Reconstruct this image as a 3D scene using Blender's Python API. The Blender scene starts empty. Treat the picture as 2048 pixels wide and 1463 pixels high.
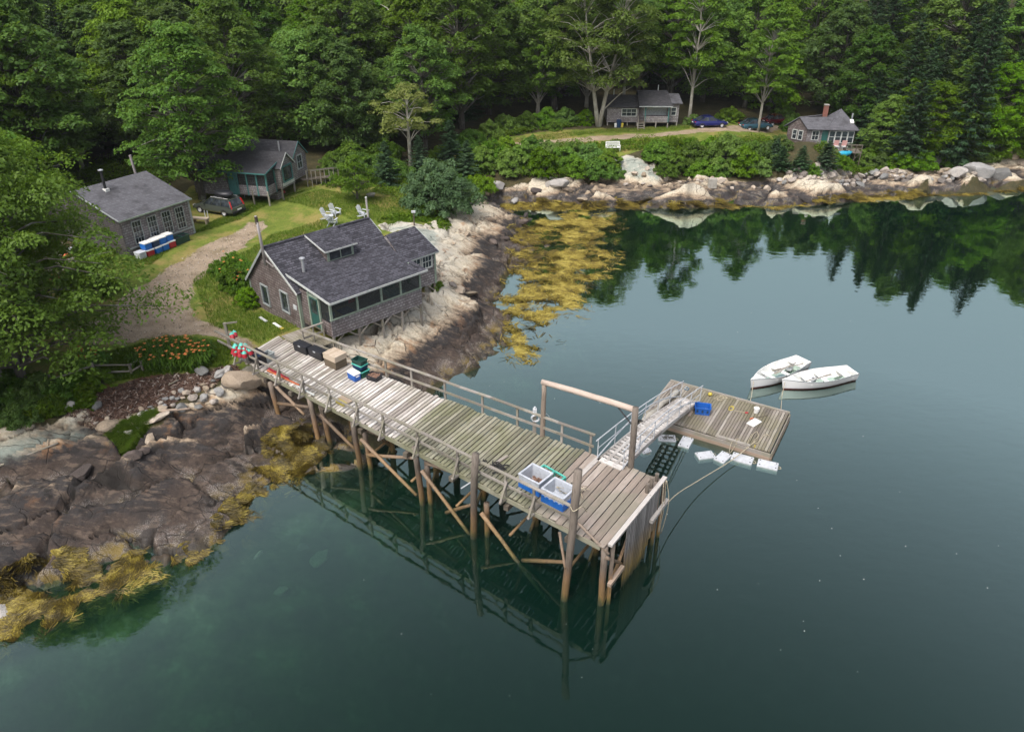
import bpy, math, random
import numpy as np
from mathutils import Vector, Matrix
random.seed(11); rng = np.random.default_rng(11)
SC = bpy.context.scene; COL = SC.collection
R = math.radians
# ---------------------------------------------------------------- survey: photograph pixel (2048 wide) -> point on a level plane
FOC, CX, CY, PITCH, HC = 1466., 1024., 731., R(29.7), 21.
def un(px, py, z=0.):
    dx, dy = (px-CX)/FOC, (py-CY)/FOC
    d = (dx, math.cos(PITCH)-dy*math.sin(PITCH), -math.sin(PITCH)-dy*math.cos(PITCH))
    t = (z-HC)/d[2]
    return Vector((d[0]*t, d[1]*t, z))
# ---------------------------------------------------------------- mesh builder
class MB:
    def __init__(s): s.v=[]; s.f=[]; s.m=[]; s.r=[]; s.ax=[]
    def add(s, vs, fs, m=0, ax=None, r=None):
        b=len(s.v); s.v += [tuple(p) for p in vs]
        r = random.random() if r is None else r
        for f in fs:
            s.f.append([i+b for i in f]); s.m.append(m); s.r.append(r); s.ax.append(ax)
    def obox(s, c, sz, M=None, m=0, ax=None, r=None, taper=1.):
        M = M or Matrix.Identity(3); c=Vector(c); hx,hy,hz=[q/2 for q in sz]
        vs=[c+M@Vector((x*hx*(taper if z>0 else 1),y*hy*(taper if z>0 else 1),z*hz)) for z in(-1,1) for y in(-1,1) for x in(-1,1)]
        s.add(vs,[(0,2,3,1),(4,5,7,6),(0,1,5,4),(2,6,7,3),(0,4,6,2),(1,3,7,5)],m,ax,r)
    def box(s, x0,x1,y0,y1,z0,z1, m=0, ax=None, r=None):
        s.obox(((x0+x1)/2,(y0+y1)/2,(z0+z1)/2),(x1-x0,y1-y0,z1-z0),None,m,ax,r)
    def bar(s, p0, p1, w, h, m=0, up=(0,0,1), r=None, ext=0.):
        p0,p1=Vector(p0),Vector(p1); d=(p1-p0).normalized(); up=Vector(up)
        if abs(d.dot(up))>.98: up=Vector((1,0,0)) if abs(d.x)<.9 else Vector((0,1,0))
        sd=d.cross(up).normalized(); u=sd.cross(d)
        M=Matrix((d,sd,u)).transposed()
        s.obox((p0+p1)/2,((p1-p0).length+2*ext,w,h),M,m,tuple(d),r)
    def tube(s, pts, rad, n=8, m=0, r=None, cap=True):
        pts=[Vector(p) for p in pts]; k=len(pts)
        rad=[rad]*k if not hasattr(rad,'__len__') else rad
        vs=[]; prev=None
        for i,p in enumerate(pts):
            d=(pts[min(i+1,k-1)]-pts[max(i-1,0)]).normalized()
            if prev is None:
                a=Vector((0,0,1)) if abs(d.z)<.9 else Vector((1,0,0))
                sd=d.cross(a).normalized()
            else:
                sd=(prev-d*prev.dot(d)).normalized()
            prev=sd; u=d.cross(sd)
            for j in range(n):
                a=2*math.pi*j/n; vs.append(p+(sd*math.cos(a)+u*math.sin(a))*rad[i])
        fs=[(i*n+j,i*n+(j+1)%n,(i+1)*n+(j+1)%n,(i+1)*n+j) for i in range(k-1) for j in range(n)]
        if cap: fs+= [tuple(range(n-1,-1,-1)), tuple((k-1)*n+j for j in range(n))]
        s.add(vs,fs,m,tuple((pts[-1]-pts[0]).normalized()) if (pts[-1]-pts[0]).length>1e-6 else (1,0,0),r)
    def prism(s, poly, d, m=0, ax=None, r=None):           # poly: list of 3D points, extruded by d
        d=Vector(d); n=len(poly); P=[Vector(p) for p in poly]
        s.add(P+[p+d for p in P],[tuple(range(n-1,-1,-1)),tuple(range(n,2*n))]+[(i,(i+1)%n,n+(i+1)%n,n+i) for i in range(n)],m,ax,r)
    def lathe(s, prof, n=16, c=(0,0,0), m=0, M=None, r=None):
        c=Vector(c); M=M or Matrix.Identity(3)
        vs=[c+M@Vector((a*math.cos(2*math.pi*j/n),a*math.sin(2*math.pi*j/n),z)) for a,z in prof for j in range(n)]
        k=len(prof)
        fs=[(i*n+j,i*n+(j+1)%n,(i+1)*n+(j+1)%n,(i+1)*n+j) for i in range(k-1) for j in range(n)]
        s.add(vs,fs,m,None,r)
    def build(s, name, mats, parent=None, smooth=False, bevel=0., loc=None, sharp=None):
        me=bpy.data.meshes.new(name); me.from_pydata(s.v,[],s.f); 
        mats=mats if isinstance(mats,(list,tuple)) else [mats]
        for q in mats: me.materials.append(q)
        me.polygons.foreach_set('material_index',s.m)
        me.attributes.new('rnd','FLOAT','FACE').data.foreach_set('value',s.r)
        me.update()
        uv=me.uv_layers.new(name='UVMap'); V=np.array(s.v); out=np.zeros((len(me.loops),2))
        for p,ax in zip(me.polygons,s.ax):
            n=p.normal
            if ax is not None and abs(n.dot(Vector(ax)))<.9: t=Vector(ax)
            else: t=Vector((-n.y,n.x,0)) if abs(n.z)<.985 else Vector((1,0,0))
            t=(t-n*t.dot(n)).normalized(); b=n.cross(t)
            li=list(p.loop_indices); P=V[list(p.vertices)]
            out[li,0]=P@np.array(t); out[li,1]=P@np.array(b)
        uv.data.foreach_set('uv',out.ravel())
        if smooth: me.polygons.foreach_set('use_smooth',[True]*len(me.polygons))
        if smooth and sharp: 
            try: me.set_sharp_from_angle(angle=R(sharp))
            except Exception: pass
        o=bpy.data.objects.new(name,me); COL.objects.link(o)
        if loc is not None: o.location=loc
        if parent: o.parent=parent
        if bevel:
            b=o.modifiers.new('bevel','BEVEL'); b.width=bevel; b.segments=2; b.limit_method='ANGLE'; b.angle_limit=R(40)
        return o
def tag(o,label=None,cat=None,group=None,kind=None):
    if label: o['label']=label
    if cat: o['category']=cat
    if group: o['group']=group
    if kind: o['kind']=kind
    return o
def thing(name,label,cat,loc=(0,0,0),rz=0.,group=None):
    o=bpy.data.objects.new(name,None); COL.objects.link(o); o.location=loc; o.rotation_euler=(0,0,rz); o.empty_display_size=.3
    return tag(o,label,cat,group)
KIDS={}
def dup(root,loc=None,rz=None,label=None,group=None,sc=None):
    def kids(o):
        if o not in KIDS: KIDS[o]=[c for c in bpy.data.objects if c.parent==o]
        return KIDS[o]
    r=root.copy(); COL.objects.link(r)
    if loc is not None: r.location=loc
    if rz is not None: r.rotation_euler=(0,0,rz)
    if sc is not None: r.scale=sc if hasattr(sc,'__len__') else (sc,)*3
    if label: r['label']=label
    if group: r['group']=group
    for ch in kids(root):
        c=ch.copy(); COL.objects.link(c); c.parent=r
        for g in kids(ch):
            d=g.copy(); COL.objects.link(d); d.parent=c
    return r
# ---------------------------------------------------------------- materials
class NT:
    def __init__(s,name):
        s.mat=bpy.data.materials.new(name); s.mat.use_nodes=True; s.t=s.mat.node_tree; s.t.nodes.clear()
    def n(s,ty,out=0,_attr={},**kw):
        nd=s.t.nodes.new(ty)
        for k,v in _attr.items(): setattr(nd,k,v)
        for k,v in kw.items():
            k2=int(k[1:]) if k[0]=='i' and k[1:].isdigit() else k.replace('_',' ')
            s.set(nd.inputs[k2],v)
        return nd.outputs[out] if out is not None else nd
    def set(s,inp,v):
        if hasattr(v,'is_linked') or isinstance(v,bpy.types.NodeSocket): s.t.links.new(v,inp)
        elif hasattr(v,'__len__') and len(v)==3 and inp.type=='RGBA': inp.default_value=(*v,1)
        else: inp.default_value=v
    def attr(s,name,out='Fac'): return s.n('ShaderNodeAttribute',out,{'attribute_name':name})
    def pos(s): return s.n('ShaderNodeNewGeometry','Position')
    def obj(s): return s.n('ShaderNodeTexCoord','Object')
    def uv(s): return s.n('ShaderNodeTexCoord','UV')
    def mapv(s,v,sc=(1,1,1),rot=(0,0,0),loc=(0,0,0)): return s.n('ShaderNodeMapping',0,Vector=v,Scale=sc,Rotation=rot,Location=loc)
    def noise(s,v,sc,det=4.,ro=.55,dist=0.): return s.n('ShaderNodeTexNoise','Fac',Vector=v,Scale=sc,Detail=det,Roughness=ro,Distortion=dist)
    def m(s,op,a,b=0.,clamp=False): return s.n('ShaderNodeMath',0,{'operation':op,'use_clamp':clamp},i0=a,i1=b)
    def ramp(s,f,st,interp='LINEAR'):
        nd=s.n('ShaderNodeValToRGB',None,Fac=f); cr=nd.color_ramp; cr.interpolation=interp
        while len(cr.elements)<len(st): cr.elements.new(.5)
        for e,(p,c) in zip(cr.elements,st):
            e.position=p; e.color=(*c,1) if hasattr(c,'__len__') else (c,c,c,1)
        return nd.outputs[0]
    def mix(s,f,a,b,bt='MIX'):
        nd=s.t.nodes.new('ShaderNodeMix'); nd.data_type='RGBA'; nd.blend_type=bt
        s.set(nd.inputs[0],f); s.set(nd.inputs[6],a); s.set(nd.inputs[7],b); return nd.outputs[2]
    def step(s,x,a,b): return s.n('ShaderNodeMapRange',0,{'interpolation_type':'SMOOTHSTEP'},Value=x,i1=a,i2=b)
    def bump(s,h,st=.3,d=.02): return s.n('ShaderNodeBump',0,Strength=st,Distance=d,Height=h)
    def bsdf(s,base,rough=.7,normal=None,**kw):
        a=dict(Base_Color=base,Roughness=rough,**kw)
        if normal is not None: a['Normal']=normal
        return s.n('ShaderNodeBsdfPrincipled',0,**a)
    def out(s,sh):
        o=s.t.nodes.new('ShaderNodeOutputMaterial'); s.t.links.new(sh,o.inputs[0]); return s.mat
def m_paint(name,c,rough=.45,dirt=.12,metal=0.,sc=3.,spec=.5):
    k=NT(name); nz=k.noise(k.obj(),sc,5,.65); f=k.step(nz,.42,.75)
    col=k.mix(k.m('MULTIPLY',f,dirt*3,True),c,[q*.45 for q in c])
    fine=k.noise(k.obj(),40,3)
    col=k.mix(k.m('MULTIPLY',fine,.25),col,[min(1,q*1.12) for q in c])
    return k.out(k.bsdf(col,rough,k.bump(fine,.08,.01),Metallic=metal,Specular_IOR_Level=spec))
def m_wood(name,c0,c1,c2,rough=.8,green=None,su=1.2,sv=22.,gscale=.5,dark=.4):
    """weathered wood: grain runs along UV u; every board has its own tone through rnd"""
    k=NT(name); uv=k.uv(); rn=k.attr('rnd')
    off=k.n('ShaderNodeCombineXYZ',0,X=k.m('MULTIPLY',rn,37.),Y=k.m('MULTIPLY',rn,91.),Z=0.)
    v=k.n('ShaderNodeVectorMath',0,{'operation':'ADD'},i0=uv,i1=off)
    g=k.noise(k.mapv(v,(su,sv,1)),1.,5,.65,.3); big=k.noise(k.mapv(v,(.9,2.5,1)),1.,3,.6)
    t=k.m('ADD',k.m('MULTIPLY',g,.55),k.m('MULTIPLY',rn,.45))
    col=k.ramp(t,[(.22,c0),(.5,c1),(.8,c2)])
    col=k.mix(k.m('MULTIPLY',k.step(big,.52,.72),dark),col,c0)
    if green is not None:
        col=k.mix(k.m('MULTIPLY',k.step(k.noise(k.pos(),gscale,4,.6),.42,.62),green[1]),col,green[0])
    kn=k.step(k.noise(k.mapv(v,(3.5,9,1)),1.,2,.4),.70,.76)
    col=k.mix(k.m('MULTIPLY',kn,.6),col,[q*.3 for q in c0])
    return k.out(k.bsdf(col,rough,k.bump(g,.5,.01)))
def m_pile(name,top,low):
    k=NT(name); p=k.pos(); z=k.n('ShaderNodeSeparateXYZ',2,Vector=p)
    nz=k.noise(k.mapv(p,(3,3,.8)),1.,5,.65); f=k.noise(k.mapv(p,(22,22,2.2)),1.,4,.6)
    zz=k.m('ADD',z,k.m('MULTIPLY',k.m('SUBTRACT',nz,.5),1.3))
    st=k.ramp(k.m('DIVIDE',zz,4.,True),[(.0,(.035,.035,.012)),(.05,(.09,.075,.02)),(.10,low[0]),(.32,low[1]),(.46,top[0]),(.8,top[1])])
    rn=k.attr('rnd'); st=k.mix(1.,st,k.ramp(rn,[(0,.62),(1,1.3)]),'MULTIPLY'); col=k.mix(k.m('MULTIPLY',k.step(f,.5,.72),.75),st,(.035,.026,.02))
    return k.out(k.bsdf(col,.75,k.bump(f,.6,.02)))
def m_shingle(name,c0,c1,joint_and_shadow,rw=.16,rh=.13,stain=(.06,.035,.025),sf=.35,roof=False):
    k=NT(name); uv=k.uv()
    nd=k.n('ShaderNodeTexBrick',None,{'offset':.37,'squash':1.},Vector=uv,Color1=(0,0,0),Color2=(1,1,1),Mortar=(0,0,0),Scale=1.,Mortar_Size=.017,Mortar_Smooth=.2,Bias=0.,Brick_Width=rw,Row_Height=rh)
    br,mo=nd.outputs[0],nd.outputs[1]
    n1=k.noise(k.obj(),.9,4,.6); n2=k.noise(k.mapv(k.obj(),(9,9,2.)),1.,4,.6); n3=k.noise(k.obj(),26,2)
    t=k.m('ADD',k.m('MULTIPLY',k.n('ShaderNodeSeparateColor',0,Color=br),.55),k.m('MULTIPLY',n2,.45))
    col=k.ramp(t,[(.1,c0),(.9,c1)])
    col=k.mix(k.m('MULTIPLY',k.step(n1,.48,.70),sf),col,stain)
    col=k.mix(k.m('MULTIPLY',n3,.3),col,[q*.6 for q in c0])
    sv=k.n('ShaderNodeSeparateXYZ',1,Vector=uv)
    saw=k.m('FRACT',k.m('DIVIDE',sv,rh))
    col=k.mix(k.m('MULTIPLY',mo,.30),col,joint_and_shadow); col=k.mix(k.m('MULTIPLY',k.m('SUBTRACT',1.,k.step(saw,.06,.22)),.72),col,joint_and_shadow)  # joints, plus a painted row shadow along the foot of each shingle course
    h=k.m('ADD',k.m('MULTIPLY',saw,-.8),k.m('MULTIPLY',k.n('ShaderNodeSeparateColor',0,Color=br),.5))
    return k.out(k.bsdf(col,.85,k.bump(h,.7,.02),Specular_IOR_Level=.3))
def m_glass(name,c=(.02,.025,.03),rough=.06):
    k=NT(name); n=k.noise(k.obj(),2.2,2); col=k.mix(k.step(n,.4,.7),c,[q*2.2+.01 for q in c])
    return k.out(k.bsdf(col,rough,Specular_IOR_Level=.6))
def m_screen(name):
    k=NT(name); n=k.noise(k.obj(),1.3,2)
    tr=k.n('ShaderNodeBsdfTransparent',0,Color=(1,1,1)); d=k.bsdf((.05,.055,.058),.5)
    return k.out(k.n('ShaderNodeMixShader',0,i0=k.m('ADD',k.m('MULTIPLY',n,.12),.30),i1=tr,i2=d))
def m_leaf(name,cols,tr=.42,hue=.06,rough=.55):
    k=NT(name); rn=k.attr('rnd'); oi=k.n('ShaderNodeObjectInfo','Random')
    big=k.noise(k.obj(),.55,3,.6)
    t=k.m('ADD',k.m('ADD',k.m('MULTIPLY',rn,.5),k.m('MULTIPLY',big,.35)),k.m('MULTIPLY',oi,.22))
    col=k.ramp(t,[(.15,cols[0]),(.5,cols[1]),(.9,cols[2])])
    col=k.n('ShaderNodeHueSaturation',0,Hue=k.m('ADD',.5-hue*.25,k.m('MULTIPLY',k.m('FRACT',k.m('MULTIPLY',oi,7.3)),hue*.5)),Saturation=k.m('ADD',.92,k.m('MULTIPLY',k.m('FRACT',k.m('MULTIPLY',oi,13.7)),.28)),Value=k.m('ADD',.72,k.m('MULTIPLY',k.m('FRACT',k.m('MULTIPLY',oi,29.1)),.56)),Fac=1.,Color=col)
    d=k.bsdf(col,rough,Specular_IOR_Level=.25)
    t2=k.n('ShaderNodeBsdfTranslucent',0,Color=k.mix(.5,col,(.22,.32,.03)))
    return k.out(k.n('ShaderNodeMixShader',0,i0=tr,i1=d,i2=t2))
def m_bark(name,c0,c1,lich=(.3,.32,.28)):
    k=NT(name); p=k.obj(); n=k.noise(k.mapv(p,(7,7,1.4)),1.,5,.65); b=k.noise(p,1.3,3)
    col=k.ramp(n,[(.3,c0),(.7,c1)]); col=k.mix(k.m('MULTIPLY',k.step(b,.5,.65),.6),col,lich)
    return k.out(k.bsdf(col,.9,k.bump(n,.6,.04)))
M={}
M['deck_pale']=m_wood('bleached_deck',(.22,.19,.165),(.49,.45,.41),(.72,.69,.655),green=((.2,.185,.12),.4),gscale=.8,dark=.55)
M['deck_green']=m_wood('mossy_deck',(.10,.095,.065),(.205,.195,.14),(.33,.315,.245),green=((.15,.155,.075),.55),gscale=.7,dark=.5)
M['deck_brown']=m_wood('brown_deck',(.13,.105,.085),(.265,.215,.18),(.42,.365,.325),green=((.18,.18,.13),.5),gscale=.6)
M['float_deck']=m_wood('float_deck',(.10,.085,.07),(.225,.195,.165),(.37,.34,.30),green=((.16,.15,.07),.45),gscale=.45,dark=.75)
M['rail']=m_wood('grey_rail',(.12,.105,.09),(.24,.215,.19),(.38,.35,.32),green=((.2,.19,.12),.5),gscale=2.)
M['log']=m_wood('bare_log',(.19,.135,.10),(.36,.275,.21),(.52,.43,.37),dark=.5)
M['pile']=m_pile('piling',((.15,.115,.09),(.21,.175,.145)),((.19,.115,.04),(.20,.12,.065)))
M['brace']=m_pile('brace_log',((.22,.155,.105),(.24,.19,.15)),((.15,.105,.04),(.26,.165,.085)))
M['fender']=m_pile('fender_board',((.20,.185,.18),(.30,.285,.28)),((.20,.135,.035),(.21,.16,.11)))
M['pale']=m_wood('pale_board',(.26,.235,.215),(.43,.40,.375),(.60,.575,.55),dark=.4)
M['beam']=m_wood('dark_beam',(.045,.035,.028),(.10,.08,.06),(.17,.15,.12))
M['shingle']=m_shingle('cedar_shingle',(.155,.14,.142),(.375,.352,.36),(.04,.032,.03),.2,.165,stain=(.09,.055,.045),sf=.4)
M['shingle_brown']=m_shingle('brown_shingle',(.11,.088,.083),(.265,.225,.218),(.03,.02,.017),.2,.165,stain=(.06,.03,.022),sf=.5)
M['shingle_dark']=m_shingle('dark_shingle',(.05,.045,.045),(.13,.118,.115),(.02,.02,.02),.17,.13)
M['roof']=m_shingle('asphalt_roof',(.014,.014,.019),(.125,.122,.148),(.012,.012,.015),.30,.15,stain=(.03,.029,.036),sf=.35)
M['roof_grey']=m_shingle('grey_roof',(.085,.085,.095),(.15,.148,.165),(.07,.07,.078),.34,.16,stain=(.035,.033,.036),sf=.75)
M['roof_dark']=m_shingle('old_roof',(.035,.035,.04),(.085,.083,.09),(.02,.02,.022),.3,.16,stain=(.05,.047,.045),sf=.5)
M['trim_green']=m_paint('sage_trim',(.25,.31,.25),.6,.25,sc=6)
M['trim_teal']=m_paint('teal_trim',(.05,.16,.155),.6,.2)
M['trim_white']=m_paint('white_trim',(.50,.52,.50),.6,.25,sc=6)
M['trim_grey']=m_paint('grey_trim',(.33,.36,.36),.6,.25,sc=6)
M['door_green']=m_paint('green_door',(.015,.085,.075),.5,.1)
M['glass']=m_glass('window_glass')
M['screen']=m_screen('porch_screen')
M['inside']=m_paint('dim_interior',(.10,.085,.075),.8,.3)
M['metal']=m_paint('galvanised',(.55,.56,.58),.38,.25,metal=.6)
M['alu']=m_paint('grey_aluminium',(.6,.6,.62),.5,.15,metal=.2)
M['black_metal']=m_paint('black_metal',(.025,.025,.028),.4,.1)
M['white']=m_paint('white_paint',(.78,.78,.75),.4,.13,sc=3)
M['white_dirty']=m_paint('white_plastic',(.53,.55,.58),.5,.18,sc=5)
M['pole']=m_wood('grey_pole',(.2,.175,.17),(.33,.3,.3),(.45,.42,.42))
M['black']=m_paint('black_plastic',(.016,.017,.022),.45,.2)
M['blue']=m_paint('blue_plastic',(.01,.10,.42),.42,.08)
M['blue_bin']=m_paint('bin_blue',(.012,.14,.52),.45,.12)
M['bin_grey']=m_paint('bin_grey',(.46,.49,.54),.5,.2,sc=4)
M['navy']=m_paint('navy_plastic',(.01,.035,.10),.45,.1)
M['green']=m_paint('green_plastic',(.012,.12,.07),.45,.15)
M['dkgreen']=m_paint('dark_green_plastic',(.012,.05,.04),.45,.15)
M['teal']=m_paint('teal_plastic',(.09,.47,.39),.45,.12)
M['red']=m_paint('red_paint',(.40,.02,.035),.5,.15)
M['orange']=m_paint('orange_paint',(.55,.14,.05),.5,.2)
M['yellow']=m_paint('yellow_plastic',(.5,.4,.06),.5,.2)
M['tan']=m_wood('tan_crate',(.26,.19,.13),(.43,.34,.25),(.56,.47,.37),dark=.3)
M['brown_crate']=m_wood('brown_crate',(.10,.075,.05),(.19,.15,.1),(.28,.23,.16))
M['rope']=m_paint('rope',(.42,.37,.27),.9,.3,sc=12)
M['rope_blue']=m_paint('blue_rope',(.05,.16,.28),.9,.2)
M['rope_dark']=m_paint('dark_rope',(.08,.075,.055),.9,.3)
M['rubber']=m_paint('rubber',(.018,.018,.018),.8,.1)
M['brick']=m_shingle('chimney_brick',(.22,.07,.045),(.34,.12,.08),(.25,.22,.2),.2,.07)
M['concrete']=m_paint('concrete',(.36,.34,.30),.9,.3)
M['bait']=m_paint('bait_mix',(.23,.13,.09),.7,.8,sc=9)
M['redlens']=m_paint('red_lens',(.5,.015,.01),.25,0)
M['lens']=m_paint('clear_lens',(.7,.7,.7),.15,0)
M['bark']=m_bark('grey_bark',(.05,.042,.035),(.14,.125,.105))
M['bark_pale']=m_bark('pale_bark',(.20,.185,.15),(.42,.39,.33),(.47,.47,.42))
M['bark_dark']=m_bark('dark_bark',(.03,.024,.02),(.085,.07,.06),(.12,.13,.11))
M['leaf']=m_leaf('broad_leaf',((.038,.084,.013),(.096,.180,.026),(.175,.272,.046)))
M['leaf_dark']=m_leaf('dark_leaf',((.026,.060,.015),(.062,.122,.028),(.118,.185,.05)),hue=.05)
M['leaf_light']=m_leaf('light_leaf',((.062,.128,.014),(.135,.245,.028),(.22,.33,.05)),hue=.02)
M['leaf_shrub']=m_leaf('shrub_leaf',((.042,.095,.014),(.105,.205,.032),(.185,.29,.06)),hue=.05)
M['leaf_grey']=m_leaf('grey_green_leaf',((.065,.125,.055),(.145,.245,.115),(.24,.34,.18)),hue=.02)
M['leaf_yellow']=m_leaf('yellow_green_leaf',((.13,.17,.05),(.235,.28,.085),(.36,.39,.15)),hue=.02)
M['needle']=m_leaf('spruce_needle',((.010,.024,.012),(.025,.055,.024),(.055,.09,.035)),.15,.05)
M['needle_blue']=m_leaf('blue_spruce_needle',((.02,.044,.022),(.05,.095,.046),(.09,.15,.075)),.15,.02)
M['fern']=m_leaf('undergrowth_leaf',((.03,.055,.011),(.075,.125,.022),(.15,.185,.04)))
M['lily_leaf']=m_leaf('lily_leaf',((.04,.09,.015),(.09,.18,.03),(.15,.26,.05)))
M['lily']=m_paint('lily_petal',(.62,.20,.05),.6,0)
def m_weed():
    k=NT('rockweed'); rn=k.attr('rnd'); b=k.noise(k.pos(),.9,4,.6)
    t=k.m('ADD',k.m('MULTIPLY',rn,.55),k.m('MULTIPLY',b,.45))
    col=k.ramp(t,[(.15,(.024,.020,.007)),(.40,(.105,.076,.013)),(.64,(.25,.195,.030)),(.92,(.43,.365,.105))])
    return k.out(k.bsdf(col,.5,Specular_IOR_Level=.25))
M['weed']=m_weed()
# ================================================================ TERRAIN
def H2(ix,iy,k):
    h=(ix.astype(np.int64)*374761393+iy.astype(np.int64)*668265263+k*974711)&0xffffffff
    h=((h^(h>>13))*1274126177)&0xffffffff; h=h^(h>>16); return (h&0xffffff)/float(0x1000000)
def vnoise(x,y,k):
    ix,iy=np.floor(x),np.floor(y); fx,fy=x-ix,y-iy; fx=fx*fx*(3-2*fx); fy=fy*fy*(3-2*fy)
    a,b,c,d=H2(ix,iy,k),H2(ix+1,iy,k),H2(ix,iy+1,k),H2(ix+1,iy+1,k)
    return (a*(1-fx)+b*fx)*(1-fy)+(c*(1-fx)+d*fx)*fy
def fbm(x,y,k,o=4):
    s=0;a=.5
    for i in range(o): s=s+a*vnoise(x*2**i+i*17.3,y*2**i-i*9.1,k+i); a*=.5
    return s/(1-.5**o)
def worley(x,y,k):
    ix,iy=np.floor(x),np.floor(y); f1=np.full(x.shape,9.);f2=f1.copy();bx=np.zeros_like(x);by=bx.copy();dx=bx.copy();dy=bx.copy()
    for i in(-1,0,1):
        for j in(-1,0,1):
            cx,cy=ix+i,iy+j; px=cx+H2(cx,cy,k)-x; py=cy+H2(cx,cy,k+1)-y; d=np.hypot(px,py)
            n=d<f1; f2=np.where(n,f1,np.minimum(f2,d)); f1=np.where(n,d,f1)
            bx=np.where(n,cx,bx);by=np.where(n,cy,by);dx=np.where(n,-px,dx);dy=np.where(n,-py,dy)
    return f1,f2,bx,by,dx,dy
def sm(x,a,b):
    t=np.clip((x-a)/(b-a),0,1); return t*t*(3-2*t)
ANCH=[]
def A(z,*pts):
    for p in pts: ANCH.append((*un(p[0],p[1],z)[:2],z))
A(0,(-220,1350),(0,1270),(90,1215),(180,1160),(270,1125),(340,1118),(400,1085),(445,1040),(500,965),(535,915),(600,895),(660,915),(725,935),(800,850),(905,748),(1000,695),(1015,650),(990,600),(1005,555),(1060,520),(1100,492),(1050,465),(1038,432),(1005,412),(1160,414),(1290,412),(1450,413),(1600,408),(1700,398),(1800,392),(1900,386),(2048,376),(2250,362))
A(.15,(60,1180),(150,1120),(560,870),(640,870))
A(-.25,(120,1240),(40,1290),(560,960),(1090,450),(1150,470),(1080,560),(1060,660),(1100,425))
A(-2.3,(0,1463),(300,1400),(100,1400)); A(-1.2,(480,1200),(330,1250),(560,1080)); A(-2.3,(700,1180),(620,1300)); A(-2.,(900,1050),(800,1000))
A(-.8,(980,770),(700,990),(1080,720),(1150,620),(1200,520)); A(-1.6,(1050,800),(1150,720),(1250,500)); A(-5,(1300,620),(1200,830),(1300,1100),(1600,720),(1000,1300)); A(-7,(2048,520),(2048,1200),(1700,1100),(1500,1400),(1700,480))
A(-1.6,(1500,426),(1900,399),(1250,428),(2048,390),(1380,428),(1700,412)); A(-4,(1500,480),(1900,440))
A(1.7,(100,860)); A(1.6,(0,905),(-150,900)); A(1.3,(200,905)); A(.9,(60,1000),(-100,1050)); A(.75,(200,1000),(330,930)); A(.45,(300,1050),(100,1080))
A(1.6,(400,850)); A(1.75,(470,800)); A(.75,(490,885)); A(.55,(420,970)); A(2.1,(462,770)); A(1.95,(380,790),(290,805)); A(2.4,(250,765),(150,800)); A(2.25,(60,825)); A(2.5,(430,742)); A(2.8,(340,715),(200,700)); A(2.6,(60,740)); A(2.8,(520,692),(490,705)); A(1.9,(530,740)); A(.7,(560,800)); A(.4,(620,840))
A(2.5,(570,715)); A(2.3,(640,720)); A(1.9,(700,745)); A(1.0,(760,780))
A(3.0,(300,620),(450,600),(480,560),(330,490)); A(3.05,(440,420),(250,500)); A(3.2,(600,400),(700,420),(560,385)); A(2.6,(512,622)); A(2.75,(606,655),(560,640)); A(2.8,(800,430),(650,445),(730,440)); A(2.6,(850,440)); A(3.3,(740,370)); A(3.6,(640,350))
A(3.1,(160,480),(60,600)); A(2.9,(-100,700)); A(1.9,(-100,850)); A(.6,(-170,1050))
A(2.5,(880,470)); A(1.9,(960,410)); A(1.2,(1022,428)); A(1.7,(930,530)); A(1.75,(900,600)); A(1.7,(850,655)); A(1.9,(770,690)); A(2.6,(700,665)); A(2.6,(760,650)); A(2.7,(820,620)); A(2.4,(880,575)); A(.95,(960,620),(955,560)); A(.9,(900,705)); A(.55,(985,655)); A(.7,(1000,500)); A(.35,(1060,492))
A(1.9,(905,385)); A(3.0,(830,335)); A(1.3,(1000,368)); A(1.5,(1100,365)); A(3.0,(1000,298)); A(2.8,(1230,300)); A(1.9,(1295,345)); A(1.75,(1200,378),(1400,374),(1540,368)); A(1.75,(1650,358)); A(2.0,(1600,340)); A(1.7,(1850,352)); A(1.7,(1950,347)); A(1.6,(2048,342)); A(.9,(1300,398),(1450,398),(1650,390),(1850,376)); A(2.6,(1400,300)); A(2.4,(1640,300)); A(2.6,(1574,290)); A(2.,(1700,325),(1850,315),(2000,310)); A(3.0,(1300,268),(1480,258),(1100,278)); A(3.2,(1213,252),(1350,252))
for p in [(0,110,4.6),(0,160,7),(0,250,11),(-50,80,4.2),(-50,120,6),(-90,60,4.5),(-45,45,3.4),(-60,30,3.2),(-45,15,.8),(60,92,4.),(90,95,5),(60,140,6),(100,160,8),(-100,160,8),(25,95,3.8),(80,82,2.2),(110,85,2),(-130,100,7),(140,140,8),(0,300,12),(-150,300,12),(150,300,12),(-35,62,3.8),(12,95,4)]: ANCH.append(p)
AP=np.array(ANCH); 
def tps(r2): return .5*r2*np.log(r2+1e-9)
_n=len(AP); _d2=((AP[:,None,:2]-AP[None,:,:2])**2).sum(-1)
_K=np.zeros((_n+3,_n+3)); _K[:_n,:_n]=tps(_d2)+np.eye(_n)*1.2; _K[:_n,_n]=1; _K[:_n,_n+1:]=AP[:,:2]; _K[_n:,:_n]=_K[:_n,_n:].T
_W=np.linalg.solve(_K,np.r_[AP[:,2],0,0,0])
def base(x,y):
    x=np.asarray(x,float);y=np.asarray(y,float); sh=x.shape; x=x.ravel();y=y.ravel(); o=np.zeros(len(x))
    for i in range(0,len(x),20000):
        a,b=x[i:i+20000],y[i:i+20000]
        o[i:i+20000]=tps((a[:,None]-AP[:,0])**2+(b[:,None]-AP[:,1])**2)@_W[:_n]+_W[_n]+_W[_n+1]*a+_W[_n+2]*b
    return np.clip(o,-9,26).reshape(sh)
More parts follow.
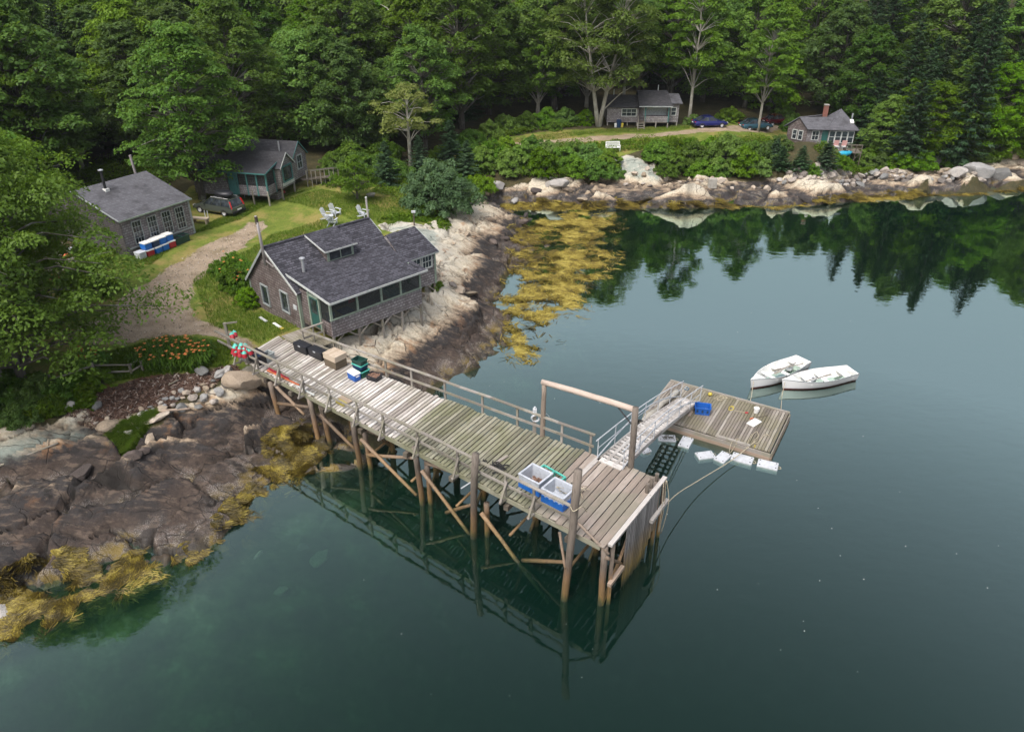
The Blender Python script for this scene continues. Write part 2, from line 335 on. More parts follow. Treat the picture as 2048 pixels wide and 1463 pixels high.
def inpoly(P,x,y,edge=None):
    """signed distance, positive inside"""
    ins=np.zeros(x.shape,bool); d=np.full(x.shape,1e9); n=len(P)
    for i in range(n):
        (x1,y1),(x2,y2)=P[i],P[(i+1)%n]
        c=((y1>y)!=(y2>y)); 
        with np.errstate(divide='ignore',invalid='ignore'): c&=x<(x2-x1)*(y-y1)/(y2-y1+1e-12)+x1
        ins^=c
        dx,dy=x2-x1,y2-y1; t=np.clip(((x-x1)*dx+(y-y1)*dy)/(dx*dx+dy*dy+1e-9),0,1)
        d=np.minimum(d,np.hypot(x-x1-t*dx,y-y1-t*dy))
    return np.where(ins,d,-d)
SHORE=[(-900,1450),(-220,1350),(0,1270),(90,1215),(180,1160),(270,1125),(340,1118),(400,1085),(445,1040),(500,965),(535,915),(600,895),(660,915),(725,935),(800,850),(905,748),(1000,695),(1015,650),(990,600),(1005,555),(1060,520),(1100,492),(1050,465),(1038,432),(1005,412),(1160,414),(1290,412),(1450,413),(1600,408),(1700,398),(1800,392),(1900,386),(2048,376),(2250,362),(2700,340)]
WPOLY=np.array([un(*p,0)[:2] for p in SHORE]+[(180,60),(180,-80),(-60,-80)])
_base0=base
def base(x,y):
    x=np.asarray(x,float);y=np.asarray(y,float); z=_base0(x,y); d=inpoly(WPOLY,x.ravel(),y.ravel()).reshape(x.shape); far=sm(y,56,62)
    wet=np.minimum(z,.06-d*(.28+.35*far)*sm(d,0,1.5)); dry=np.maximum(z,np.minimum(-d*.30,.8))
    return np.where(d>0,wet,dry)
def gpx(px,py,z=1.5):
    for _ in range(9):
        p=un(px,py,z); z=.5*z+.5*float(base(p.x,p.y))
    return un(px,py,z)
def poly(pts): return np.array([gpx(*p)[:2] for p in pts])
PL=dict(
 drive=[(238,600),(300,565),(330,535),(385,505),(440,478),(500,447),(528,440),(538,452),(500,482),(462,508),(425,535),(398,560),(384,580),(380,610),(400,640),(450,660),(500,682),(520,700),(480,690),(430,672),(330,668),(250,690),(170,690),(130,670),(190,640)],
 road=[(940,298),(1000,289),(1100,279),(1250,268),(1380,260),(1480,251),(1560,250),(1560,261),(1480,263),(1300,275),(1150,286),(1000,298),(940,308)],
 rockA=[(745,455),(790,452),(860,452),(905,420),(930,395),(965,398),(1040,425),(1050,470),(1110,490),(1000,560),(1020,640),(1020,700),(905,760),(800,800),(690,740),(640,705),(640,690),(740,640),(840,600),(862,560),(868,510),(840,470)],
 rockB=[(-300,860),(0,862),(60,842),(150,826),(210,850),(280,845),(330,850),(345,815),(400,790),(470,748),(505,735),(560,760),(700,850),(760,960),(560,1100),(400,1200),(200,1300),(-100,1400),(-400,1300)],
 rockC=[(900,400),(960,372),(1060,360),(1180,365),(1215,340),(1225,318),(1260,310),(1300,322),(1330,350),(1400,358),(1480,362),(1540,350),(1600,340),(1750,342),(1900,330),(2060,325),(2300,320),(2300,400),(2048,390),(1600,415),(1200,420),(1000,420)],
 mulch=[(130,835),(200,785),(260,762),(330,748),(420,742),(470,728),(480,742),(420,775),(370,790),(340,815),(290,840),(240,852),(190,850)],
 clear=[(60,800),(30,730),(60,620),(140,540),(200,500),(250,480),(330,420),(390,372),(470,375),(560,372),(620,362),(700,380),(770,372),(850,392),(900,405),(890,470),(870,560),(840,640),(700,700),(520,720),(450,745),(300,745),(200,770),(120,810)],
 lawn2=[(900,318),(960,285),(1080,262),(1200,256),(1330,254),(1400,248),(1500,246),(1580,250),(1590,275),(1540,285),(1400,282),(1290,300),(1230,314),(1150,296),(1060,300),(960,312)],
 slab=[(-300,930),(-100,900),(0,860),(60,842),(150,826),(205,850),(215,880),(130,890),(60,915),(0,940)],
 whale=[(760,455),(790,450),(850,455),(885,468),(885,490),(870,520),(845,480),(800,470)],
 mat=[(1040,440),(1120,430),(1180,452),(1226,500),(1216,560),(1175,605),(1140,655),(1110,715),(1075,745),(1030,725),(1012,640),(1000,570),(1045,520),(1105,497),(1100,478),(1060,462)],
 matL=[(-200,1160),(0,1135),(100,1112),(250,1092),(335,1112),(275,1170),(205,1205),(130,1265),(60,1310),(-60,1400),(-250,1400)],
 edgeL=[(335,1125),(400,1092),(447,1040),(505,960),(530,890),(575,840),(610,905),(570,965),(510,1015),(455,1075),(380,1140)],
 under=[(520,830),(580,815),(650,880),(720,935),(670,975),(590,965),(535,940)],
 mat2=[(995,425),(1150,418),(1215,440),(1255,500),(1240,575),(1195,635),(1160,690),(1120,750),(1070,780),(1015,750),(1000,690),(1005,640),(985,600),(1005,550)],
 matL2=[(-250,1430),(60,1345),(220,1235),(360,1155),(480,1085),(570,1010),(660,960),(620,890),(520,950),(440,1045),(340,1118),(200,1175),(0,1290)],
 slope=[(1215,315),(1280,310),(1312,335),(1350,378),(1270,392),(1180,388),(1222,345)],
 far1=[(1000,402),(1050,398),(1160,402),(1290,406),(1450,406),(1560,392),(1700,394),(1800,386),(1930,380),(2100,368),(2100,378),(1900,390),(1700,402),(1600,411),(1450,416),(1290,416),(1160,420),(1060,428),(1000,412)],
)
PW={k:poly(v) for k,v in PL.items()}
def detail(x,y,rk):
    kb=1-.65*sm(inpoly(PW['rockB'],x,y),0,1.5)
    a=R(31); u=x*math.cos(a)+y*math.sin(a); v=-x*math.sin(a)+y*math.cos(a)
    wu=u+1.1*(fbm(x*.35,y*.35,5)-.5)*3; wv=v+1.1*(fbm(x*.35,y*.35,9)-.5)*3
    f1,f2,cx,cy,dx,dy=worley(wu/4.4,wv/2.1,21)
    c1=sm(f2-f1,0,.075)
    h=(H2(cx,cy,31)-.5)*.62+((H2(cx,cy,32)-.5)*dx*1.3+(H2(cx,cy,33)-.30)*dy*1.5)*.85
    g1,g2,ex,ey,hx,hy=worley(wu/1.15+7,wv/.62,57); c2=sm(g2-g1,0,.12)
    pick=sm(vnoise(x*.28,y*.28,77),.38,.62)
    h2=((H2(ex,ey,41)-.5)*.34+(H2(ex,ey,42)-.5)*hx*.5+(H2(ex,ey,43)-.4)*hy*.55)*pick
    h=h+h2*kb+(fbm(x*1.3,y*1.3,63,4)-.5)*(.10+.12*kb)-(1-c1)*.40-(1-c2)*.12*pick*kb
    return h*rk, np.maximum(1-c1,(1-c2)*pick*.8)*rk
def full(x,y,want=False):
    b=base(x,y); wob=(fbm(x*.6,y*.6,3,3)-.5)*1.0
    rk=np.maximum.reduce([sm(inpoly(PW[k],x,y)+wob,-.35,.35) for k in('rockA','rockB','rockC')])
    rk=np.where(b<-.6,rk*.5,rk)
    d,cr=detail(x,y,rk)
    sl=sm(inpoly(PW['slab'],x,y),0,1.2)+sm(inpoly(PW['whale'],x,y),0,.7)+sm(inpoly(PW['slope'],x,y),0,.6); sl=np.clip(sl,0,1); amp=(1+.32*sm(inpoly(PW['rockB'],x,y),0,1.5))*(1-.62*sl)*(1-.45*sm(inpoly(PW['rockA'],x,y),0,1.)*sm(b,.9,1.6))*(1-.5*sm(-b,.0,.5))
    z=b+d*amp+(1-rk)*(fbm(x*.5,y*.5,8,4)-.5)*.22*sm(y,20,40)
    sea=sm(-b,.4,1.2); z=z+sea*(fbm(x*.45,y*.45,15,4)-.5)*.7
    if want:
        return z,dict(rock=rk,crack=cr*amp,gravel=np.maximum(sm(inpoly(PW['drive'],x,y)+wob*1.1,-.5,.5),sm(inpoly(PW['road'],x,y)+wob*.6,-.5,.5)),
            grass=np.maximum(sm(inpoly(PW['clear'],x,y)+wob*1.5,-.8,.6),sm(inpoly(PW['lawn2'],x,y)+wob,-.8,.6)),mulch=sm(inpoly(PW['mulch'],x,y)+wob,-.4,.4),lichen=sl)
    return z
def axis(segs):
    o=[segs[0][0]]
    for a,b,s in segs:
        n=max(1,int(round((b-a)/s))); o+=list(np.linspace(a,b,n+1)[1:])
    return np.array(o)
GX=axis([(-420,-140,20),(-140,-60,4),(-60,-32,.8),(-31,-24,.22),(-24,2,.13),(2,10,.22),(10,52,.42),(52,80,1.2),(80,140,5),(140,420,25)])
GY=axis([(-60,6,8),(6,14,1),(14,17,.19),(17,47,.13),(47,50,.2),(50,80,.26),(80,100,1.),(100,200,5),(200,600,25)])
gx,gy=np.meshgrid(GX,GY); gz,attrs=full(gx,gy,True)
TZ=gz
def gz_at(x,y):
    i=int(np.clip(np.searchsorted(GX,x)-1,0,len(GX)-2)); j=int(np.clip(np.searchsorted(GY,y)-1,0,len(GY)-2))
    a=(x-GX[i])/(GX[i+1]-GX[i]); b=(y-GY[j])/(GY[j+1]-GY[j])
    return float((TZ[j,i]*(1-a)+TZ[j,i+1]*a)*(1-b)+(TZ[j+1,i]*(1-a)+TZ[j+1,i+1]*a)*b)
def gzv(x,y):
    i=np.clip(np.searchsorted(GX,x)-1,0,len(GX)-2); j=np.clip(np.searchsorted(GY,y)-1,0,len(GY)-2)
    a=(x-GX[i])/(GX[i+1]-GX[i]); b=(y-GY[j])/(GY[j+1]-GY[j])
    return (TZ[j,i]*(1-a)+TZ[j,i+1]*a)*(1-b)+(TZ[j+1,i]*(1-a)+TZ[j+1,i+1]*a)*b
def G(px,py,z=2.):
    """pixel -> point on the finished ground"""
    for _ in range(14):
        p=un(px,py,z); z=.6*z+.4*gz_at(p.x,p.y)
    p=un(px,py,z); return Vector((p.x,p.y,gz_at(p.x,p.y)))
def npmesh(name,V,F,mat,attr=None,smooth=False,parent=None):
    """V (n,3), F (m,k) arrays -> object"""
    me=bpy.data.meshes.new(name); V=np.asarray(V,np.float32); F=np.asarray(F,np.int32); m,k=F.shape
    me.vertices.add(len(V)); me.vertices.foreach_set('co',V.ravel()); me.loops.add(m*k); me.loops.foreach_set('vertex_index',F.ravel())
    me.polygons.add(m); me.polygons.foreach_set('loop_start',np.arange(m,dtype=np.int32)*k)
    me.materials.append(mat)
    for nm,(dom,vals) in (attr or {}).items(): me.attributes.new(nm,'FLOAT',dom).data.foreach_set('value',np.asarray(vals,np.float32).ravel())
    if smooth: me.polygons.foreach_set('use_smooth',np.ones(m,bool))
    me.update(calc_edges=True); o=bpy.data.objects.new(name,me); COL.objects.link(o)
    if parent: o.parent=parent
    return o
def m_ground():
    k=NT('ground'); p=k.pos(); z=k.n('ShaderNodeSeparateXYZ',2,Vector=p)
    big=k.noise(p,.22,5,.6); mid=k.noise(p,1.1,6,.65); fine=k.noise(p,7.,5,.7); vf=k.noise(p,30.,4,.7)
    pm=k.mapv(p,(.5,1.5,1.2),(0,0,R(-33))); streak=k.noise(pm,1.6,6,.65,.6)
    # ---- rock: tide zones by height
    px_=k.n('ShaderNodeSeparateXYZ',1,Vector=p); zz=k.m('ADD',k.m('ADD',z,k.m('SUBTRACT',k.m('MULTIPLY',k.step(px_,56.,64.),.65),k.m('MULTIPLY',k.m('SUBTRACT',1.,k.step(px_,29.,33.)),.17))),k.m('ADD',k.m('MULTIPLY',k.m('SUBTRACT',streak,.5),.9),k.m('MULTIPLY',k.m('SUBTRACT',big,.5),1.1)))
    zone=k.ramp(k.m('DIVIDE',k.m('ADD',zz,1.),4.,True),[(.10,(.03,.027,.012)),(.255,(.06,.045,.026)),(.33,(.066,.047,.036)),(.44,(.052,.038,.031)),(.51,(.030,.027,.027)),(.575,(.045,.040,.038)),(.62,(.30,.225,.155)),(.70,(.50,.435,.33)),(.92,(.50,.462,.385))])
    st=k.ramp(fine,[(.3,.55),(.5,1.),(.75,1.35)])
    rock=k.mix(1.,zone,st,'MULTIPLY')
    dk=k.m('MULTIPLY',k.step(k.noise(p,.42,5,.65),.47,.62),k.m('SUBTRACT',1.,k.step(zz,1.2,1.7))); rock=k.mix(k.m('MULTIPLY',dk,.72),rock,(.026,.023,.022))
    br_=k.m('MULTIPLY',k.m('MULTIPLY',k.step(k.noise(pm,2.6,5,.65),.5,.64),k.m('SUBTRACT',1.,k.step(zz,1.3,1.7))),k.step(z,.1,.5)); rock=k.mix(k.m('MULTIPLY',br_,.65),rock,(.128,.095,.073))
    rust=k.m('MULTIPLY',k.m('MULTIPLY',k.step(mid,.54,.66),k.step(z,.9,1.8)),.55); rock=k.mix(rust,rock,(.34,.16,.06))
    pale=k.m('MULTIPLY',k.m('MULTIPLY',k.step(streak,.50,.66),k.step(z,1.4,1.9)),.6); rock=k.mix(pale,rock,(.52,.485,.415))
    barn=k.m('MULTIPLY',k.m('MULTIPLY',k.step(vf,.50,.60),k.step(mid,.46,.58)),k.m('MULTIPLY',k.step(z,-.2,.15),k.m('SUBTRACT',1.,k.step(z,.45,.85)))); rock=k.mix(k.m('MULTIPLY',barn,.8),rock,(.45,.42,.40))
    rock=k.mix(k.m('MULTIPLY',k.step(vf,.55,.72),.5),rock,(.03,.026,.024))
    lich=k.m('MULTIPLY',k.attr('lichen'),k.step(mid,.30,.52)); rock=k.mix(k.m('MULTIPLY',k.m('MULTIPLY',lich,k.step(z,1.,1.5)),.85),rock,k.mix(fine,(.13,.165,.14),(.36,.40,.36)))
    spots=k.m('MULTIPLY',k.step(fine,.52,.6),k.step(z,1.7,2.2)); rock=k.mix(k.m('MULTIPLY',spots,.3),rock,(.25,.26,.22))
    lines=k.n('ShaderNodeTexVoronoi',0,{'feature':'DISTANCE_TO_EDGE'},Vector=k.mapv(k.n('ShaderNodeVectorMath',0,{'operation':'ADD'},i0=p,i1=k.n('ShaderNodeVectorMath',0,{'operation':'SCALE'},i0=k.n('ShaderNodeTexNoise','Color',Vector=p,Scale=.8,Detail=3.),Scale=1.1)),(.55,1.25,.8),(0,0,R(-31))),Scale=.85)
    hair=k.m('MULTIPLY',k.m('SUBTRACT',1.,k.step(lines,.0,.028)),k.step(mid,.35,.55)); rock=k.mix(k.m('MULTIPLY',hair,.7),rock,(.025,.021,.019))
    rock=k.mix(k.m('MULTIPLY',k.attr('crack'),.9),rock,(.018,.015,.013))
    alg=k.m('MULTIPLY',k.m('MULTIPLY',k.step(mid,.5,.62),k.m('SUBTRACT',1.,k.step(z,.15,.6))),k.step(z,-1.5,-.1)); rock=k.mix(k.m('MULTIPLY',alg,.8),rock,(.16,.11,.016))
    # ---- sea bed
    bed=k.ramp(k.noise(p,.55,5,.6),[(.36,(.03,.045,.025)),(.5,(.10,.125,.075)),(.60,(.20,.22,.15)),(.70,(.42,.44,.34))])
    # ---- grass, gravel, litter, mulch
    g=k.ramp(k.m('ADD',k.m('MULTIPLY',mid,.5),k.m('MULTIPLY',fine,.5)),[(.32,(.055,.085,.010)),(.5,(.115,.155,.019)),(.68,(.20,.225,.04))])
    dry=k.m('MULTIPLY',k.step(k.noise(p,.30,6,.75),.47,.62),.75); g=k.mix(dry,g,k.mix(fine,(.20,.15,.04),(.34,.26,.10)))
    gr=k.ramp(k.m('ADD',k.m('MULTIPLY',vf,.6),k.m('MULTIPLY',mid,.4)),[(.3,(.145,.105,.068)),(.5,(.305,.235,.165)),(.7,(.48,.40,.31))])
    gr=k.mix(k.m('MULTIPLY',k.step(k.noise(p,.6,5,.7),.5,.66),.6),gr,(.17,.135,.075))
    li=k.ramp(k.m('ADD',k.m('MULTIPLY',fine,.6),k.m('MULTIPLY',mid,.4)),[(.35,(.022,.022,.009)),(.5,(.05,.045,.018)),(.66,(.105,.075,.035))])
    mu=k.ramp(k.m('ADD',k.m('MULTIPLY',vf,.6),k.m('MULTIPLY',fine,.4)),[(.3,(.035,.018,.012)),(.5,(.11,.055,.035)),(.68,(.24,.14,.10))])
    def msk(nm,a=.55): return k.step(k.m('ADD',k.attr(nm),k.m('ADD',k.m('MULTIPLY',k.m('SUBTRACT',mid,.5),a),k.m('MULTIPLY',k.m('SUBTRACT',fine,.5),a))),.38,.62)
    c=k.mix(msk('grass'),li,g); c=k.mix(msk('mulch'),c,mu); c=k.mix(msk('gravel',.9),c,gr)
    rm=msk('rock',.35); c=k.mix(rm,c,rock)
    c=k.mix(k.m('SUBTRACT',1.,k.step(z,-1.1,-.5)),c,bed)
    h=k.m('ADD',k.m('MULTIPLY',mid,.5),k.m('ADD',k.m('MULTIPLY',fine,.28),k.m('SUBTRACT',k.m('MULTIPLY',vf,.08),k.m('MULTIPLY',k.m('MULTIPLY',hair,rm),.3))))
    wet=k.m('SUBTRACT',.9,k.m('MULTIPLY',k.m('SUBTRACT',1.,k.step(z,.2,.9)),.4))
    return k.out(k.bsdf(c,wet,k.bump(h,.8,.14),Specular_IOR_Level=.3))
ny,nx=gx.shape; idx=np.arange(ny*nx).reshape(ny,nx)
FQ=np.stack([idx[:-1,:-1],idx[:-1,1:],idx[1:,1:],idx[1:,:-1]],-1).reshape(-1,4)
tag(npmesh('ground',np.stack([gx,gy,gz],-1).reshape(-1,3),FQ,m_ground(),{k:('POINT',v) for k,v in attrs.items()},True),kind='structure')
# ---------------------------------------------------------------- water: a closed body of sea water over the bed
def m_water():
    k=NT('sea_water'); p=k.pos()
    rip=k.n('ShaderNodeMath',0,{'operation':'ADD'},i0=k.noise(k.mapv(p,(1,1.6,1)),1.1,3,.5),i1=k.m('MULTIPLY',k.noise(p,.16,3,.5),2.2))
    nrm=k.bump(rip,.06,.08)
    fr=k.n('ShaderNodeLayerWeight','Facing',Blend=.5,Normal=nrm); fr=k.m('ADD',k.m('MINIMUM',k.m('MULTIPLY',k.m('POWER',fr,2.65),3.0),.62),.012,True)
    gl=k.n('ShaderNodeBsdfGlossy',0,Color=(.78,.97,.885),Roughness=.025,Normal=nrm)
    tr=k.n('ShaderNodeBsdfTransparent',0,Color=(.86,.97,.92)); di=k.n('ShaderNodeBsdfDiffuse',0,Color=(.004,.026,.018))
    body=k.n('ShaderNodeMixShader',0,i0=.38,i1=tr,i2=di)
    m=k.out(k.n('ShaderNodeMixShader',0,i0=fr,i1=body,i2=gl))
    ab=k.n('ShaderNodeVolumeAbsorption',0,Color=(.24,.52,.33),Density=.78)
    o=[n for n in k.t.nodes if n.type=='OUTPUT_MATERIAL'][0]; k.t.links.new(ab,o.inputs[1]); return m
w=MB(); w.box(-400,400,-55,400,-14,0.0); tag(w.build('sea_water',m_water()),kind='structure')
# ---------------------------------------------------------------- rockweed
def ribbons(pts,zs,ln,wd,ang,seg=3,curl=.5):
    n=len(pts); V=[];r=rng.random(n)
    p=pts.copy(); a=ang+rng.normal(0,.35,n); rows=[]
    cv=rng.normal(0,curl,n)
    for s in range(seg+1):
        w=wd*(1-.75*abs(s/seg-.35)); z=zs+rng.normal(0,.012,n)
        nx,ny=-np.sin(a),np.cos(a)
        rows.append((np.stack([p[:,0]-nx*w/2,p[:,1]-ny*w/2,z],-1),np.stack([p[:,0]+nx*w/2,p[:,1]+ny*w/2,z+.01],-1)))
        p=p+np.stack([np.cos(a),np.sin(a)],-1)*(ln/seg)[:,None]; a=a+cv/seg
    V=np.stack([q for ab in rows for q in ab],1).reshape(-1,3); k=2*(seg+1)
    b=(np.arange(n)*k)[:,None]; F=np.concatenate([b+np.array([[2*s,2*s+1,2*s+3,2*s+2]]) for s in range(seg)],1).reshape(-1,4)
    return V,F,np.repeat(r,seg)
def scatter(P,n):
    lo,hi=P.min(0),P.max(0); q=rng.random((n*6,2))*(hi-lo)+lo; d=inpoly(P,q[:,0],q[:,1]); q=q[d>0]; d=d[d>0]; return q[:n],d[:n]
WV=[];WF=[];WR=[];off=0
def weed(key,n,ang,wmin=.018,wmax=.05,ln=(.25,.75),thr=.40,sink=.35,zmax=.75,dark=0.,edge=.24):
    global off
    q,d=scatter(PW[key],n); x,y=q[:,0],q[:,1]
    den=fbm(x*.8,y*.8,101,4)*.7+fbm(x*2.6,y*2.6,105,3)*.3; keep=(den>thr-.10*sm(d,.3,1.6)+edge*(1-sm(d,0,1.9)))
    x,y,den=x[keep],y[keep],den[keep]; g=gzv(x,y); keep=(g<zmax); x,y,g,den=x[keep],y[keep],g[keep],den[keep]
    z=np.maximum(g+.03,.008+rng.random(len(x))*.025); de=sm(den,thr-.02,thr+.16)*sm(d[:len(x)] if False else np.full(len(x),1.),0,1); sub=(rng.random(len(x))<sink+(1-sink)*(1-de)*.85)&(g<-.12); z=np.where(sub,np.maximum(g+.05,-.02-rng.random(len(x))**1.5*.40),z)
    a=ang+(fbm(x*.9,y*.9,111,4)-.5)*11.
    V,F,r=ribbons(np.stack([x,y],-1),z,ln[0]+rng.random(len(x))*(ln[1]-ln[0]),wmin+rng.random(len(x))*(wmax-wmin),a)
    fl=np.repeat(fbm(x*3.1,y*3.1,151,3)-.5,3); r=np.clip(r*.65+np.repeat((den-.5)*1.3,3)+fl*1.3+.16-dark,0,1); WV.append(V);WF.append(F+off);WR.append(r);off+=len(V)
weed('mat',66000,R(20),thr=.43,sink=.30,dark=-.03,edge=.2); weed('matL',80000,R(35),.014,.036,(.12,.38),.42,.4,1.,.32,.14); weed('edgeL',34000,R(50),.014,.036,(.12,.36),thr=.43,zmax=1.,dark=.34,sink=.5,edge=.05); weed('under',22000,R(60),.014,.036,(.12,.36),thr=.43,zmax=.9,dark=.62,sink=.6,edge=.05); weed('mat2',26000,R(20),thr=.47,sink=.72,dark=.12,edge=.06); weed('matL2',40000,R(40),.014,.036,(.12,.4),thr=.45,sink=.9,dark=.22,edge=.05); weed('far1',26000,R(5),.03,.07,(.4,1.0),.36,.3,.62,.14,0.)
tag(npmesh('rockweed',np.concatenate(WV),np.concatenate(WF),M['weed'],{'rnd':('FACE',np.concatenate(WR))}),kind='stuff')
# ================================================================ WHARF
DZ=2.94
def ray(px,py):
    dx,dy=(px-CX)/FOC,(py-CY)/FOC
    return Vector((dx,math.cos(PITCH)-dy*math.sin(PITCH),-math.sin(PITCH)-dy*math.cos(PITCH)))
def vpl(px,py,P,n):
    r=ray(px,py); n=Vector(n); c=Vector((0,0,HC)); return c+r*((Vector(P)-c).dot(n)/r.dot(n))
LE=[un(*p,DZ) for p in [(486,714),(620,792),(768,866),(925,935),(1083,1024),(1143,1052),(1214,1091)]]
RE=[un(*p,DZ) for p in [(552,673),(720,738),(892,802),(1032,852),(1190,911),(1256,936),(1319,962)]]
def straight(P):                                   # least squares line through the surveyed edge
    a=np.array([p[:2] for p in P]); c=a.mean(0); u=np.linalg.svd(a-c)[2][0]; u=u if u[0]>0 else -u
    t=(a-c)@u; return Vector((*(c+u*t.min()),DZ)),Vector((*(c+u*t.max()),DZ))
L0,L1=straight(LE); R0,R1=straight(RE)
LU=(L1-L0).normalized(); LN=Vector((LU.y,-LU.x,0))    # outward on the seaward-left side
RU=(R1-R0).normalized(); RN=Vector((-RU.y,RU.x,0))
def Lt(t,z=DZ): p=L0.lerp(L1,t); return Vector((p.x,p.y,z))
def Rt(t,z=DZ): p=R0.lerp(R1,t); return Vector((p.x,p.y,z))
def LS(px,py): return vpl(px,py,L0,LN)               # pixel -> point in the plane under the edge
def RSd(px,py): return vpl(px,py,R0,RN)
def tL(p): return (Vector(p)-L0).dot(LU)/(L1-L0).length
WH=thing('wharf','long weathered grey plank wharf on log pilings running out over the green water','wharf',(0,0,0))
LEN=(L1-L0).length
d1,d2,d3=MB(),MB(),MB(); s=0.
while s<LEN-.1:
    end=s>LEN-3.5; w=.265 if end else .158; gap=.036 if end else .046
    ta,tb=s/LEN,min((s+w)/LEN,1.); mid=(ta+tb)/2
    jl,jr=random.uniform(-.06,.08),random.uniform(-.06,.08)
    a=Lt(mid)+LN*(jl+.10); b=Rt(mid)+RN*(jr+.10); u=(b-a).normalized(); nn=Vector((-u.y,u.x,0))
    lift=random.uniform(-.008,.008); tilt=random.uniform(-.004,.004)
    pale=mid<.52
    D=d3 if end else d1 if pale else d2
    # the bleached patch ends in a straight seam, the strip nearest the far rail and the shore end stay darker
    Mx=Matrix((u,nn,Vector((0,0,1)))).transposed()
    D.obox((a+b)/2+Vector((0,0,lift-.02)),((b-a).length,w,.045),Mx,0,tuple(u))
    s+=w+gap
d1.build('deck_boards',M['deck_pale'],WH); d2.build('deck_boards',M['deck_green'],WH); d3.build('deck_boards',M['deck_brown'],WH)
def part(name,mat,fn,parent=None,**kw):
    b=MB(); fn(b); return b.build(name,mat,parent or WH,**kw)
# stringers and cross caps
for off,side in((.10,0),(.35,0),(.5,0),(.65,0),(.90,0)):
    a=Lt(.0).lerp(Rt(.0),off); b=Lt(1.).lerp(Rt(1.),off); part('stringer',M['beam'] if .1<off<.9 else M['rail'],lambda q:q.bar(a+Vector((0,0,-.20)),b+Vector((0,0,-.20)),.12,.26))
part('edge_board',M['deck_green'],lambda q:q.bar(Lt(.06)+LN*.12+Vector((0,0,-.14)),Lt(.99)+LN*.12+Vector((0,0,-.14)),.05,.2))
bents=[((541,762),(557,826)),((619,792),(642,893)),((706,842),(724,952)),((830,892),(846,1012)),((958,902),(955,1112)),((1166,930),(1128,1196))]
BT=[]
def log(p0,p1,r0,r1,bend=.03):
    p0,p1=Vector(p0),Vector(p1); n=6; o=Vector((random.uniform(-1,1),random.uniform(-1,1),0))*bend*(p1-p0).length*.3
    pts=[p0.lerp(p1,i/n)+o*math.sin(math.pi*i/n)+Vector((random.uniform(-1,1),random.uniform(-1,1),0))*r0*.12 for i in range(n+1)]
    return pts,[r0+(r1-r0)*i/n*1.0+random.uniform(-.006,.006) for i in range(n+1)]
def piling(p0,p1,r,name='piling',mat='pile'):
    return part(name,M[mat],lambda q:q.tube(*log(p0,p1,r,r*.9),10),smooth=True,)
for i,(tp,bs) in enumerate(bents):
    t=LS(*tp)+LN*(.22 if i>=4 else .02); b=LS(*bs)+LN*(.22 if i>=4 else .02)
    if i==5: t=LS(1166,930)+LN*.30; b=un(1127,1198,-.0)
    d=(b-t).normalized(); b2=b+d*(1.6 if i>2 else .7)
    piling(t,b2,.15 if i>=4 else .13); BT.append((t,b))
for tp,bs in [((633,812),(652,891)),((720,864),(733,948)),((845,925),(853,1010))]:
    t=LS(*tp)-LN*.25; b=LS(*bs)-LN*.25; piling(t,b+(b-t).normalized()*.8,.12)
piling(LS(966,1010)-LN*.2,LS(968,1110)-LN*.2+Vector((0,0,-.8)),.12)
for t in(.30,.42,.55,.67,.80,.93):
    a=Rt(t,DZ-.35)+RN*-.25; piling(a,Vector((a.x,a.y,-2.2)),.17)
    c=Lt(t,DZ-.42).lerp(Rt(t,DZ-.42),.5)
    part('cross_beam',M['beam'],lambda q:q.bar(Lt(t,DZ-.46)+LN*.25,Rt(t,DZ-.46)+RN*.15,.2,.22))
    m=Lt(t,0).lerp(Rt(t,0),.5); piling(Vector((m.x,m.y,DZ-.5)),Vector((m.x,m.y,-2.2)),.14)
for t in(.10,.19): part('cross_beam',M['beam'],lambda q:q.bar(Lt(t,DZ-.46)+LN*.2,Rt(t,DZ-.46)+RN*.1,.2,.22))
def brace(p,q_,r=.085): part('brace',M['brace'],lambda q:q.tube(*log(p,q_,r,r*.85,.02),8),smooth=True)
LSo=lambda px,py,o=.1: LS(px,py)+LN*o
for a,b,o in [((552,766),(612,826),.1),((559,804),(620,811),.1),((645,826),(712,893),.12),((727,874),(838,986),.15),((735,909),(826,915),.0),((848,936),(948,1070),.15),((893,1024),(950,1006),.0),((967,1020),(1102,1200),.15),((1046,1118),(1132,1121),.05),((845,929),(912,952),-.2),((725,866),(792,890),-.3)]:
    brace(LSo(*a,o),LSo(*b,o))
for t,f in((.42,1),(.55,0),(.67,1),(.80,0),(.93,1)):
    a,b=Lt(t,DZ-.5),Rt(t,DZ-.5); lo=lambda p:Vector((p.x,p.y,-1.0)); f1=lambda p,w:p.lerp(a.lerp(b,.5),w)
    brace(a.lerp(b,.08),lo(a.lerp(b,.82)),.07); brace(b.lerp(a,.08),lo(b.lerp(a,.82)),.07)
    m=Vector((0,0,-1.5)); brace(a+m,b+m,.06)
for ta,tb in((.42,.55),(.67,.80)): brace(Rt(ta,DZ-.6),Rt(tb,.2),.08)
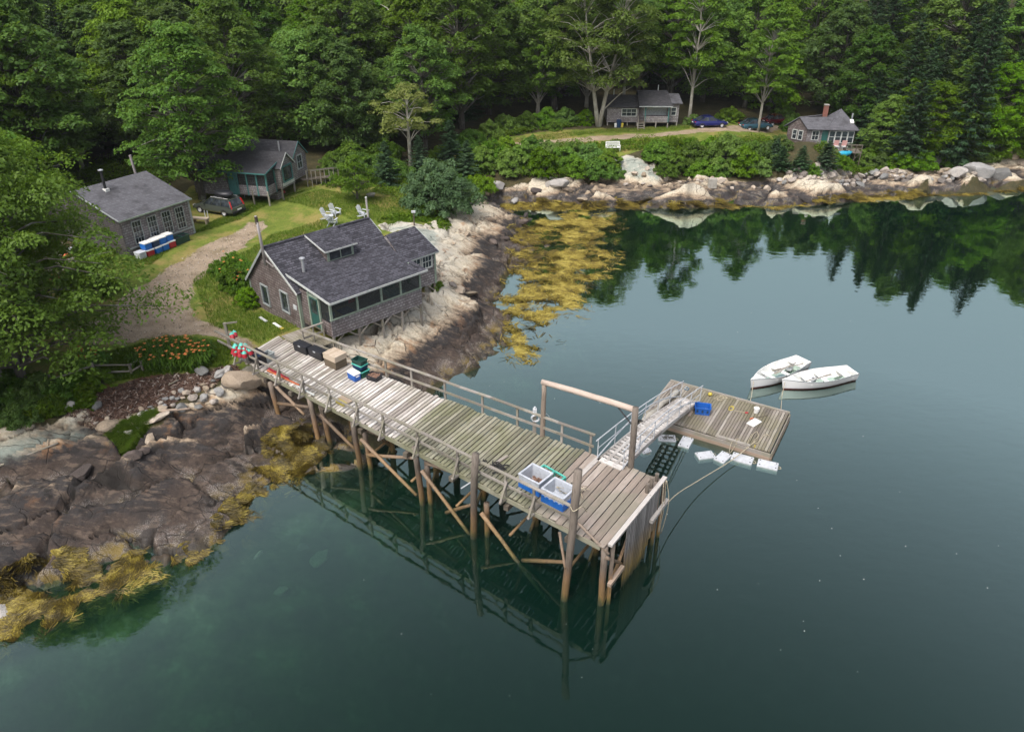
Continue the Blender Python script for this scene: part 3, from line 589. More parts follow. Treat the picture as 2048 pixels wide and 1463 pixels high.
# seaward end: corner posts, cap rail and upright fender boards
E0,E1=Lt(1.)+LN*.05,Rt(1.)+RN*.05; EU=(E1-E0).normalized(); EN=Vector((EU.y,-EU.x,0)); EN=EN if EN.dot(LU)>0 else -EN
part('end_cap_rail',M['pale'],lambda q:q.bar(E0+EN*.12+Vector((0,0,.10)),E1+EN*.12+EU*.15+Vector((0,0,.10)),.17,.10))
for f in(.02,.98): 
    a=E0.lerp(E1,f)-EN*.1; piling(a+Vector((0,0,-.1)),Vector((a.x,a.y,-2)),.13,)
fb=MB()
f=.30
while f<.93:
    w=.036 if f<.62 else .042; p=E0.lerp(E1,f)+EN*.16
    bot=random.uniform(-.35,.1) if f<.72 else random.uniform(.2,1.0)
    if f>.72 and random.random()<.45: f+=w; continue
    wd=(E1-E0).length*w-.04
    fb.obox(Vector((p.x,p.y,(DZ-.02+bot)/2)),(wd,.05,DZ-.02-bot),Matrix((EU,EN,Vector((0,0,1)))).transposed(),0,(0,0,1)); f+=w
fb.build('fender_boards',M['fender'],WH)
part('fender_wale',M['pale'],lambda q:q.bar(E0.lerp(E1,.74)+EN*.26+Vector((0,0,-1.15)),E0.lerp(E1,1.08)+EN*.26+Vector((0,0,-1.1)),.14,.16)); part('fender_wale',M['log'],lambda q:q.bar(E0.lerp(E1,.0)+EN*.22+Vector((0,0,-1.75)),E0.lerp(E1,.24)+EN*.22+Vector((0,0,-1.7)),.15,.15))
for f in(.06,.90,1.03): part('fender_post',M['pile'],lambda q:q.bar(E0.lerp(E1,f)+EN*.12+Vector((0,0,0)),Vector((*(E0.lerp(E1,f)+EN*.12)[:2],-1.5)),.15,.13))
for f,h in((.78,.42),(.86,.5),(.97,.35)): part('end_cleat_post',M['pile'],lambda q:q.tube([E0.lerp(E1,f)-EN*.12+Vector((0,0,-.3)),E0.lerp(E1,f)-EN*.12+Vector((0,0,h))],.08,8))
brace(E0+EN*.05+Vector((0,0,-.5)),E0.lerp(E1,.5)+Vector((0,0,-2.8)),.07); brace(E0.lerp(E1,.5)+Vector((0,0,-.5)),E0+Vector((0,0,-2.9)),.07)
brace(BT[5][0]+Vector((0,0,-2.2)),E0+EN*.1+Vector((0,0,-.3)),.06)
brace(Lt(.91,DZ-.4)+LN*.1,BT[5][1]+Vector((0,0,1.6)),.06)
# railings
RH=1.0
def railing(P,U,Nn,ts,t0,t1,kick,h=RH,skip=()):
    rt=MB(); n=10; pts=[P(t0+(t1-t0)*i/n)+Nn*.06+Vector((0,0,h+random.uniform(-.02,.02))) for i in range(n+1)]
    rl=MB()
    for a,b in zip(pts,pts[1:]): rl.bar(a,b,.13,.05,ext=.02)
    top=rl.build('top_rail',M['rail'],WH)
    rl=MB(); pts=[P(t0+(t1-t0)*i/n)+Nn*.03+Vector((0,0,h*.45+random.uniform(-.025,.025))) for i in range(n+1)]
    for a,b in zip(pts,pts[1:]): rl.bar(a,b,.045,.11,ext=.015)
    rl.build('mid_rail',M['rail'],WH)
    for t in ts:
        pm=MB(); b=P(t)+Nn*.10; pm.bar(b+Vector((0,0,-.25)),b+Vector((0,0,h-.03)),.10,.06,up=Nn)
        post=pm.build('rail_post',M['rail'],WH)
        if kick:
            km=MB(); o=P(t)+Nn*.46+U*.03; km.bar(b+U*.06+Vector((0,0,h*.72)),o+Vector((0,0,-.12)),.09,.05,up=Nn); km.bar(P(t)-Nn*.1+U*.06+Vector((0,0,-.12)),o+Nn*.04+Vector((0,0,-.12)),.10,.06)
            km.build('outrigger',M['rail'],post)
tl=[tL(LS(px,py)) for px,py in [(462,690),(500,708),(545,732),(595,755),(651,780),(710,800),(765,825),(840,855),(927,890),(1015,940)]]
tl=sorted(set([max(-.08,t) for t in tl]))
tpos=[un(px,py,DZ+RH) for px,py in [(463,686),(500,706),(546,727),(594,751),(650,777),(710,802),(766,826),(840,857),(927,892),(1015,945),(1070,975)]]
railing(lambda t:Lt(t),LU,LN,[(p-L0).dot(LU)/LEN for p in tpos],-.085,(un(1150,1003,DZ+RH)-L0).dot(LU)/LEN,True)
RLEN=(R1-R0).length; tr=lambda px,py:(un(px,py,DZ+RH)-R0).dot(RU)/RLEN
railing(lambda t:Rt(t),RU,RN,[tr(*p) for p in [(662,683),(672,690),(763,722),(811,743),(875,770),(945,802),(1028,818),(1062,830),(1121,848),(1180,868)]]
        ,tr(606,658),tr(1194,864),False)
# landing from the wharf to the porch door, with its own rail
# gallows frame with a log across, over the gangway head
g0,g1=Rt(0)+RN*.12,None
ga=RSd(1083,868)+RN*.10; gb=RSd(1257,937)+RN*.12
ha,hb=2.55,2.85
part('frame_post',M['brace'],lambda q:q.tube(*log((ga.x,ga.y,DZ-.8),(ga.x,ga.y,DZ+ha),.12,.10),10),smooth=True)
part('frame_post',M['pile'],lambda q:q.tube(*log((gb.x,gb.y,-2.),(gb.x,gb.y,DZ+hb),.14,.12),10),smooth=True)
part('frame_beam',M['log'],lambda q:q.tube(*log((ga.x-.1*RU.x,ga.y-.1*RU.y,DZ+ha+.08),(gb.x+.05,gb.y,DZ+hb-.12),.115,.13),10),smooth=True)
part('frame_strut',M['black_metal'],lambda q:q.tube([Vector((gb.x,gb.y,DZ+hb-.9)),ga.lerp(gb,.82)+Vector((0,0,hb-.25))],.03,6))
# house landing
# ================================================================ GANGWAY
g00,g01=un(1196,916,DZ+.03),un(1244,937,DZ+.03); g10,g11=un(1362,794,.52),un(1398,803,.52)
gw=thing('gangway','white and grey ramp with pipe handrails sloping from the wharf down to the float','gangway')
def gpt(u,v,z=0):  # u along, v across
    a=g00.lerp(g10,u); b=g01.lerp(g11,u); p=a.lerp(b,v); return p+Vector((0,0,z+.22*math.sin(math.pi*u)))
K=MB(); nb=36
for i in range(nb):
    u=(i+.5)/nb; a,b=gpt(u,.04,.0),gpt(u,.96,.0); full_=True
    K.bar(a,b,.15,.03)
K.build('ramp_boards',M['pale'],gw)
pale=M['pale']
K=MB()
for i in range(12):
    for v in(.32,.68): K.bar(gpt(i/12,v,.022),gpt((i+1)/12,v,.022),.14,.022)
K.build('tread_boards',pale,gw)
K=MB()
for i in range(9):
    for v in(.03,.97): K.bar(gpt(i/9,v,-.07),gpt((i+1)/9,v,-.07),.08,.2,ext=.01)
K.build('side_beam',pale,gw)
for v in(-.03,1.03):
    K=MB(); N=12; hz=lambda u:.95
    pts=[gpt(-.02+1.04*i/N,v,.95) for i in range(N+1)]
    for i in range(N): K.tube([pts[i],pts[i+1]],.026,6)
    mids=[gpt(i/N,v,.5) for i in range(N+1)]
    for i in range(N): K.tube([mids[i],mids[i+1]],.018,6)
    for i in range(0,N+1,2): K.tube([gpt(i/N,v,0),gpt(i/N,v,.95)],.022,6)
    arc=[gpt(.5*i/N*2,v,.06+.62*math.sin(math.pi*i/N)) for i in range(N+1)]
    for i in range(N): K.tube([arc[i],arc[i+1]],.03,6)
    K.build('handrail',M['white_dirty'],gw)
part('landing_board',pale,lambda q:q.bar(un(1150,960,DZ+.03),un(1199,913,DZ+.03),.2,.05))
part('hinge_board',pale,lambda q:q.bar(g00+Vector((0,0,.0)),g01+Vector((0,0,0)),.22,.05))
# ================================================================ FLOAT
FTR,FBR=un(1580,825,.42),un(1542,905,.42); FV=(FBR-FTR); FW=FV.length; FV.normalize(); FU=Vector((FV.y,-FV.x,0)); FU=FU if FU.x<0 else -FU
FLN=6.35
fl=thing('float','low weathered plank float moored at the foot of the gangway','float',FTR.lerp(FTR+FU*FLN+FV*FW,.5)*1.0)
fl.location.z=0; FC=Vector(fl.location)
def fp(a,b,z): return FTR+FU*a+FV*b+Vector((0,0,z-.42))-FC*1.0
K=MB(); a=.06
while a<FLN-.1:
    w=.125; j=random.uniform(-.02,.02); K.bar(fp(a+w/2,.04+j,.42-.02+random.uniform(-.006,.006)),fp(a+w/2,FW-.04+j,.42-.02),w,.04); a+=w+.022
K.build('deck_boards',M['float_deck'],fl)
for z0,m in((.27,'rail'),(.08,'log')):
  for (a0,b0,a1,b1) in((0,-.02,FLN,-.02),(0,FW+.02,FLN,FW+.02),(-.02,.03,-.02,FW-.03),(FLN+.02,.03,FLN+.02,FW-.03)):
    K=MB(); K.bar(fp(a0,b0,z0),fp(a1,b1,z0),.07 if m=='rail' else .10,.19); K.build('side_board',M[m],fl)
K=MB(); K.bar(fp(0.,.05,.455),fp(FLN,.05,.455),.1,.09); K.build('edge_rail',M['rail'],fl)
K=MB(); K.bar(fp(1.0,FW-.04,.45),fp(2.6,FW-.04,.45),.11,.1); K.build('edge_rail',M['rail'],fl)
K=MB()
for b in(.5,2.0,3.4): K.tube([fp(.2,b,.0),fp(FLN-.2,b,.0)],.22,10)
K.build('flotation_log',M['rubber'],fl,smooth=True)
# white crate floats around the float
def crate_float():
    t=thing('floating_crate','white slatted lobster crate floating low in the water','crate',(0,0,0),0,'white crates floating by the float')
    b=MB(); b.box(-.50,.50,-.31,.31,-.22,.10); o=b.build('box',M['white_dirty'],t,bevel=.02)
    b=MB()
    for y in(-.24,-.12,0,.12,.24): b.box(-.48,.48,y-.05,y+.05,.102,.118)
    b.build('lid',M['white_dirty'],t)
    for x,y in((-.4,.2),(.4,-.2),(-.38,-.2),(.4,.2)): b=MB(); b.obox((x,y,.122),(.07,.05,.02)); b.build('latch',M['black'],t)
    b=MB(); b.tube([(.5,.1,.05),(.62,.06,.06),(.66,-.02,.02),(.6,-.1,.06),(.5,-.1,.05)],.014,5); b.build('rope_handle',M['rope'],t)
    return t
cf=crate_float()
CFS=[((1286,893),-62,.8,'white floating crate half hidden under the gangway'),((1334,873),-6,.85,'white floating crate with dark weed on its lid beside the foot of the gangway'),((1372,881),62,.88,'white floating crate lying just off the float corner under the gangway rope'),((1411,907),12,.85,'white floating crate with a rope loop, alone in the gap beside the float'),((1446,911),48,.85,'white floating crate wedged against its neighbour under the mooring ropes'),((1485,914),-28,.98,'largest white floating crate, below the hanging rope loops of the float'),((1536,926),-24,.92,'white floating crate off the outer corner of the float, trailing a line')]
for i,(p,a,s_,lb) in enumerate(CFS):
    q=un(*p,.1); q.z=-.03
    if i==0: cf.location=q; cf.rotation_euler=(0,0,R(a)); cf.scale=(s_,)*3; cf['label']=lb; o=cf
    else: o=dup(cf,q,R(a),lb,None,s_)
def weedpad(b,c,r,n):
    for _ in range(n):
        a=random.random()*6.28; p=Vector((random.uniform(-r,r),random.uniform(-r,r)*.6,.125+random.random()*.02)); b.bar(p,p+Vector((math.cos(a)*.15,math.sin(a)*.15,.01)),.03,.008)
b=MB(); weedpad(b,0,.22,22); w_=tag(b.build('weed_clump',M['rope_dark'],loc=un(*CFS[1][0],.1)),'small dark clump of seaweed lying on a white floating crate','seaweed'); w_.location.z=0
# ================================================================ SKIFFS
def skiff(label,bow,stern,yaw_flip=False,oars=1):
    d=(stern-bow); L=d.length; yaw=math.atan2(-d.y,-d.x); c=bow.lerp(stern,.5)
    t=thing('rowing_skiff',label,'boat',(c.x,c.y,0),yaw,'white skiffs moored off the float')
    N=18; half=L/2
    st=[]
    for i in range(N+1):
        u=i/N; x=-half+L*u                       # stern at -x, bow at +x
        w=.70*(1-.28*(1-sm(u,0,.45)))*(1-max(0,(u-.42)/.58)**2.1)+.015
        sheer=.46+.20*max(0,u-.45)**1.6*2.2+.03*(1-u)
        keel=-.10+.12*max(0,u-.8)*2
        st.append((x,w,sheer,keel))
    def shell(inset,flr,b,m):
        rows=[]
        for x,w,s_,k in st:
            w2=max(.006,w-inset); k2=k+flr
            prof=[(0,k2),(.45*w2,k2+.01),(.74*w2,k2+.09),(.88*w2,k2+.24),(w2,s_)]
            rows.append([(x+(.16*(z-k)/.6 if x>half*.9 else 0),y,z) for y,z in [(-y,z) for y,z in prof[::-1]]+prof[1:]])
        n=len(rows[0]); vs=[p for r_ in rows for p in r_]
        fs=[(i*n+j,i*n+j+1,(i+1)*n+j+1,(i+1)*n+j) for i in range(N) for j in range(n-1)]
        fs.append(tuple(range(n))); b.add(vs,fs,m)
    b=MB(); shell(0,0,b,0); hull=b.build('hull',m_hull,t,smooth=True,sharp=40)
    b=MB(); shell(.03,.07,b,0); b.build('hull_lining',M['white'],t,smooth=True,sharp=40)
    for sg in(-1,1):
        b=MB(); b.tube([(x+(.16 if x>half*.9 else 0),sg*(w-.005),s_+.005) for x,w,s_,k in st],.024,6); b.build('gunwale',M['trim_grey'] if sg>0 else M['white'],t,smooth=True)
    x,w,s_,k=st[0]; b=MB(); b.prism([(x-.02,-w,s_),(x-.02,w,s_),(x-.02,w*.72,.02),(x-.02,-w*.72,.02)],(.05,0,0)); b.build('transom',M['white'],t)
    for u,h,wd in((.14,.30,.42),(.45,.30,.24),(.72,.32,.22)):
        i=int(u*N); x,w,s_,k=st[i]; b=MB(); b.box(x-wd/2,x+wd/2,-w*.93,w*.93,h-.02,h+.015); b.build('thwart',M['white'],t)
    b=MB(); x,w,s_,k=st[N]; b.prism([(st[N-3][0],-st[N-3][1]*.95,st[N-3][2]-.03),(st[N-3][0],st[N-3][1]*.95,st[N-3][2]-.03),(x+.1,0,s_-.02)],(0,0,.02)); b.build('foredeck',M['white'],t)
    for u in(.38,.6):
        i=int(u*N); x,w,s_,k=st[i]
        for sg in(-1,1): b=MB(); b.tube([(x,sg*w,s_-.02),(x,sg*w,s_+.07)],.018,6); b.build('oarlock',M['black_metal'],t)
    return t,L
k=NT('skiff_hull'); z=k.n('ShaderNodeSeparateXYZ',2,Vector=k.obj()); m_hull=k.out(k.bsdf(k.mix(k.step(z,.065,.085),(.16,.035,.03),(.8,.8,.79)),.35))
s1,sl1=skiff('white skiff lying behind, with oars and a grey bag in its stern',un(1506,757,.62),un(1608,716,.5))
s2,sl2=skiff('white skiff in front, nosing out from the float, with a paddle along its floor',un(1570,758,.62),un(1706,738,.5))
def oar(label,root,p0,p1,mat='rail',short=False):
    t=thing('oar',label,'oar',root.location,root.rotation_euler.z)
    p0,p1=Vector(p0),Vector(p1); d=(p1-p0).normalized(); b=MB(); b.tube([p0,p0.lerp(p1,.72)],.026,6); b.build('shaft',M[mat],t)
    b=MB(); b.bar(p0.lerp(p1,.70),p1,.13,.02); b.build('blade',M[mat],t); return t
oar('pale wooden oar lying across the thwarts of the rear skiff',s1,(-1.9,.2,.36),(.2,-.25,.36)); oar('second oar in the rear skiff, closer to its side',s1,(-1.7,-.1,.37),(.4,.05,.37))
oar('grey paddle lying along the floor of the front skiff',s2,(.9,.12,.36),(-.9,-.1,.36)); 
def bag(label,root,c,sz,mat):
    b=MB(); b.lathe([(.02,0),(sz,.03),(sz*1.05,sz*.5),(sz*.7,sz*.9),(.05,sz)],10); 
    for i,v in enumerate(b.v): b.v[i]=(v[0]*1.7+random.uniform(-.02,.02),v[1]+random.uniform(-.02,.02),v[2]*.8)
    o=b.build('bag',M[mat],None,smooth=True); o.location=root.matrix_basis@Vector(c); o.rotation_euler=(0,0,root.rotation_euler.z+.4); return tag(o,label,'bag')
bag('grey bag on the stern floor of the rear skiff',s1,(-1.2,-.15,.06),.2,'trim_grey'); bag('small pale sack beside the paddle in the front skiff',s2,(.1,-.3,.06),.17,'white_dirty')
def ropeobj(label,pts,r=.016,mat='rope',cat='rope',nm='rope',group=None,sub=6):
    P=[Vector(p) for p in pts]; out=[]
    for i in range(len(P)-1):
        a=P[max(i-1,0)];b=P[i];c=P[i+1];d=P[min(i+2,len(P)-1)]
        for j in range(sub):
            t=j/sub; out.append(.5*((2*b)+(c-a)*t+(2*a-5*b+4*c-d)*t*t+(3*b-a-3*c+d)*t**3))
    out.append(P[-1]); q=MB(); q.tube(out,r,5); return tag(q.build(nm,M[mat],None,smooth=True),label,cat,group)
ropeobj('mooring line from the bow of the rear skiff down to the float',[un(1507,762,.55),un(1503,790,.1),un(1501,800,.02),un(1505,803,.3)],.018)
ropeobj('mooring line from the bow of the front skiff down to the float',[un(1570,764,.55),un(1564,790,.03),un(1563,803,.02),un(1562,818,.4)],.018)
ropeobj('long slack rope drooping from the float to the end of the wharf',[un(1512,880,.5),un(1465,918,.25),un(1400,958,.5),un(1350,990,1.1),un(1316,1030,1.6)],.022)
for lb,pts in [('rope looped over the float edge beside the yellow handles',[(1478,876,.45),(1466,880,.44),(1460,894,.35),(1459,905,.05),(1464,900,.04),(1470,890,.3)]),('tangled rope coil on the float by the white board',[(1500,880,.45),(1506,868,.45),(1514,862,.45),(1516,872,.45),(1508,880,.45),(1512,886,.45),(1520,880,.45),(1530,868,.45),(1538,870,.45)]),('rope hanging off the front edge of the float toward the largest crate',[(1504,866,.45),(1497,880,.46),(1494,893,.3),(1495,905,.02)])]:
    ropeobj(lb,[un(*p) for p in pts],.017)
for lb,pts,mt in [('yellow rope coil in the middle of the float',[(1460,812,.44),(1467,812,.44),(1466,818,.44),(1458,819,.44),(1460,812,.44),(1468,815,.44)],'yellow'),('pale rope strung over the float deck past the yellow coil',[(1468,820,.44),(1480,822,.44),(1492,824,.44)],'rope'),('pile of pale rope by the top edge of the float',[(1428,797,.44),(1440,790,.45),(1448,795,.44),(1442,800,.44),(1434,797,.45),(1446,790,.44),(1455,796,.45),(1440,794,.44)],'rope'),('blue rope end by the head of the float',[(1371,773,.44),(1378,776,.45),(1374,779,.44),(1368,776,.45)],'rope_blue')]:
    ropeobj(lb,[un(*p) for p in pts],.02,mt)
b=MB(); b.lathe([(.02,0),(.1,.03),(.12,.1),(.08,.17),(.03,.2)],10); tag(b.build('buoy',M['yellow'],None,smooth=True,loc=un(1420,790,.43)),'small yellow buoy lying by the rope pile on the float','buoy')
# things on the float
def openbox(name,label,cat,loc,rz,L,W,Hh,mat,taper=.9,wall=.03,fill=None,slots=False,group=None,band=None,rim=True):
    t=thing(name,label,cat,loc,rz,group); b=MB(); tp=taper
    o=[(-L/2*tp,-W/2*tp),(L/2*tp,-W/2*tp),(L/2*tp,W/2*tp),(-L/2*tp,W/2*tp)]; T=[(x/tp,y/tp) for x,y in o]
    i0=[(x-math.copysign(wall,x),y-math.copysign(wall,y)) for x,y in o]; it=[(x-math.copysign(wall,x),y-math.copysign(wall,y)) for x,y in T]
    vs=[(*p,0) for p in o]+[(*p,Hh) for p in T]+[(*p,Hh) for p in it]+[(*p,wall) for p in i0]
    fs=[(3,2,1,0)]+[(i,(i+1)%4,4+(i+1)%4,4+i) for i in range(4)]+[(4+i,4+(i+1)%4,8+(i+1)%4,8+i) for i in range(4)]+[(8+i,8+(i+1)%4,12+(i+1)%4,12+i) for i in range(4)]+[(12,13,14,15)]
    b.add(vs,fs); b.build('tub',M[mat],t,bevel=.008)
    if rim:
        b=MB(); 
        for i in range(4): b.bar((*T[i],Hh-.02),(*T[(i+1)%4],Hh-.02),.045,.045,ext=.018)
        b.build('rim',M[band or mat],t,bevel=.006)
    if fill:
        b=MB()
        for _ in range(60):
            x,y=random.uniform(-.42,.42)*L*tp,random.uniform(-.42,.42)*W*tp; z=Hh*fill[1]*random.uniform(.75,1.1); a=random.random()*6.3
            b.obox((x,y,z),(random.uniform(.06,.16),random.uniform(.04,.09),.05),Matrix.Rotation(a,3,'Z')@Matrix.Rotation(random.uniform(-.5,.5),3,'X'))
        b.build('contents',M[fill[0]],t)
    return t
fa=math.atan2(FU.y,FU.x)
bc=openbox('plastic_crate','bright blue plastic fish crate standing on the float beside the gangway foot','crate',un(1404,824,.42),fa+.3,.78,.55,.42,'blue',fill=('trim_grey',.25))
b=MB(); 
for x in(-.25,0,.25):
    for y in(-.272,.272): b.obox((x,y*.96,.22),(.10,.02,.16))
b.build('slot',M['navy'],bc)
t=thing('bucket','small white bucket on the float','bucket',un(1512,824,.42)); b=MB(); b.lathe([(.0,.0),(.11,0),(.14,.28),(.125,.28),(.10,.03),(0,.03)],14); b.build('pail',M['white'],t,smooth=True,sharp=40); b=MB(); b.tube([(.14*math.cos(a),.14*math.sin(a),.27) for a in np.linspace(0,6.283,15)],.012,5); b.build('rim',M['white'],t); b=MB(); b.tube([(-.14,0,.26),(-.1,-.14,.2),(.0,-.2,.18),(.1,-.14,.2),(.14,0,.26)],.008,4); b.build('bail',M['metal'],t)
b=MB(); b.obox((0,0,.03),(.72,.42,.05)); o=tag(b.build('cutting_board',M['white'],None,bevel=.02,loc=un(1508,845,.42)),'white cutting board lying flat on the float below the bucket','board'); o.rotation_euler=(0,0,fa+R(70))
t=thing('fish_club','long dark stick lying between the bucket and the white board','stick',un(1517,833,.45),R(18)); b=MB(); b.tube([(-.35,0,0),(.5,0,0)],.02,6); b.build('shaft',M['beam'],t); b=MB(); b.bar((-.5,0,0),(-.3,0,0),.05,.04); b.build('grip',M['orange'],t)
b=MB(); b.obox((0,0,.04),(.55,.12,.07)); o=tag(b.build('plank',M['log'],None,bevel=.01,loc=un(1381,827,.42)),'short orange timber offcut on the float beside the blue crate','plank'); o.rotation_euler=(0,0,R(60))
b=MB(); b.obox((0,0,.02),(.16,.09,.04)); tag(b.build('brick',M['red'],None,bevel=.01,loc=un(1493,825,.42)),'small red brick at the end of the pale rope on the float','brick')
t=thing('rolled_tarpaulin','grey rolled cover lying behind the gangway at the float corner','tarpaulin',un(1318,818,.45),R(52)); b=MB(); b.tube([(x,.05*math.sin(x*3),.16+.03*math.sin(x*5)) for x in np.linspace(-1.9,1.9,14)],[.10+.08*abs(math.sin(x*2.2+.4)) for x in np.linspace(-1.9,1.9,14)],10); b.build('roll',M['concrete'],t,smooth=True); b=MB(); b.lathe([(.12,0),(.24,.0),(.24,.2),(.12,.2)],14,(-2.1,0,.16)); b.build('tyre',M['rubber'],t)
t=thing('boat_hook','pair of yellow wooden handles lashed on the front edge of the float','handle',un(1472,884,.4)); 
for dx in(0,.75): b=MB(); b.bar((dx,-dx*.5,-.25),(dx+.05,-dx*.5+.02,.1),.05,.05); b.build('bar',M['yellow'],t)
# ================================================================ BUILDINGS
def slab(b,q,th=.08,m=0,ax=None):
    q=[Vector(p) for p in q]; n=(q[1]-q[0]).cross(q[3]-q[0]).normalized(); n=n if n.z>0 else -n
    b.prism(q,n*th,m,ax)
def window(root,o,u,n,w,h,cols=1,rows=2,fr='trim_white',gl='glass',fw=.07,name='window',mw=.03):
    """o: centre on the wall, u: horizontal direction, n: outward normal (root space)"""
    o,u,n=Vector(o),Vector(u),Vector(n); zz=n.cross(u); zz=zz if zz.z>0 else -zz
    P=lambda a,b_,d: o+u*a+zz*b_+n*d
    b=MB()
    for s in(-1,1):
        b.bar(P(s*(w/2+fw/2),-h/2-fw,.035),P(s*(w/2+fw/2),h/2+fw,.035),fw,.07,up=n)
        b.bar(P(-w/2,s*(h/2+fw/2),.034),P(w/2,s*(h/2+fw/2),.034),fw,.066,up=n)
    for i in range(1,cols): b.bar(P(-w/2+w*i/cols,-h/2,.03),P(-w/2+w*i/cols,h/2,.03),mw,.03,up=n)
    for i in range(1,rows): b.bar(P(-w/2,-h/2+h*i/rows,.031),P(w/2,-h/2+h*i/rows,.031),mw*1.2,.03,up=n)
    f=b.build(name,M[fr],root); b=MB(); b.prism([P(-w/2,-h/2,.008),P(w/2,-h/2,.008),P(w/2,h/2,.008),P(-w/2,h/2,.008)],n*.008); b.build('pane',M[gl],f); return f
def tub(root,name,mat,pts,r,n=8,parent=None): b=MB(); b.tube(pts,r,n); return b.build(name,M[mat],parent or root,smooth=True,sharp=50)
def stovepipe(root,x,y,z,h,mat='metal',r=.085,dark=None):
    p=tub(root,'stove_pipe',dark or mat,[(x,y,z),(x,y,z+h)],r,12); b=MB(); b.lathe([(.0,0.12),(r*1.9,.05),(r*1.9,0),(0,0.)],14,(x,y,z+h+.03)); b.build('pipe_cap',M[mat],p,smooth=True,sharp=40); return p
def pieces(root,name,mat,lst,**kw):
    for f in lst: b=MB(); f(b); b.build(name,M[mat],root,**kw)
# ---------------------------------------------------------------- middle cottage (nearest)
h1=thing('shingled_cottage','grey brown shingled cottage with screened porch and dormer, on posts beside the wharf head','cottage',(-11.44,35.887,2.9),R(45.5))
Z=lambda z:z-2.9
L_,W_=6.82,5.46; YR,ZR,EF,EB=2.87,6.79,5.07,4.30
b=MB(); b.prism([(0,0,Z(2.75)),(0,W_,Z(2.3)),(0,W_,Z(EB)),(0,YR,Z(ZR)-.03),(0,0,Z(EF))],(.06,0,0)); b.build('gable_wall',M['shingle_brown'],h1)
b=MB(); b.prism([(.06,0,Z(2.9)),(.06,W_,Z(2.6)),(.06,W_,Z(EB)),(.06,YR,Z(ZR)-.04),(.06,0,Z(EF)-.01)],(L_-.06,0,0)); b.build('wall',M['shingle'],h1)
YS=.95; ZS=EF+.6*YS; ZP=5.30
b=MB(); sf=(ZR-EF)/YR; sb=(ZR-EB)/(W_-YR)
slab(b,[(-.14,-.16,Z(EF-.16*sf)),(L_+.1,-.16,Z(EF-.16*sf)),(L_+.1,YR,Z(ZR)),(-.14,YR,Z(ZR))],.07)
slab(b,[(-.14,W_+.2,Z(EB-.2*sb)),(L_+.1,W_+.2,Z(EB-.2*sb)),(L_+.1,YR,Z(ZR)),(-.14,YR,Z(ZR))],.07); 
rf=b.build('roof',M['roof'],h1)
b=MB(); b.bar((-.15,YR,Z(ZR)+.085),(L_+.11,YR,Z(ZR)+.085),.22,.03); b.build('ridge_cap',M['roof'],rf)
b=MB(); slab(b,[(.05,-3.06,Z(ZP-.03)),(6.45,-3.06,Z(ZP-.03)),(6.45,YS,Z(ZS)+.05),(.05,YS,Z(ZS)+.05)],.07); b.build('porch_roof',M['roof'],h1)
def rake(x,y0,z0,y1,z1,mat='trim_white',nm='rake_board'): b=MB(); b.bar((x,y0,Z(z0)),(x,y1,Z(z1)),.035,.13); b.build(nm,M[mat],h1)
rake(-.155,-.18,EF-.10,YR,ZR+.02); rake(-.155,W_+.2,EB-.16,YR,ZR+.02,'trim_grey'); rake(.03,-3.08,ZP-.0,YS+.1,ZS+.1); rake(L_+.12,1.75,EF+.6*1.75+.03,YR,ZR+.02,'trim_grey')
b=MB(); b.bar((.04,-3.08,Z(ZP+.0)),(6.46,-3.08,Z(ZP+.0)),.035,.11); b.build('eave_board',M['trim_white'],h1)
pieces(h1,'corner_board','trim_green',[lambda q:q.box(-.03,.12,-.03,-.005,Z(2.75),Z(EF)-.05),lambda q:q.box(-.035,-.005,-.03,.10,Z(2.75),Z(EF)-.05),lambda q:q.box(-.035,-.005,W_-.1,W_+.03,Z(2.35),Z(EB)-.05)])
# gable windows, sign, mast
for y,z in((3.73,3.72),(1.52,3.99)): window(h1,(0,y,Z(z)),(0,1,0),(-1,0,0),.68,1.12,1,1,'trim_grey','glass',.08)
b=MB(); b.box(-.03,-.003,.32,.66,Z(3.88),Z(4.14)); b.build('wall_sign',M['white_dirty'],h1)
b=MB(); b.tube([(-.22,2.65,Z(5.9)),(-.22,2.75,Z(8.0)),(-.22,2.82,Z(8.65))],[.085,.075,.06],10); mst=b.build('mast',M['pole'],h1,smooth=True); b=MB(); b.tube([(-.22,2.8,Z(8.2)),(-.22,2.81,Z(8.62))],.09,8); b.build('mast_head',M['beam'],mst)
pieces(h1,'mast_stay','pole',[lambda q:q.bar((-.2,2.65,Z(6.2)),(-.05,3.3,Z(5.95)),.05,.05),lambda q:q.bar((-.2,2.65,Z(6.2)),(-.05,2.1,Z(5.9)),.05,.05)])
stovepipe(h1,.95,.72,Z(5.45),1.0); b=MB(); b.obox((.97,.48,Z(5.45)+.02),(.30,.55,.03),Matrix.Rotation(math.atan(.6),3,'X')); b.obox((.95,.72,Z(5.56)),(.28,.28,.22)); b.build('flashing',M['white'],h1)
stovepipe(h1,6.3,5.2,Z(4.7),.9,'white',.06)
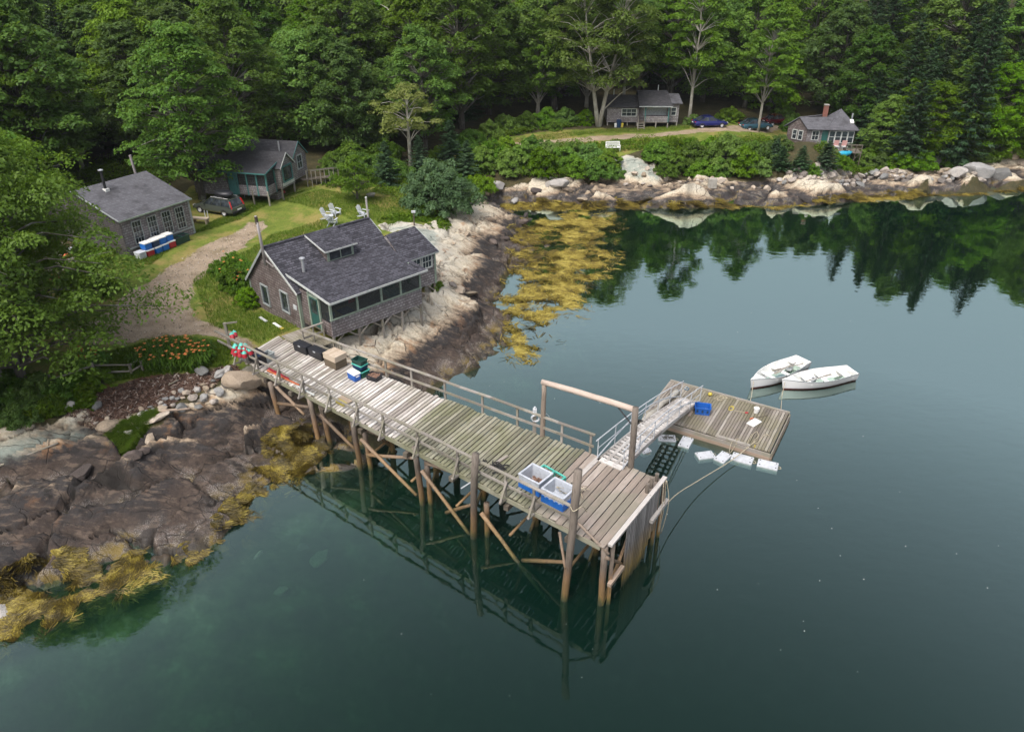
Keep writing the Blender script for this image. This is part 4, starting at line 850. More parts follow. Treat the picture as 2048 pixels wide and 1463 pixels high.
# porch
PX0,PX1,PY=.14,6.13,-2.81
b=MB(); b.box(PX0,PX1,PY+.03,-.0,Z(3.30),Z(3.42)); b.build('porch_floor',M['float_deck'],h1)
b=MB(); b.box(PX0,PX1,PY,PY+.08,Z(3.28),Z(4.24)); b.build('porch_wall',M['shingle'],h1)
b=MB(); b.box(PX1-.08,PX1,PY+.08,-.8,Z(3.28),Z(4.24)); b.build('porch_wall',M['shingle'],h1)
b=MB(); b.box(PX0,PX0+.07,PY+.08,-1.86,Z(3.28),Z(4.05)); b.box(PX0,PX0+.07,-.85,-.001,Z(3.2),Z(5.2)); b.build('porch_wall',M['shingle_brown'],h1)
b=MB(); b.bar((PX0-.02,PY+.02,Z(4.27)),(PX1+.02,PY+.02,Z(4.27)),.14,.06); b.build('porch_rail',M['trim_green'],h1)
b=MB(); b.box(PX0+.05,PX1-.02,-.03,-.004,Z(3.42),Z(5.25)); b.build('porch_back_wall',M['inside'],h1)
b=MB(); b.box(3.0,3.7,-.05,-.032,Z(3.42),Z(5.1)); b.build('inner_door',M['red'],h1)
for x in(.2,1.83,3.39,4.70,6.07): 
    b=MB(); b.box(x-.06,x+.06,PY-.01,PY+.09,Z(4.30),Z(5.32)); b.build('porch_post',M['trim_green'],h1)
for x0,x1 in((.26,1.77),(1.89,3.33),(3.45,4.64),(4.76,6.01)):
    b=MB(); b.box(x0,x1,PY+.035,PY+.045,Z(4.30),Z(5.34)); b.build('screen',M['screen'],h1)
b=MB(); b.box(PX1-.045,PX1-.035,PY+.09,-.8,Z(4.24),Z(5.5)); b.build('screen',M['screen'],h1)
b=MB(); b.box(PX1-.06,PX1+.0,-1.85,-1.77,Z(4.24),Z(5.5)); b.build('porch_post',M['trim_green'],h1)
b=MB(); b.box(PX0+.03,PX0+.04,PY+.1,-1.95,Z(4.05),Z(5.42)); b.build('screen',M['screen'],h1)
b=MB(); b.box(PX0-.03,PX0+.03,-1.7,-.95,Z(3.44),Z(5.1)); dr=b.build('screen_door',M['door_green'],h1); b=MB()
for y in(-1.82,-.86): b.box(PX0-.05,PX0+.04,y-.06,y+.06,Z(3.3),Z(5.3))
b.box(PX0-.05,PX0+.04,-1.88,-.8,Z(5.12),Z(5.22)); b.build('door_frame',M['trim_green'],dr); b=MB(); b.box(PX0-.036,PX0-.031,-1.62,-1.03,Z(4.2),Z(5.02)); b.build('door_screen',M['glass'],dr)
for x in(.2,1.78,3.33,4.69,6.05):
    g=h1.location+Matrix.Rotation(R(45.5),3,'Z')@Vector((x,PY+.06,0)); zg=gz_at(g.x,g.y)-2.9-.15
    b=MB(); b.bar((x,PY+.06,Z(3.3)),(x,PY+.06,min(zg,Z(2.75))),.11,.11); ps=b.build('stilt',M['rail'],h1)
    b=MB()
    for s in(-1,1):
        if (x<.5 and s<0) or (x>5.5 and s>0): continue
        b.bar((x+s*.62,PY+.06,Z(3.26)),(x+s*.03,PY+.06,Z(2.82)),.07,.07)
    b.build('knee_brace',M['rail'],ps)
# furniture glimpsed behind the screens
b=MB(); b.lathe([(0,.0),(.25,0),(.22,.35),(.28,.5),(0,.55)],10,(.95,-1.4,Z(3.44))); b.box(1.3,2.0,-2.2,-1.5,Z(4.0),Z(4.06)); b.build('porch_table',M['navy'],h1)
b=MB(); b.box(4.9,5.7,-1.9,-.9,Z(3.6),Z(3.9)); b.box(4.9,5.7,-.9,-.8,Z(3.6),Z(4.4)); b.build('porch_sofa',M['trim_teal'],h1)
# dormer
dx0,dx1,dy=2.63,4.38,.99; zb,zt=EF+sf*.99+.06,6.36
b=MB(); b.prism([(dx0,dy,Z(zb-.1)),(dx0,dy,Z(zt)),(dx0,2.35,Z(6.62)),(dx0,2.35,Z(EF+sf*2.35))],(dx1-dx0,0,0)); dm=b.build('dormer',M['shingle_brown'],h1)
b=MB(); slab(b,[(dx0-.18,dy-.2,Z(zt)+.0),(dx1+.16,dy-.2,Z(zt)),(dx1+.16,2.8,Z(6.86)),(dx0-.18,2.8,Z(6.86))],.06); b.build('dormer_roof',M['roof'],dm)
b=MB(); b.bar((dx0-.2,dy-.2,Z(zt)+.02),(dx0-.2,2.75,Z(6.86)+.02),.03,.09); b.bar((dx0-.2,dy-.215,Z(zt)+.03),(dx1+.18,dy-.215,Z(zt)+.03),.03,.08); b.build('dormer_trim',M['trim_white'],dm)
b=MB(); b.box(dx0,dx1,dy-.03,dy-.005,Z(zb)-.03,Z(zt)-.02); b.build('dormer_face',M['trim_green'],dm)
for x in(dx0+.50,dx1-.50): b=MB(); b.box(x-.34,x+.34,dy-.045,dy-.031,Z(zb)+.08,Z(zt)-.1); b.build('dormer_pane',M['glass'],dm)
# wing
wx0,wx1,wy0,wy1,wr=6.86,8.95,-.72,3.2,1.3
b=MB(); b.prism([(wx0,wy0,Z(3.12)),(wx0,wy1,Z(2.7)),(wx0,wy1,Z(5.1)),(wx0,wr,Z(6.06)),(wx0,wy0,Z(5.16))],(wx1-wx0,0,0)); wg=b.build('wing',M['shingle'],h1)
b=MB(); s2_=(6.1-5.16)/2.02
slab(b,[(wx0-.36,wy0-.15,Z(5.16-.07)),(wx1+.15,wy0-.15,Z(5.16-.07)),(wx1+.15,wr,Z(6.1)),(wx0+.06,wr,Z(6.1))],.07); slab(b,[(wx0+.4,wy1+.2,Z(5.0)),(wx1+.15,wy1+.2,Z(5.0)),(wx1+.15,wr,Z(6.1)),(wx0+.4,wr,Z(6.1))],.07); b.build('wing_roof',M['roof'],wg)
b=MB(); b.bar((wx1+.17,wy0-.15,Z(5.11)),(wx1+.17,wr,Z(6.13)),.03,.1); b.bar((7.0,wy0-.17,Z(5.1)),(wx1+.17,wy0-.17,Z(5.1)),.03,.1); b.build('wing_trim',M['trim_grey'],wg)
b=MB(); b.box(wx1-.11,wx1+.02,wy0-.03,wy0-.002,Z(3.1),Z(5.1)); b.build('wing_corner_board',M['trim_green'],wg)
window(h1,(8.28,wy0,Z(4.66)),(1,0,0),(0,-1,0),.66,.74,3,2,'trim_white','glass',.07); window(h1,(7.5,wy0,Z(4.66)),(1,0,0),(0,-1,0),.5,.74,2,2,'trim_white','glass',.07)
for x in(7.2,8.85):
    b=MB(); b.bar((x,wy0+.08,Z(3.14)),(x,wy0+.08,Z(2.2)),.11,.11); ps=b.build('stilt',M['rail'],h1); b=MB(); b.bar((x-.55,wy0+.08,Z(3.1)),(x-.04,wy0+.08,Z(2.6)),.07,.07); b.build('knee_brace',M['rail'],ps)
# landing in front of the porch door (part of the wharf)
q0=h1.matrix_basis; hm=Matrix.Translation(h1.location)@Matrix.Rotation(R(45.5),4,'Z')
HL=lambda x,y,z: hm@Vector((x,y,z-2.9))
c0,c1=HL(.05,-2.85,3.0),HL(.05,-.3,3.0)
dirv=(HL(-1,0,0)-HL(0,0,0))
b=MB()
for i in range(9):
    p=c0+dirv*(i*.17+.08); q=c1+dirv*(i*.17+.08); b.bar(Vector((p.x,p.y,3.06)),Vector((q.x,q.y,3.06)),.15,.04)
b.build('landing_boards',M['float_deck'],WH)
b=MB(); a0=Rt(tr(606,658))+RN*.06+Vector((0,0,1.0)); a1=HL(.02,-2.2,3.06+.95); b.bar(a0,a1,.12,.05); b.bar(a0-Vector((0,0,.5)),a1-Vector((0,0,.5)),.05,.1)
for f in(.02,.5,.97): p=a0.lerp(a1,f); b.bar(p,Vector((p.x,p.y,2.6)),.09,.06)
b.build('landing_rail',M['rail'],WH)
# ---------------------------------------------------------------- workshop
h2=thing('workshop','low shingled workshop with a plain grey roof and four tall paned windows, behind the maples','workshop',(-25.5,46.0,3.05),R(61.5))
# local: x along the front eave, y to the back
wl,hw=5.6,4.2
b=MB(); b.prism([(.1,.12,-.1),(.1,2*hw-.1,-.1),(.1,2*hw-.1,2.5),(.1,hw,3.85),(.1,.12,2.5)],(wl-.25,0,0)); b.build('wall',M['shingle'],h2)
b=MB(); b.prism([(.06,.12,-.1),(.06,2*hw-.1,-.1),(.06,2*hw-.1,2.5),(.06,hw,3.84),(.06,.12,2.5)],(.038,0,0)); b.build('gable_wall',M['shingle_dark'],h2)
b=MB(); slab(b,[(-.12,-.1,2.46),(wl+.1,-.1,2.46),(wl+.1,hw,3.88),(-.12,hw,3.88)],.07); slab(b,[(-.12,2*hw+.1,2.46),(wl+.1,2*hw+.1,2.46),(wl+.1,hw,3.88),(-.12,hw,3.88)],.07); rf=b.build('roof',M['roof_grey'],h2)
b=MB(); b.bar((-.12,-.12,2.49),(wl+.1,-.12,2.49),.03,.1); b.build('eave_board',M['trim_green'],rf)
b=MB(); b.bar((-.13,-.1,2.52),(-.13,hw,3.94),.03,.1); b.build('rake_board',M['trim_grey'],rf)
for x in(1.15,2.35,3.5,4.6): window(h2,(x,.12,1.42),(1,0,0),(0,-1,0),.62,1.45,3,4,'trim_grey','glass',.055,mw=.028)
b=MB(); b.box(wl-.16,wl-.02,.09,.118,0,2.4); b.build('corner_board',M['trim_grey'],h2)
b=MB(); b.box(.3,wl-.2,.05,.118,.45,.53); b.build('window_sill',M['trim_grey'],h2)
stovepipe(h2,1.75,3.3,3.4,1.55,'metal',.09,'black_metal'); b=MB(); b.obox((1.8,2.75,3.45),(.42,1.0,.04),Matrix.Rotation(math.atan(.337),3,'X')); b.obox((1.75,3.25,3.62),(.3,.34,.3)); b.build('flashing',M['white'],h2)
tub(h2,'mast','pole',[(wl-.5,hw+.35,3.5),(wl-.55,hw+.4,5.15)],.09,8)
# ---------------------------------------------------------------- back cottage
h3=thing('green_trimmed_cottage','grey cottage with teal trim and two small gables, half under trees behind the wagon','cottage',(-19.3,57.2,3.75),R(-14)); h3.scale=(.88,)*3; h3.location.z=3.6
# local x along porch front (to the left negative), y to the back ; right walls face +x
b=MB(); b.box(-3.0,0,0,.08,.3,1.15); b.box(-7.5,-4.0,0,.08,.1,2.3); b.build('porch_wall',M['shingle'],h3)
b=MB(); b.box(-.08,0,.08,1.5,.3,1.15); b.build('porch_wall',M['shingle'],h3)
b=MB(); b.box(-3.0,-.08,.08,1.6,.2,.3); b.build('porch_floor',M['beam'],h3)
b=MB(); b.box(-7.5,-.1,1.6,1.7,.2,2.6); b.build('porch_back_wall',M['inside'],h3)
for x,y in((-.05,.04),(-1.0,.04),(-2.0,.04),(-2.95,.04),(-.04,1.45)): b=MB(); b.box(x-.07,x+.07,y-.06,y+.06,.25,2.35); b.build('porch_post',M['trim_teal'],h3)
for x0,x1 in((-.95,-.1),(-1.95,-1.05),(-2.9,-2.05)): b=MB(); b.box(x0,x1,.035,.045,1.15,2.3); b.build('screen',M['screen'],h3)
b=MB(); b.box(-.045,-.035,.1,1.4,1.15,2.3); b.build('screen',M['screen'],h3)
b=MB(); b.box(-3.9,-3.1,.02,.07,.2,2.2); b.build('door',M['trim_teal'],h3)
b=MB(); slab(b,[(-7.8,-.3,2.3),(.15,-.3,2.3),(.15,2.6,3.0),(-7.8,2.6,3.0)],.08); b.build('porch_roof',M['roof_dark'],h3)
b=MB(); b.bar((-7.8,-.32,2.33),(.17,-.32,2.33),.03,.12); b.bar((.17,-.3,2.33),(.17,2.5,3.03),.03,.12); b.build('eave_board',M['trim_teal'],h3)
def gable(x0,x1,y0,y1,zb,ze,zr,nm,mat='shingle',trim='trim_white'):
    ym=(y0+y1)/2; b=MB(); b.prism([(x1,y0,zb),(x1,y1,zb),(x1,y1,ze),(x1,ym,zr),(x1,y0,ze)],(x0-x1,0,0)); g=b.build(nm,M[mat],h3)
    b=MB(); k=(zr-ze)/(ym-y0)
    for yy,o in((y0,-.15),(y1,.15)): slab(b,[(x0,yy+o,ze-.15*k),(x1+.15,yy+o,ze-.15*k),(x1+.15,ym,zr),(x0,ym,zr)],.07)
    b.build('gable_roof',M['roof_dark'],g); b=MB()
    for yy,o in((y0,-.15),(y1,.15)): b.bar((x1+.17,yy+o,ze-.15*k+.02),(x1+.17,ym,zr+.03),.03,.1)
    b.build('rake_board',M[trim],g); return g
gable(-5,.55,1.55,3.95,.55,2.5,3.55,'bay'); gable(-6,.5,3.9,6.6,.7,2.75,4.0,'rear_wing','shingle','trim_teal')
window(h3,(.55,2.75,1.75),(0,1,0),(1,0,0),1.5,1.25,1,1,'trim_teal','glass',.12); b=MB(); b.box(.555,.60,1.72,3.78,.72,1.02); b.build('bay_sill',M['trim_white'],h3)
window(h3,(.5,5.25,2.15),(0,1,0),(1,0,0),.8,1.15,2,2,'trim_grey','glass',.1)
pieces(h3,'stilt','rail',[lambda q,x=x,y=y:q.bar((x,y,.75),(x,y,-.6),.13,.13) for x,y in((.4,1.7),(.4,3.9),(.4,6.5),(-.05,.04),(-1.6,.04))])
tub(h3,'stove_pipe','metal',[(-.9,4.4,3.2),(-.9,4.4,4.15)],.08,10); 
b=MB()
for i in range(9): b.box(-2.0+i*.01,.4,1.95+i*.01,3.0,4.3,4.3)
b=MB(); b.bar((.6,5.0,.5),(2.6,7.3,.35),.8,.06); b.build('walkway',M['beam'],h3); b=MB()
for o in(0,.5): 
    b.bar((1.1+o,5.2,1.35),(2.9+o,7.2,1.25),.05,.06)
    for f in(0,.33,.66,1): b.bar((1.1+o+1.8*f,5.2+2*f,1.35-.1*f),(1.1+o+1.8*f,5.2+2*f,-.3),.06,.06)
b.build('walkway_rail',M['rail'],h3)
# ---------------------------------------------------------------- far left cottage
h4=thing('dark_roofed_cottage','far shingled cottage on stilts with porch and steps beside the dark blue car','cottage',(0,0,0))
fa4=un(1213,250,3.25); h4.location=(fa4.x,fa4.y,3.25); h4.rotation_euler=(0,0,R(-2)); K4=(un(1357,252,3.25)-un(1213,250,3.25)).length/8.3
h4.scale=(K4,)*3
b=MB(); b.box(0,3.6,0,3.6,.35,2.1); b.build('wall',M['shingle'],h4); b=MB(); b.box(6.9,8.2,0,3.6,.4,2.5); b.build('wall',M['shingle'],h4)
b=MB(); b.box(3.7,7.0,.4,3.6,.4,2.3); b.build('main_wall',M['shingle'],h4)
b=MB(); b.box(4.25,7.0,-.65,-.58,.5,1.15); b.box(6.93,7.0,-.58,.4,.5,1.15); b.build('porch_wall',M['shingle'],h4)
b=MB(); b.box(4.2,6.9,.36,.398,1.1,2.2); b.build('porch_back_wall',M['trim_grey'],h4)
b=MB(); b.box(3.6,7.0,-.6,.4,.4,.5); b.build('porch_floor',M['beam'],h4)
for x in(4.3,6.95): b=MB(); b.box(x-.06,x+.06,-.66,-.55,.4,2.3); b.build('porch_post',M['trim_teal'],h4)
b=MB(); slab(b,[(-.2,-.25,2.0),(3.9,-.25,2.0),(3.9,2.0,3.0),(-.2,2.0,3.0)],.08); slab(b,[(-.2,4.,2.0),(3.9,4.,2.0),(3.9,2.0,3.0),(-.2,2.0,3.0)],.08); b.build('side_roof',M['roof_dark'],h4)
b=MB(); slab(b,[(3.5,-1.0,2.25),(7.3,-1.0,2.25),(7.0,2.0,3.5),(3.5,2.0,3.5)],.08); slab(b,[(3.5,4.,2.3),(7.3,4.,2.3),(7.0,2.0,3.5),(3.5,2.0,3.5)],.08); b.build('roof',M['roof_dark'],h4)
b=MB(); slab(b,[(6.9,-.3,2.45),(8.5,-.3,2.45),(8.3,1.8,3.2),(6.9,1.8,3.2)],.08); slab(b,[(6.9,3.9,2.4),(8.5,3.9,2.4),(8.3,1.8,3.2),(6.9,1.8,3.2)],.08); b.build('side_roof',M['roof_grey'],h4)
b=MB(); b.bar((3.5,-1.02,2.28),(7.3,-1.02,2.28),.03,.12); b.build('eave_board',M['trim_grey'],h4)
window(h4,(2.5,0,1.45),(1,0,0),(0,-1,0),1.6,.75,3,2,'trim_white','glass',.07); window(h4,(7.6,0,1.6),(1,0,0),(0,-1,0),.5,.8,1,2,'trim_white','glass',.06)
pieces(h4,'stilt','rail',[lambda q,x=x,y=y:q.bar((x,y,.6),(x,y,-.8),.12,.12) for x,y in((.1,.1),(1.3,.1),(2.4,.1),(3.5,.1),(4.3,-.6),(5.6,-.6),(6.95,-.6),(8.1,.1))])
b=MB()
for i in range(4): b.box(3.55,4.15,-.75-.25*i,-.55-.25*i,.35-.2*i,.4-.2*i)
for x in(3.5,4.2): b.bar((x,-.6,1.2),(x,-1.5,.5),.05,.06); b.bar((x,-.6,.4),(x,-1.6,-.5),.06,.15); b.bar((x,-1.45,.55),(x,-1.45,-.5),.06,.06)
b.build('steps',M['rail'],h4)
for x,y,z in((.8,2,2.9),(5.9,2,3.4)): tub(h4,'stove_pipe','metal',[(x,y,z),(x,y,z+.75)],.07,8)
# ---------------------------------------------------------------- right cottage
h5=thing('brick_chimneyed_cottage','small shingled cottage with a brick chimney and porch windows above the far stone bank','cottage'); p5=un(1577,294,2.5); h5.location=(*p5[:2],2.5); h5.rotation_euler=(0,0,R(-6)); K5=(un(1700,294,2.5)-un(1577,294,2.5)).length/6.4; h5.scale=(K5,)*3
# local origin at the bottom left front corner, x to the right, y to the back
b=MB(); b.prism([(0,1.6,-1.0),(1.6,-.02,-1.0),(1.6,-.02,1.9),(.80,.80,2.75),(0,1.6,1.9)],(1.6,1.7,0)); b.build('gable_wall',M['shingle_brown'],h5)
b=MB(); b.box(1.62,6.3,0.02,3.4,-.9,1.95); b.build('wall',M['shingle'],h5)
b=MB(); slab(b,[(1.5,-.3,1.85),(4.6,-.35,1.85),(4.4,1.3,2.85),(.75,.75,2.85)],.08); slab(b,[(-.45,1.6,1.75),(2.4,3.9,1.8),(3.6,2.4,2.85),(.75,.75,2.85)],.08); b.build('roof',M['roof_grey'],h5)
b=MB(); pk=(5.0,1.7,3.55)
for q in([(3.4,-.35,1.85),(6.6,-.35,1.85)],[(6.6,-.35,1.85),(6.6,3.7,1.85)],[(6.6,3.7,1.85),(3.4,3.7,1.85)],[(3.4,3.7,1.85),(3.4,-.35,1.85)]): b.prism([q[0],q[1],pk],(0,0,.09))
b.build('pyramid_roof',M['roof_grey'],h5)
b=MB(); b.box(3.45,3.87,2.1,2.5,2.2,3.85); ch=b.build('chimney',M['brick'],h5); b=MB(); b.box(3.42,3.90,2.07,2.53,3.85,3.93); b.build('chimney_cap',M['concrete'],ch)
tub(h5,'stove_pipe','metal',[(5.9,.6,2.6),(5.9,.6,3.4)],.08,8); b=MB(); b.obox((5.9,.45,2.55),(.35,.5,.3),Matrix.Rotation(.5,3,'X')); b.build('flashing',M['white'],h5)
for i in range(4): window(h5,(4.1+.62*i,.02,1.15),(1,0,0),(0,-1,0),.5,1.1,1,2,'trim_white','glass',.06)
window(h5,(2.45,.02,1.25),(1,0,0),(0,-1,0),.6,.85,2,2,'trim_white','glass',.06)
b=MB(); b.box(3.1,3.7,-.02,.015,.3,1.8); b.build('door',M['door_green'],h5)
n5=Vector((-1,-1,0)).normalized(); window(h5,(.62,.95,1.15),Vector((1,-1,0)).normalized(),n5,.42,.85,1,2,'trim_white','glass',.06); window(h5,(1.1,.46,1.15),Vector((1,-1,0)).normalized(),n5,.42,.85,1,2,'trim_white','glass',.06)
b=MB(); b.box(2.8,6.9,-1.5,0.0,-.12,.0); b.build('deck',M['beam'],h5)
b=MB(); b.bar((5.3,-1.45,.7),(6.9,-1.45,.7),.06,.08); b.bar((5.3,-1.45,.35),(6.9,-1.45,.35),.05,.06)
for x in(5.3,5.8,6.3,6.85): b.bar((x,-1.45,.7),(x,-1.45,-1.3),.08,.08)
b.bar((6.85,-1.45,-.1),(5.9,-1.45,-1.1),.06,.06); b.build('deck_rail',M['beam'],h5)
m5=lambda x,y,z: h5.location+Matrix.Rotation(R(-6),3,'Z')@Vector((x,y,z))*K5
t=thing('kayak','bright turquoise kayak hull hanging off the deck of the brick chimneyed cottage','kayak',m5(5.2,-1.75,-.05),R(8)); b=MB(); b.tube([(-.75,0,.1),(-.5,0,.0),(0,0,-.05),(.5,0,.0),(.8,0,.1)],[.03,.22,.3,.22,.03],10); b.build('hull',m_paint('turquoise',(.02,.32,.48),.4,.05),t,smooth=True); b=MB(); b.tube([(-.15,0,.2),(.25,0,.2)],[.10,.10],8); b.build('cockpit',M['black'],t)
for lb,x in(('pink deck chair closer to the door of the far right cottage','4.6'),('pink deck chair nearer the kayak on the far right cottage deck','5.4')):
    x=float(x); t=thing('deck_chair',lb,'chair',m5(x,-.55,.02),R(-6)); b=MB(); b.obox((0,0,.32),(.5,.45,.05)); b.build('seat',M['trim_white'],t); b=MB(); b.obox((0,.22,.6),(.5,.05,.6),Matrix.Rotation(.2,3,'X')); b.build('backrest',m_paint('pink_slats',(.55,.3,.28),.6,.1) if 'pink_slats' not in bpy.data.materials else bpy.data.materials['pink_slats'],t)
    for sx in(-.22,.22):
        for sy in(-.18,.2): b=MB(); b.box(sx-.02,sx+.02,sy-.02,sy+.02,0,.3); b.build('leg',M['trim_white'],t)
# ================================================================ VEHICLES
def paint(name,c): 
    k=NT(name); return k.out(k.bsdf(k.mix(k.m('MULTIPLY',k.noise(k.obj(),5,3),.35),c,[q*.6 for q in c]),.22,Metallic=.35,Coat_Weight=.5,Coat_Roughness=.08))
def car(label,loc,rz,S,pm,kind='wagon',plate=True,box=False):
    t=thing('parked_car',label,'car',loc,rz); t.scale=(S,)*3
    # x forward, length 4.7
    Lh=2.35
    low=[(-2.33,.42,.70,.70),(-2.30,.30,.80,.86),(-2.05,.26,.92,.90),(-1.4,.24,.93,.92),(0,.24,.92,.92),(.9,.24,.90,.92),(1.35,.25,.86,.90),(1.9,.26,.78,.88),(2.22,.30,.68,.80),(2.35,.42,.58,.62)]
    b=MB(); rows=[]
    for x,z0,z1,w in low:
        rows.append([(x,-w*.86,z0),(x,-w,z0+.14),(x,-w,z1-.10),(x,-w*.93,z1),(x,w*.93,z1),(x,w,z1-.10),(x,w,z0+.14),(x,w*.86,z0)])
    n=8; vs=[p for r_ in rows for p in r_]; fs=[(i*n+j,i*n+(j+1)%n,(i+1)*n+(j+1)%n,(i+1)*n+j) for i in range(len(rows)-1) for j in range(n)]+[tuple(range(n-1,-1,-1)),tuple((len(rows)-1)*n+j for j in range(n))]
    b.add(vs,fs); b.build('body',pm,t,smooth=True,sharp=35,bevel=.02)
    if kind=='wagon': gh=[(-2.20,.90,.90),(-1.95,1.46,.70),(.15,1.50,.68),(1.05,.90,.82)]
    else: gh=[(-1.75,.92,.84),(-.95,1.38,.66),(.1,1.42,.66),(1.0,.88,.82)]
    (xa,za,wa),(xb,zb_,wb),(xc,zc,wc),(xd,zd,wd)=gh
    vs=[(xa,-wa,za),(xa,wa,za),(xb,-wb,zb_),(xb,wb,zb_),(xc,-wc,zc),(xc,wc,zc),(xd,-wd,zd),(xd,wd,zd)]
    b=MB(); b.add(vs,[(0,1,3,2),(2,3,5,4),(4,5,7,6),(0,2,4,6),(1,7,5,3),(0,6,7,1)]); b.build('windows',M['glass'],t)
    b=MB(); b.prism([(xb-.04,-wb-.01,zb_),(xb-.04,wb+.01,zb_),(xc+.04,wc+.01,zc),(xc+.04,-wc-.01,zc)],(0,0,.05)); b.build('roof',pm,t,bevel=.02)
    b=MB()
    for s in(-1,1):
        P=lambda q,o=.012: (q[0],s*(q[1]+o),q[2])
        b.bar(P((xa,wa,za)),P((xb,wb,zb_)),.09,.05); b.bar(P((xd,wd,zd)),P((xc,wc,zc)),.07,.05)
        for f in((.36,.70) if kind=='wagon' else (.52,)):
            bx=xa+(xd-xa)*f; tx=xb+(xc-xb)*(f+.02); b.bar(P((bx,wa+(wd-wa)*f,za)),P((tx,wb,zb_)),.07,.04)
        b.bar(P((xa,wa,za)),P((xd,wd,zd)),.05,.04)
    b.build('pillars',pm,t)
    for x in(1.42,-1.36):
        for s in(-1,1):
            Mx=Matrix.Rotation(R(90)*s,3,'X'); b=MB(); b.lathe([(.20,-.10),(.31,-.11),(.335,-.06),(.335,.07),(.31,.11),(.20,.10)],18,(x,s*.84,.335),0,Mx); ty=b.build('wheel',M['rubber'],t,smooth=True,sharp=40)
            b=MB(); b.lathe([(0,.05),(.05,.07),(.20,.055),(.215,.10),(.215,-.08)],14,(x,s*.84,.335),0,Mx.inverted() if False else Matrix.Rotation(-R(90)*s,3,'X')); b.build('rim',M['alu'],ty)
    for s in(-1,1):
        b=MB()
        if kind=='wagon': b.bar((-2.24,s*.80,.72),(-2.03,s*.72,1.38),.10,.12)
        else: b.obox((-2.26,s*.62,.78),(.10,.30,.14))
        b.build('tail_light',M['redlens'],t)
        b=MB(); b.obox((2.2,s*.62,.62),(.2,.28,.12)); b.build('headlight',M['lens'],t)
        b=MB(); b.obox((.75,s*1.0,.98),(.12,.18,.12)); b.build('mirror',pm,t,bevel=.03)
    b=MB(); b.obox((-2.31,0,.42),(.16,1.64,.22)); b.obox((2.30,0,.40),(.14,1.5,.2)); b.build('bumper',M['black'],t,bevel=.04)
    b=MB(); b.obox((-2.40,0,.60 if kind=='wagon' else .7),(.03,.5,.13)); b.build('number_plate',M['lens'],t)
    if box:
        for s in(-1,1): b=MB(); b.tube([(-1.8,s*.62,1.58),(.1,s*.62,1.6)],.025,6); b.build('roof_rail',M['alu'],t)
        b=MB()
        for x in(-1.3,-.2): b.bar((x,-.66,1.62),(x,.66,1.62),.06,.03)
        b.build('cross_bar',M['black_metal'],t)
        b=MB(); b.lathe([(0,0),(.8,0),(.95,.08),(.98,.22),(.85,.36),(.5,.42),(0,.43)],20); 
        for i,v in enumerate(b.v): b.v[i]=(v[0]*1.0-.95+.1*v[2],v[1]*.62+.05,v[2]*1.15+1.64)
        b.build('roof_box',M['black'],t,smooth=True,sharp=50)
    return t
q=G(440,424); car('grey green station wagon with black roof box, parked by the back cottage',(q.x,q.y,q.z+.02),R(157),.86,paint('wagon_paint',(.10,.115,.095)),'wagon',box=True)
q=G(1418,253); car('dark blue hatchback parked at the forest edge beside the dark roofed cottage',(q.x,q.y,q.z),R(8),.84,paint('blue_paint',(.012,.016,.14)),'sedan')
q=G(1510,258); car('blue green sedan parked behind the pale tree trunk on the far track',(q.x,q.y,q.z),R(12),.82,paint('teal_paint',(.04,.11,.15)),'sedan')
q=G(1548,252); car('dark red car half hidden in the trees past the sedan',(q.x+.6,q.y+1.2,q.z),R(20),.8,paint('maroon_paint',(.10,.012,.02)),'sedan')
# ================================================================ THINGS ON THE WHARF
wa=math.atan2(LU.y,LU.x)
def deckbox(label,px,py,sh=0):
    p=RSd(px,py); p.z=DZ+.01; p=p-RN*.30; t=thing('deck_box',label,'storage box',p,wa+R(1)); b=MB(); b.obox((0,0,.21),(.98,.42,.40),None,0,None,None,1.06); b.build('box',M['black'],t,bevel=.02); b=MB(); b.obox((0,0,.445),(1.03,.47,.07),None,0,None,None,.95); b.build('lid',M['black'],t,bevel=.015); b=MB(); b.obox((0,-.235,.40),(.16,.015,.07)); b.build('label_patch',M['white_dirty'],t); return t
deckbox('black lidded deck box at the head of the wharf, touching a second one',616,697); deckbox('black lidded deck box between its twin and the pale crate',646,709)
p=RSd(684,724); p.z=DZ+.01; p=p-RN*.40; t=thing('bait_crate','big pale wooden crate with a darker lower half beside the black deck boxes','crate',p,wa); b=MB(); b.obox((0,0,.22),(.86,.70,.42)); b.build('lower_box',M['brown_crate'],t); b=MB(); b.obox((0,0,.56),(.90,.74,.26)); b.build('upper_box',M['tan'],t); b=MB(); 
for i in range(6): b.obox((-.38+.152*i,0,.705),(.14,.76,.03))
b.build('lid',M['tan'],t)
t=openbox('tote','dark green stacking tote on top of the blue one, above the cooler','tote',un(722,747,DZ+.01)+Vector((0,0,.62)),wa+R(5),.62,.46,.22,'dkgreen',.93)
t=openbox('tote','navy tote with pale rim sandwiched between two green totes','tote',un(722,747,DZ+.01)+Vector((0,0,.36)),wa+R(2),.64,.46,.25,'navy',.93,band='teal')
t=openbox('tote','bright green tote at the bottom of the stack behind the cooler','tote',un(724,749,DZ+.01),wa+R(-3),.66,.48,.35,'green',.92,band='teal')
p=un(709,757,DZ+.01); t=thing('cooler','blue picnic cooler with a white lid in front of the green totes','cooler',p,wa+R(-6)); b=MB(); b.obox((0,0,.17),(.58,.36,.34),None,0,None,None,1.06); b.build('tub',M['blue'],t,bevel=.03); b=MB(); b.obox((0,0,.385),(.63,.40,.09),None,0,None,None,.93); b.build('lid',M['white'],t,bevel=.02); b=MB(); b.bar((.31,-.1,.26),(.36,0,.3),.03,.03); b.bar((.31,.1,.26),(.36,0,.3),.03,.03); b.build('handle',M['white'],t)
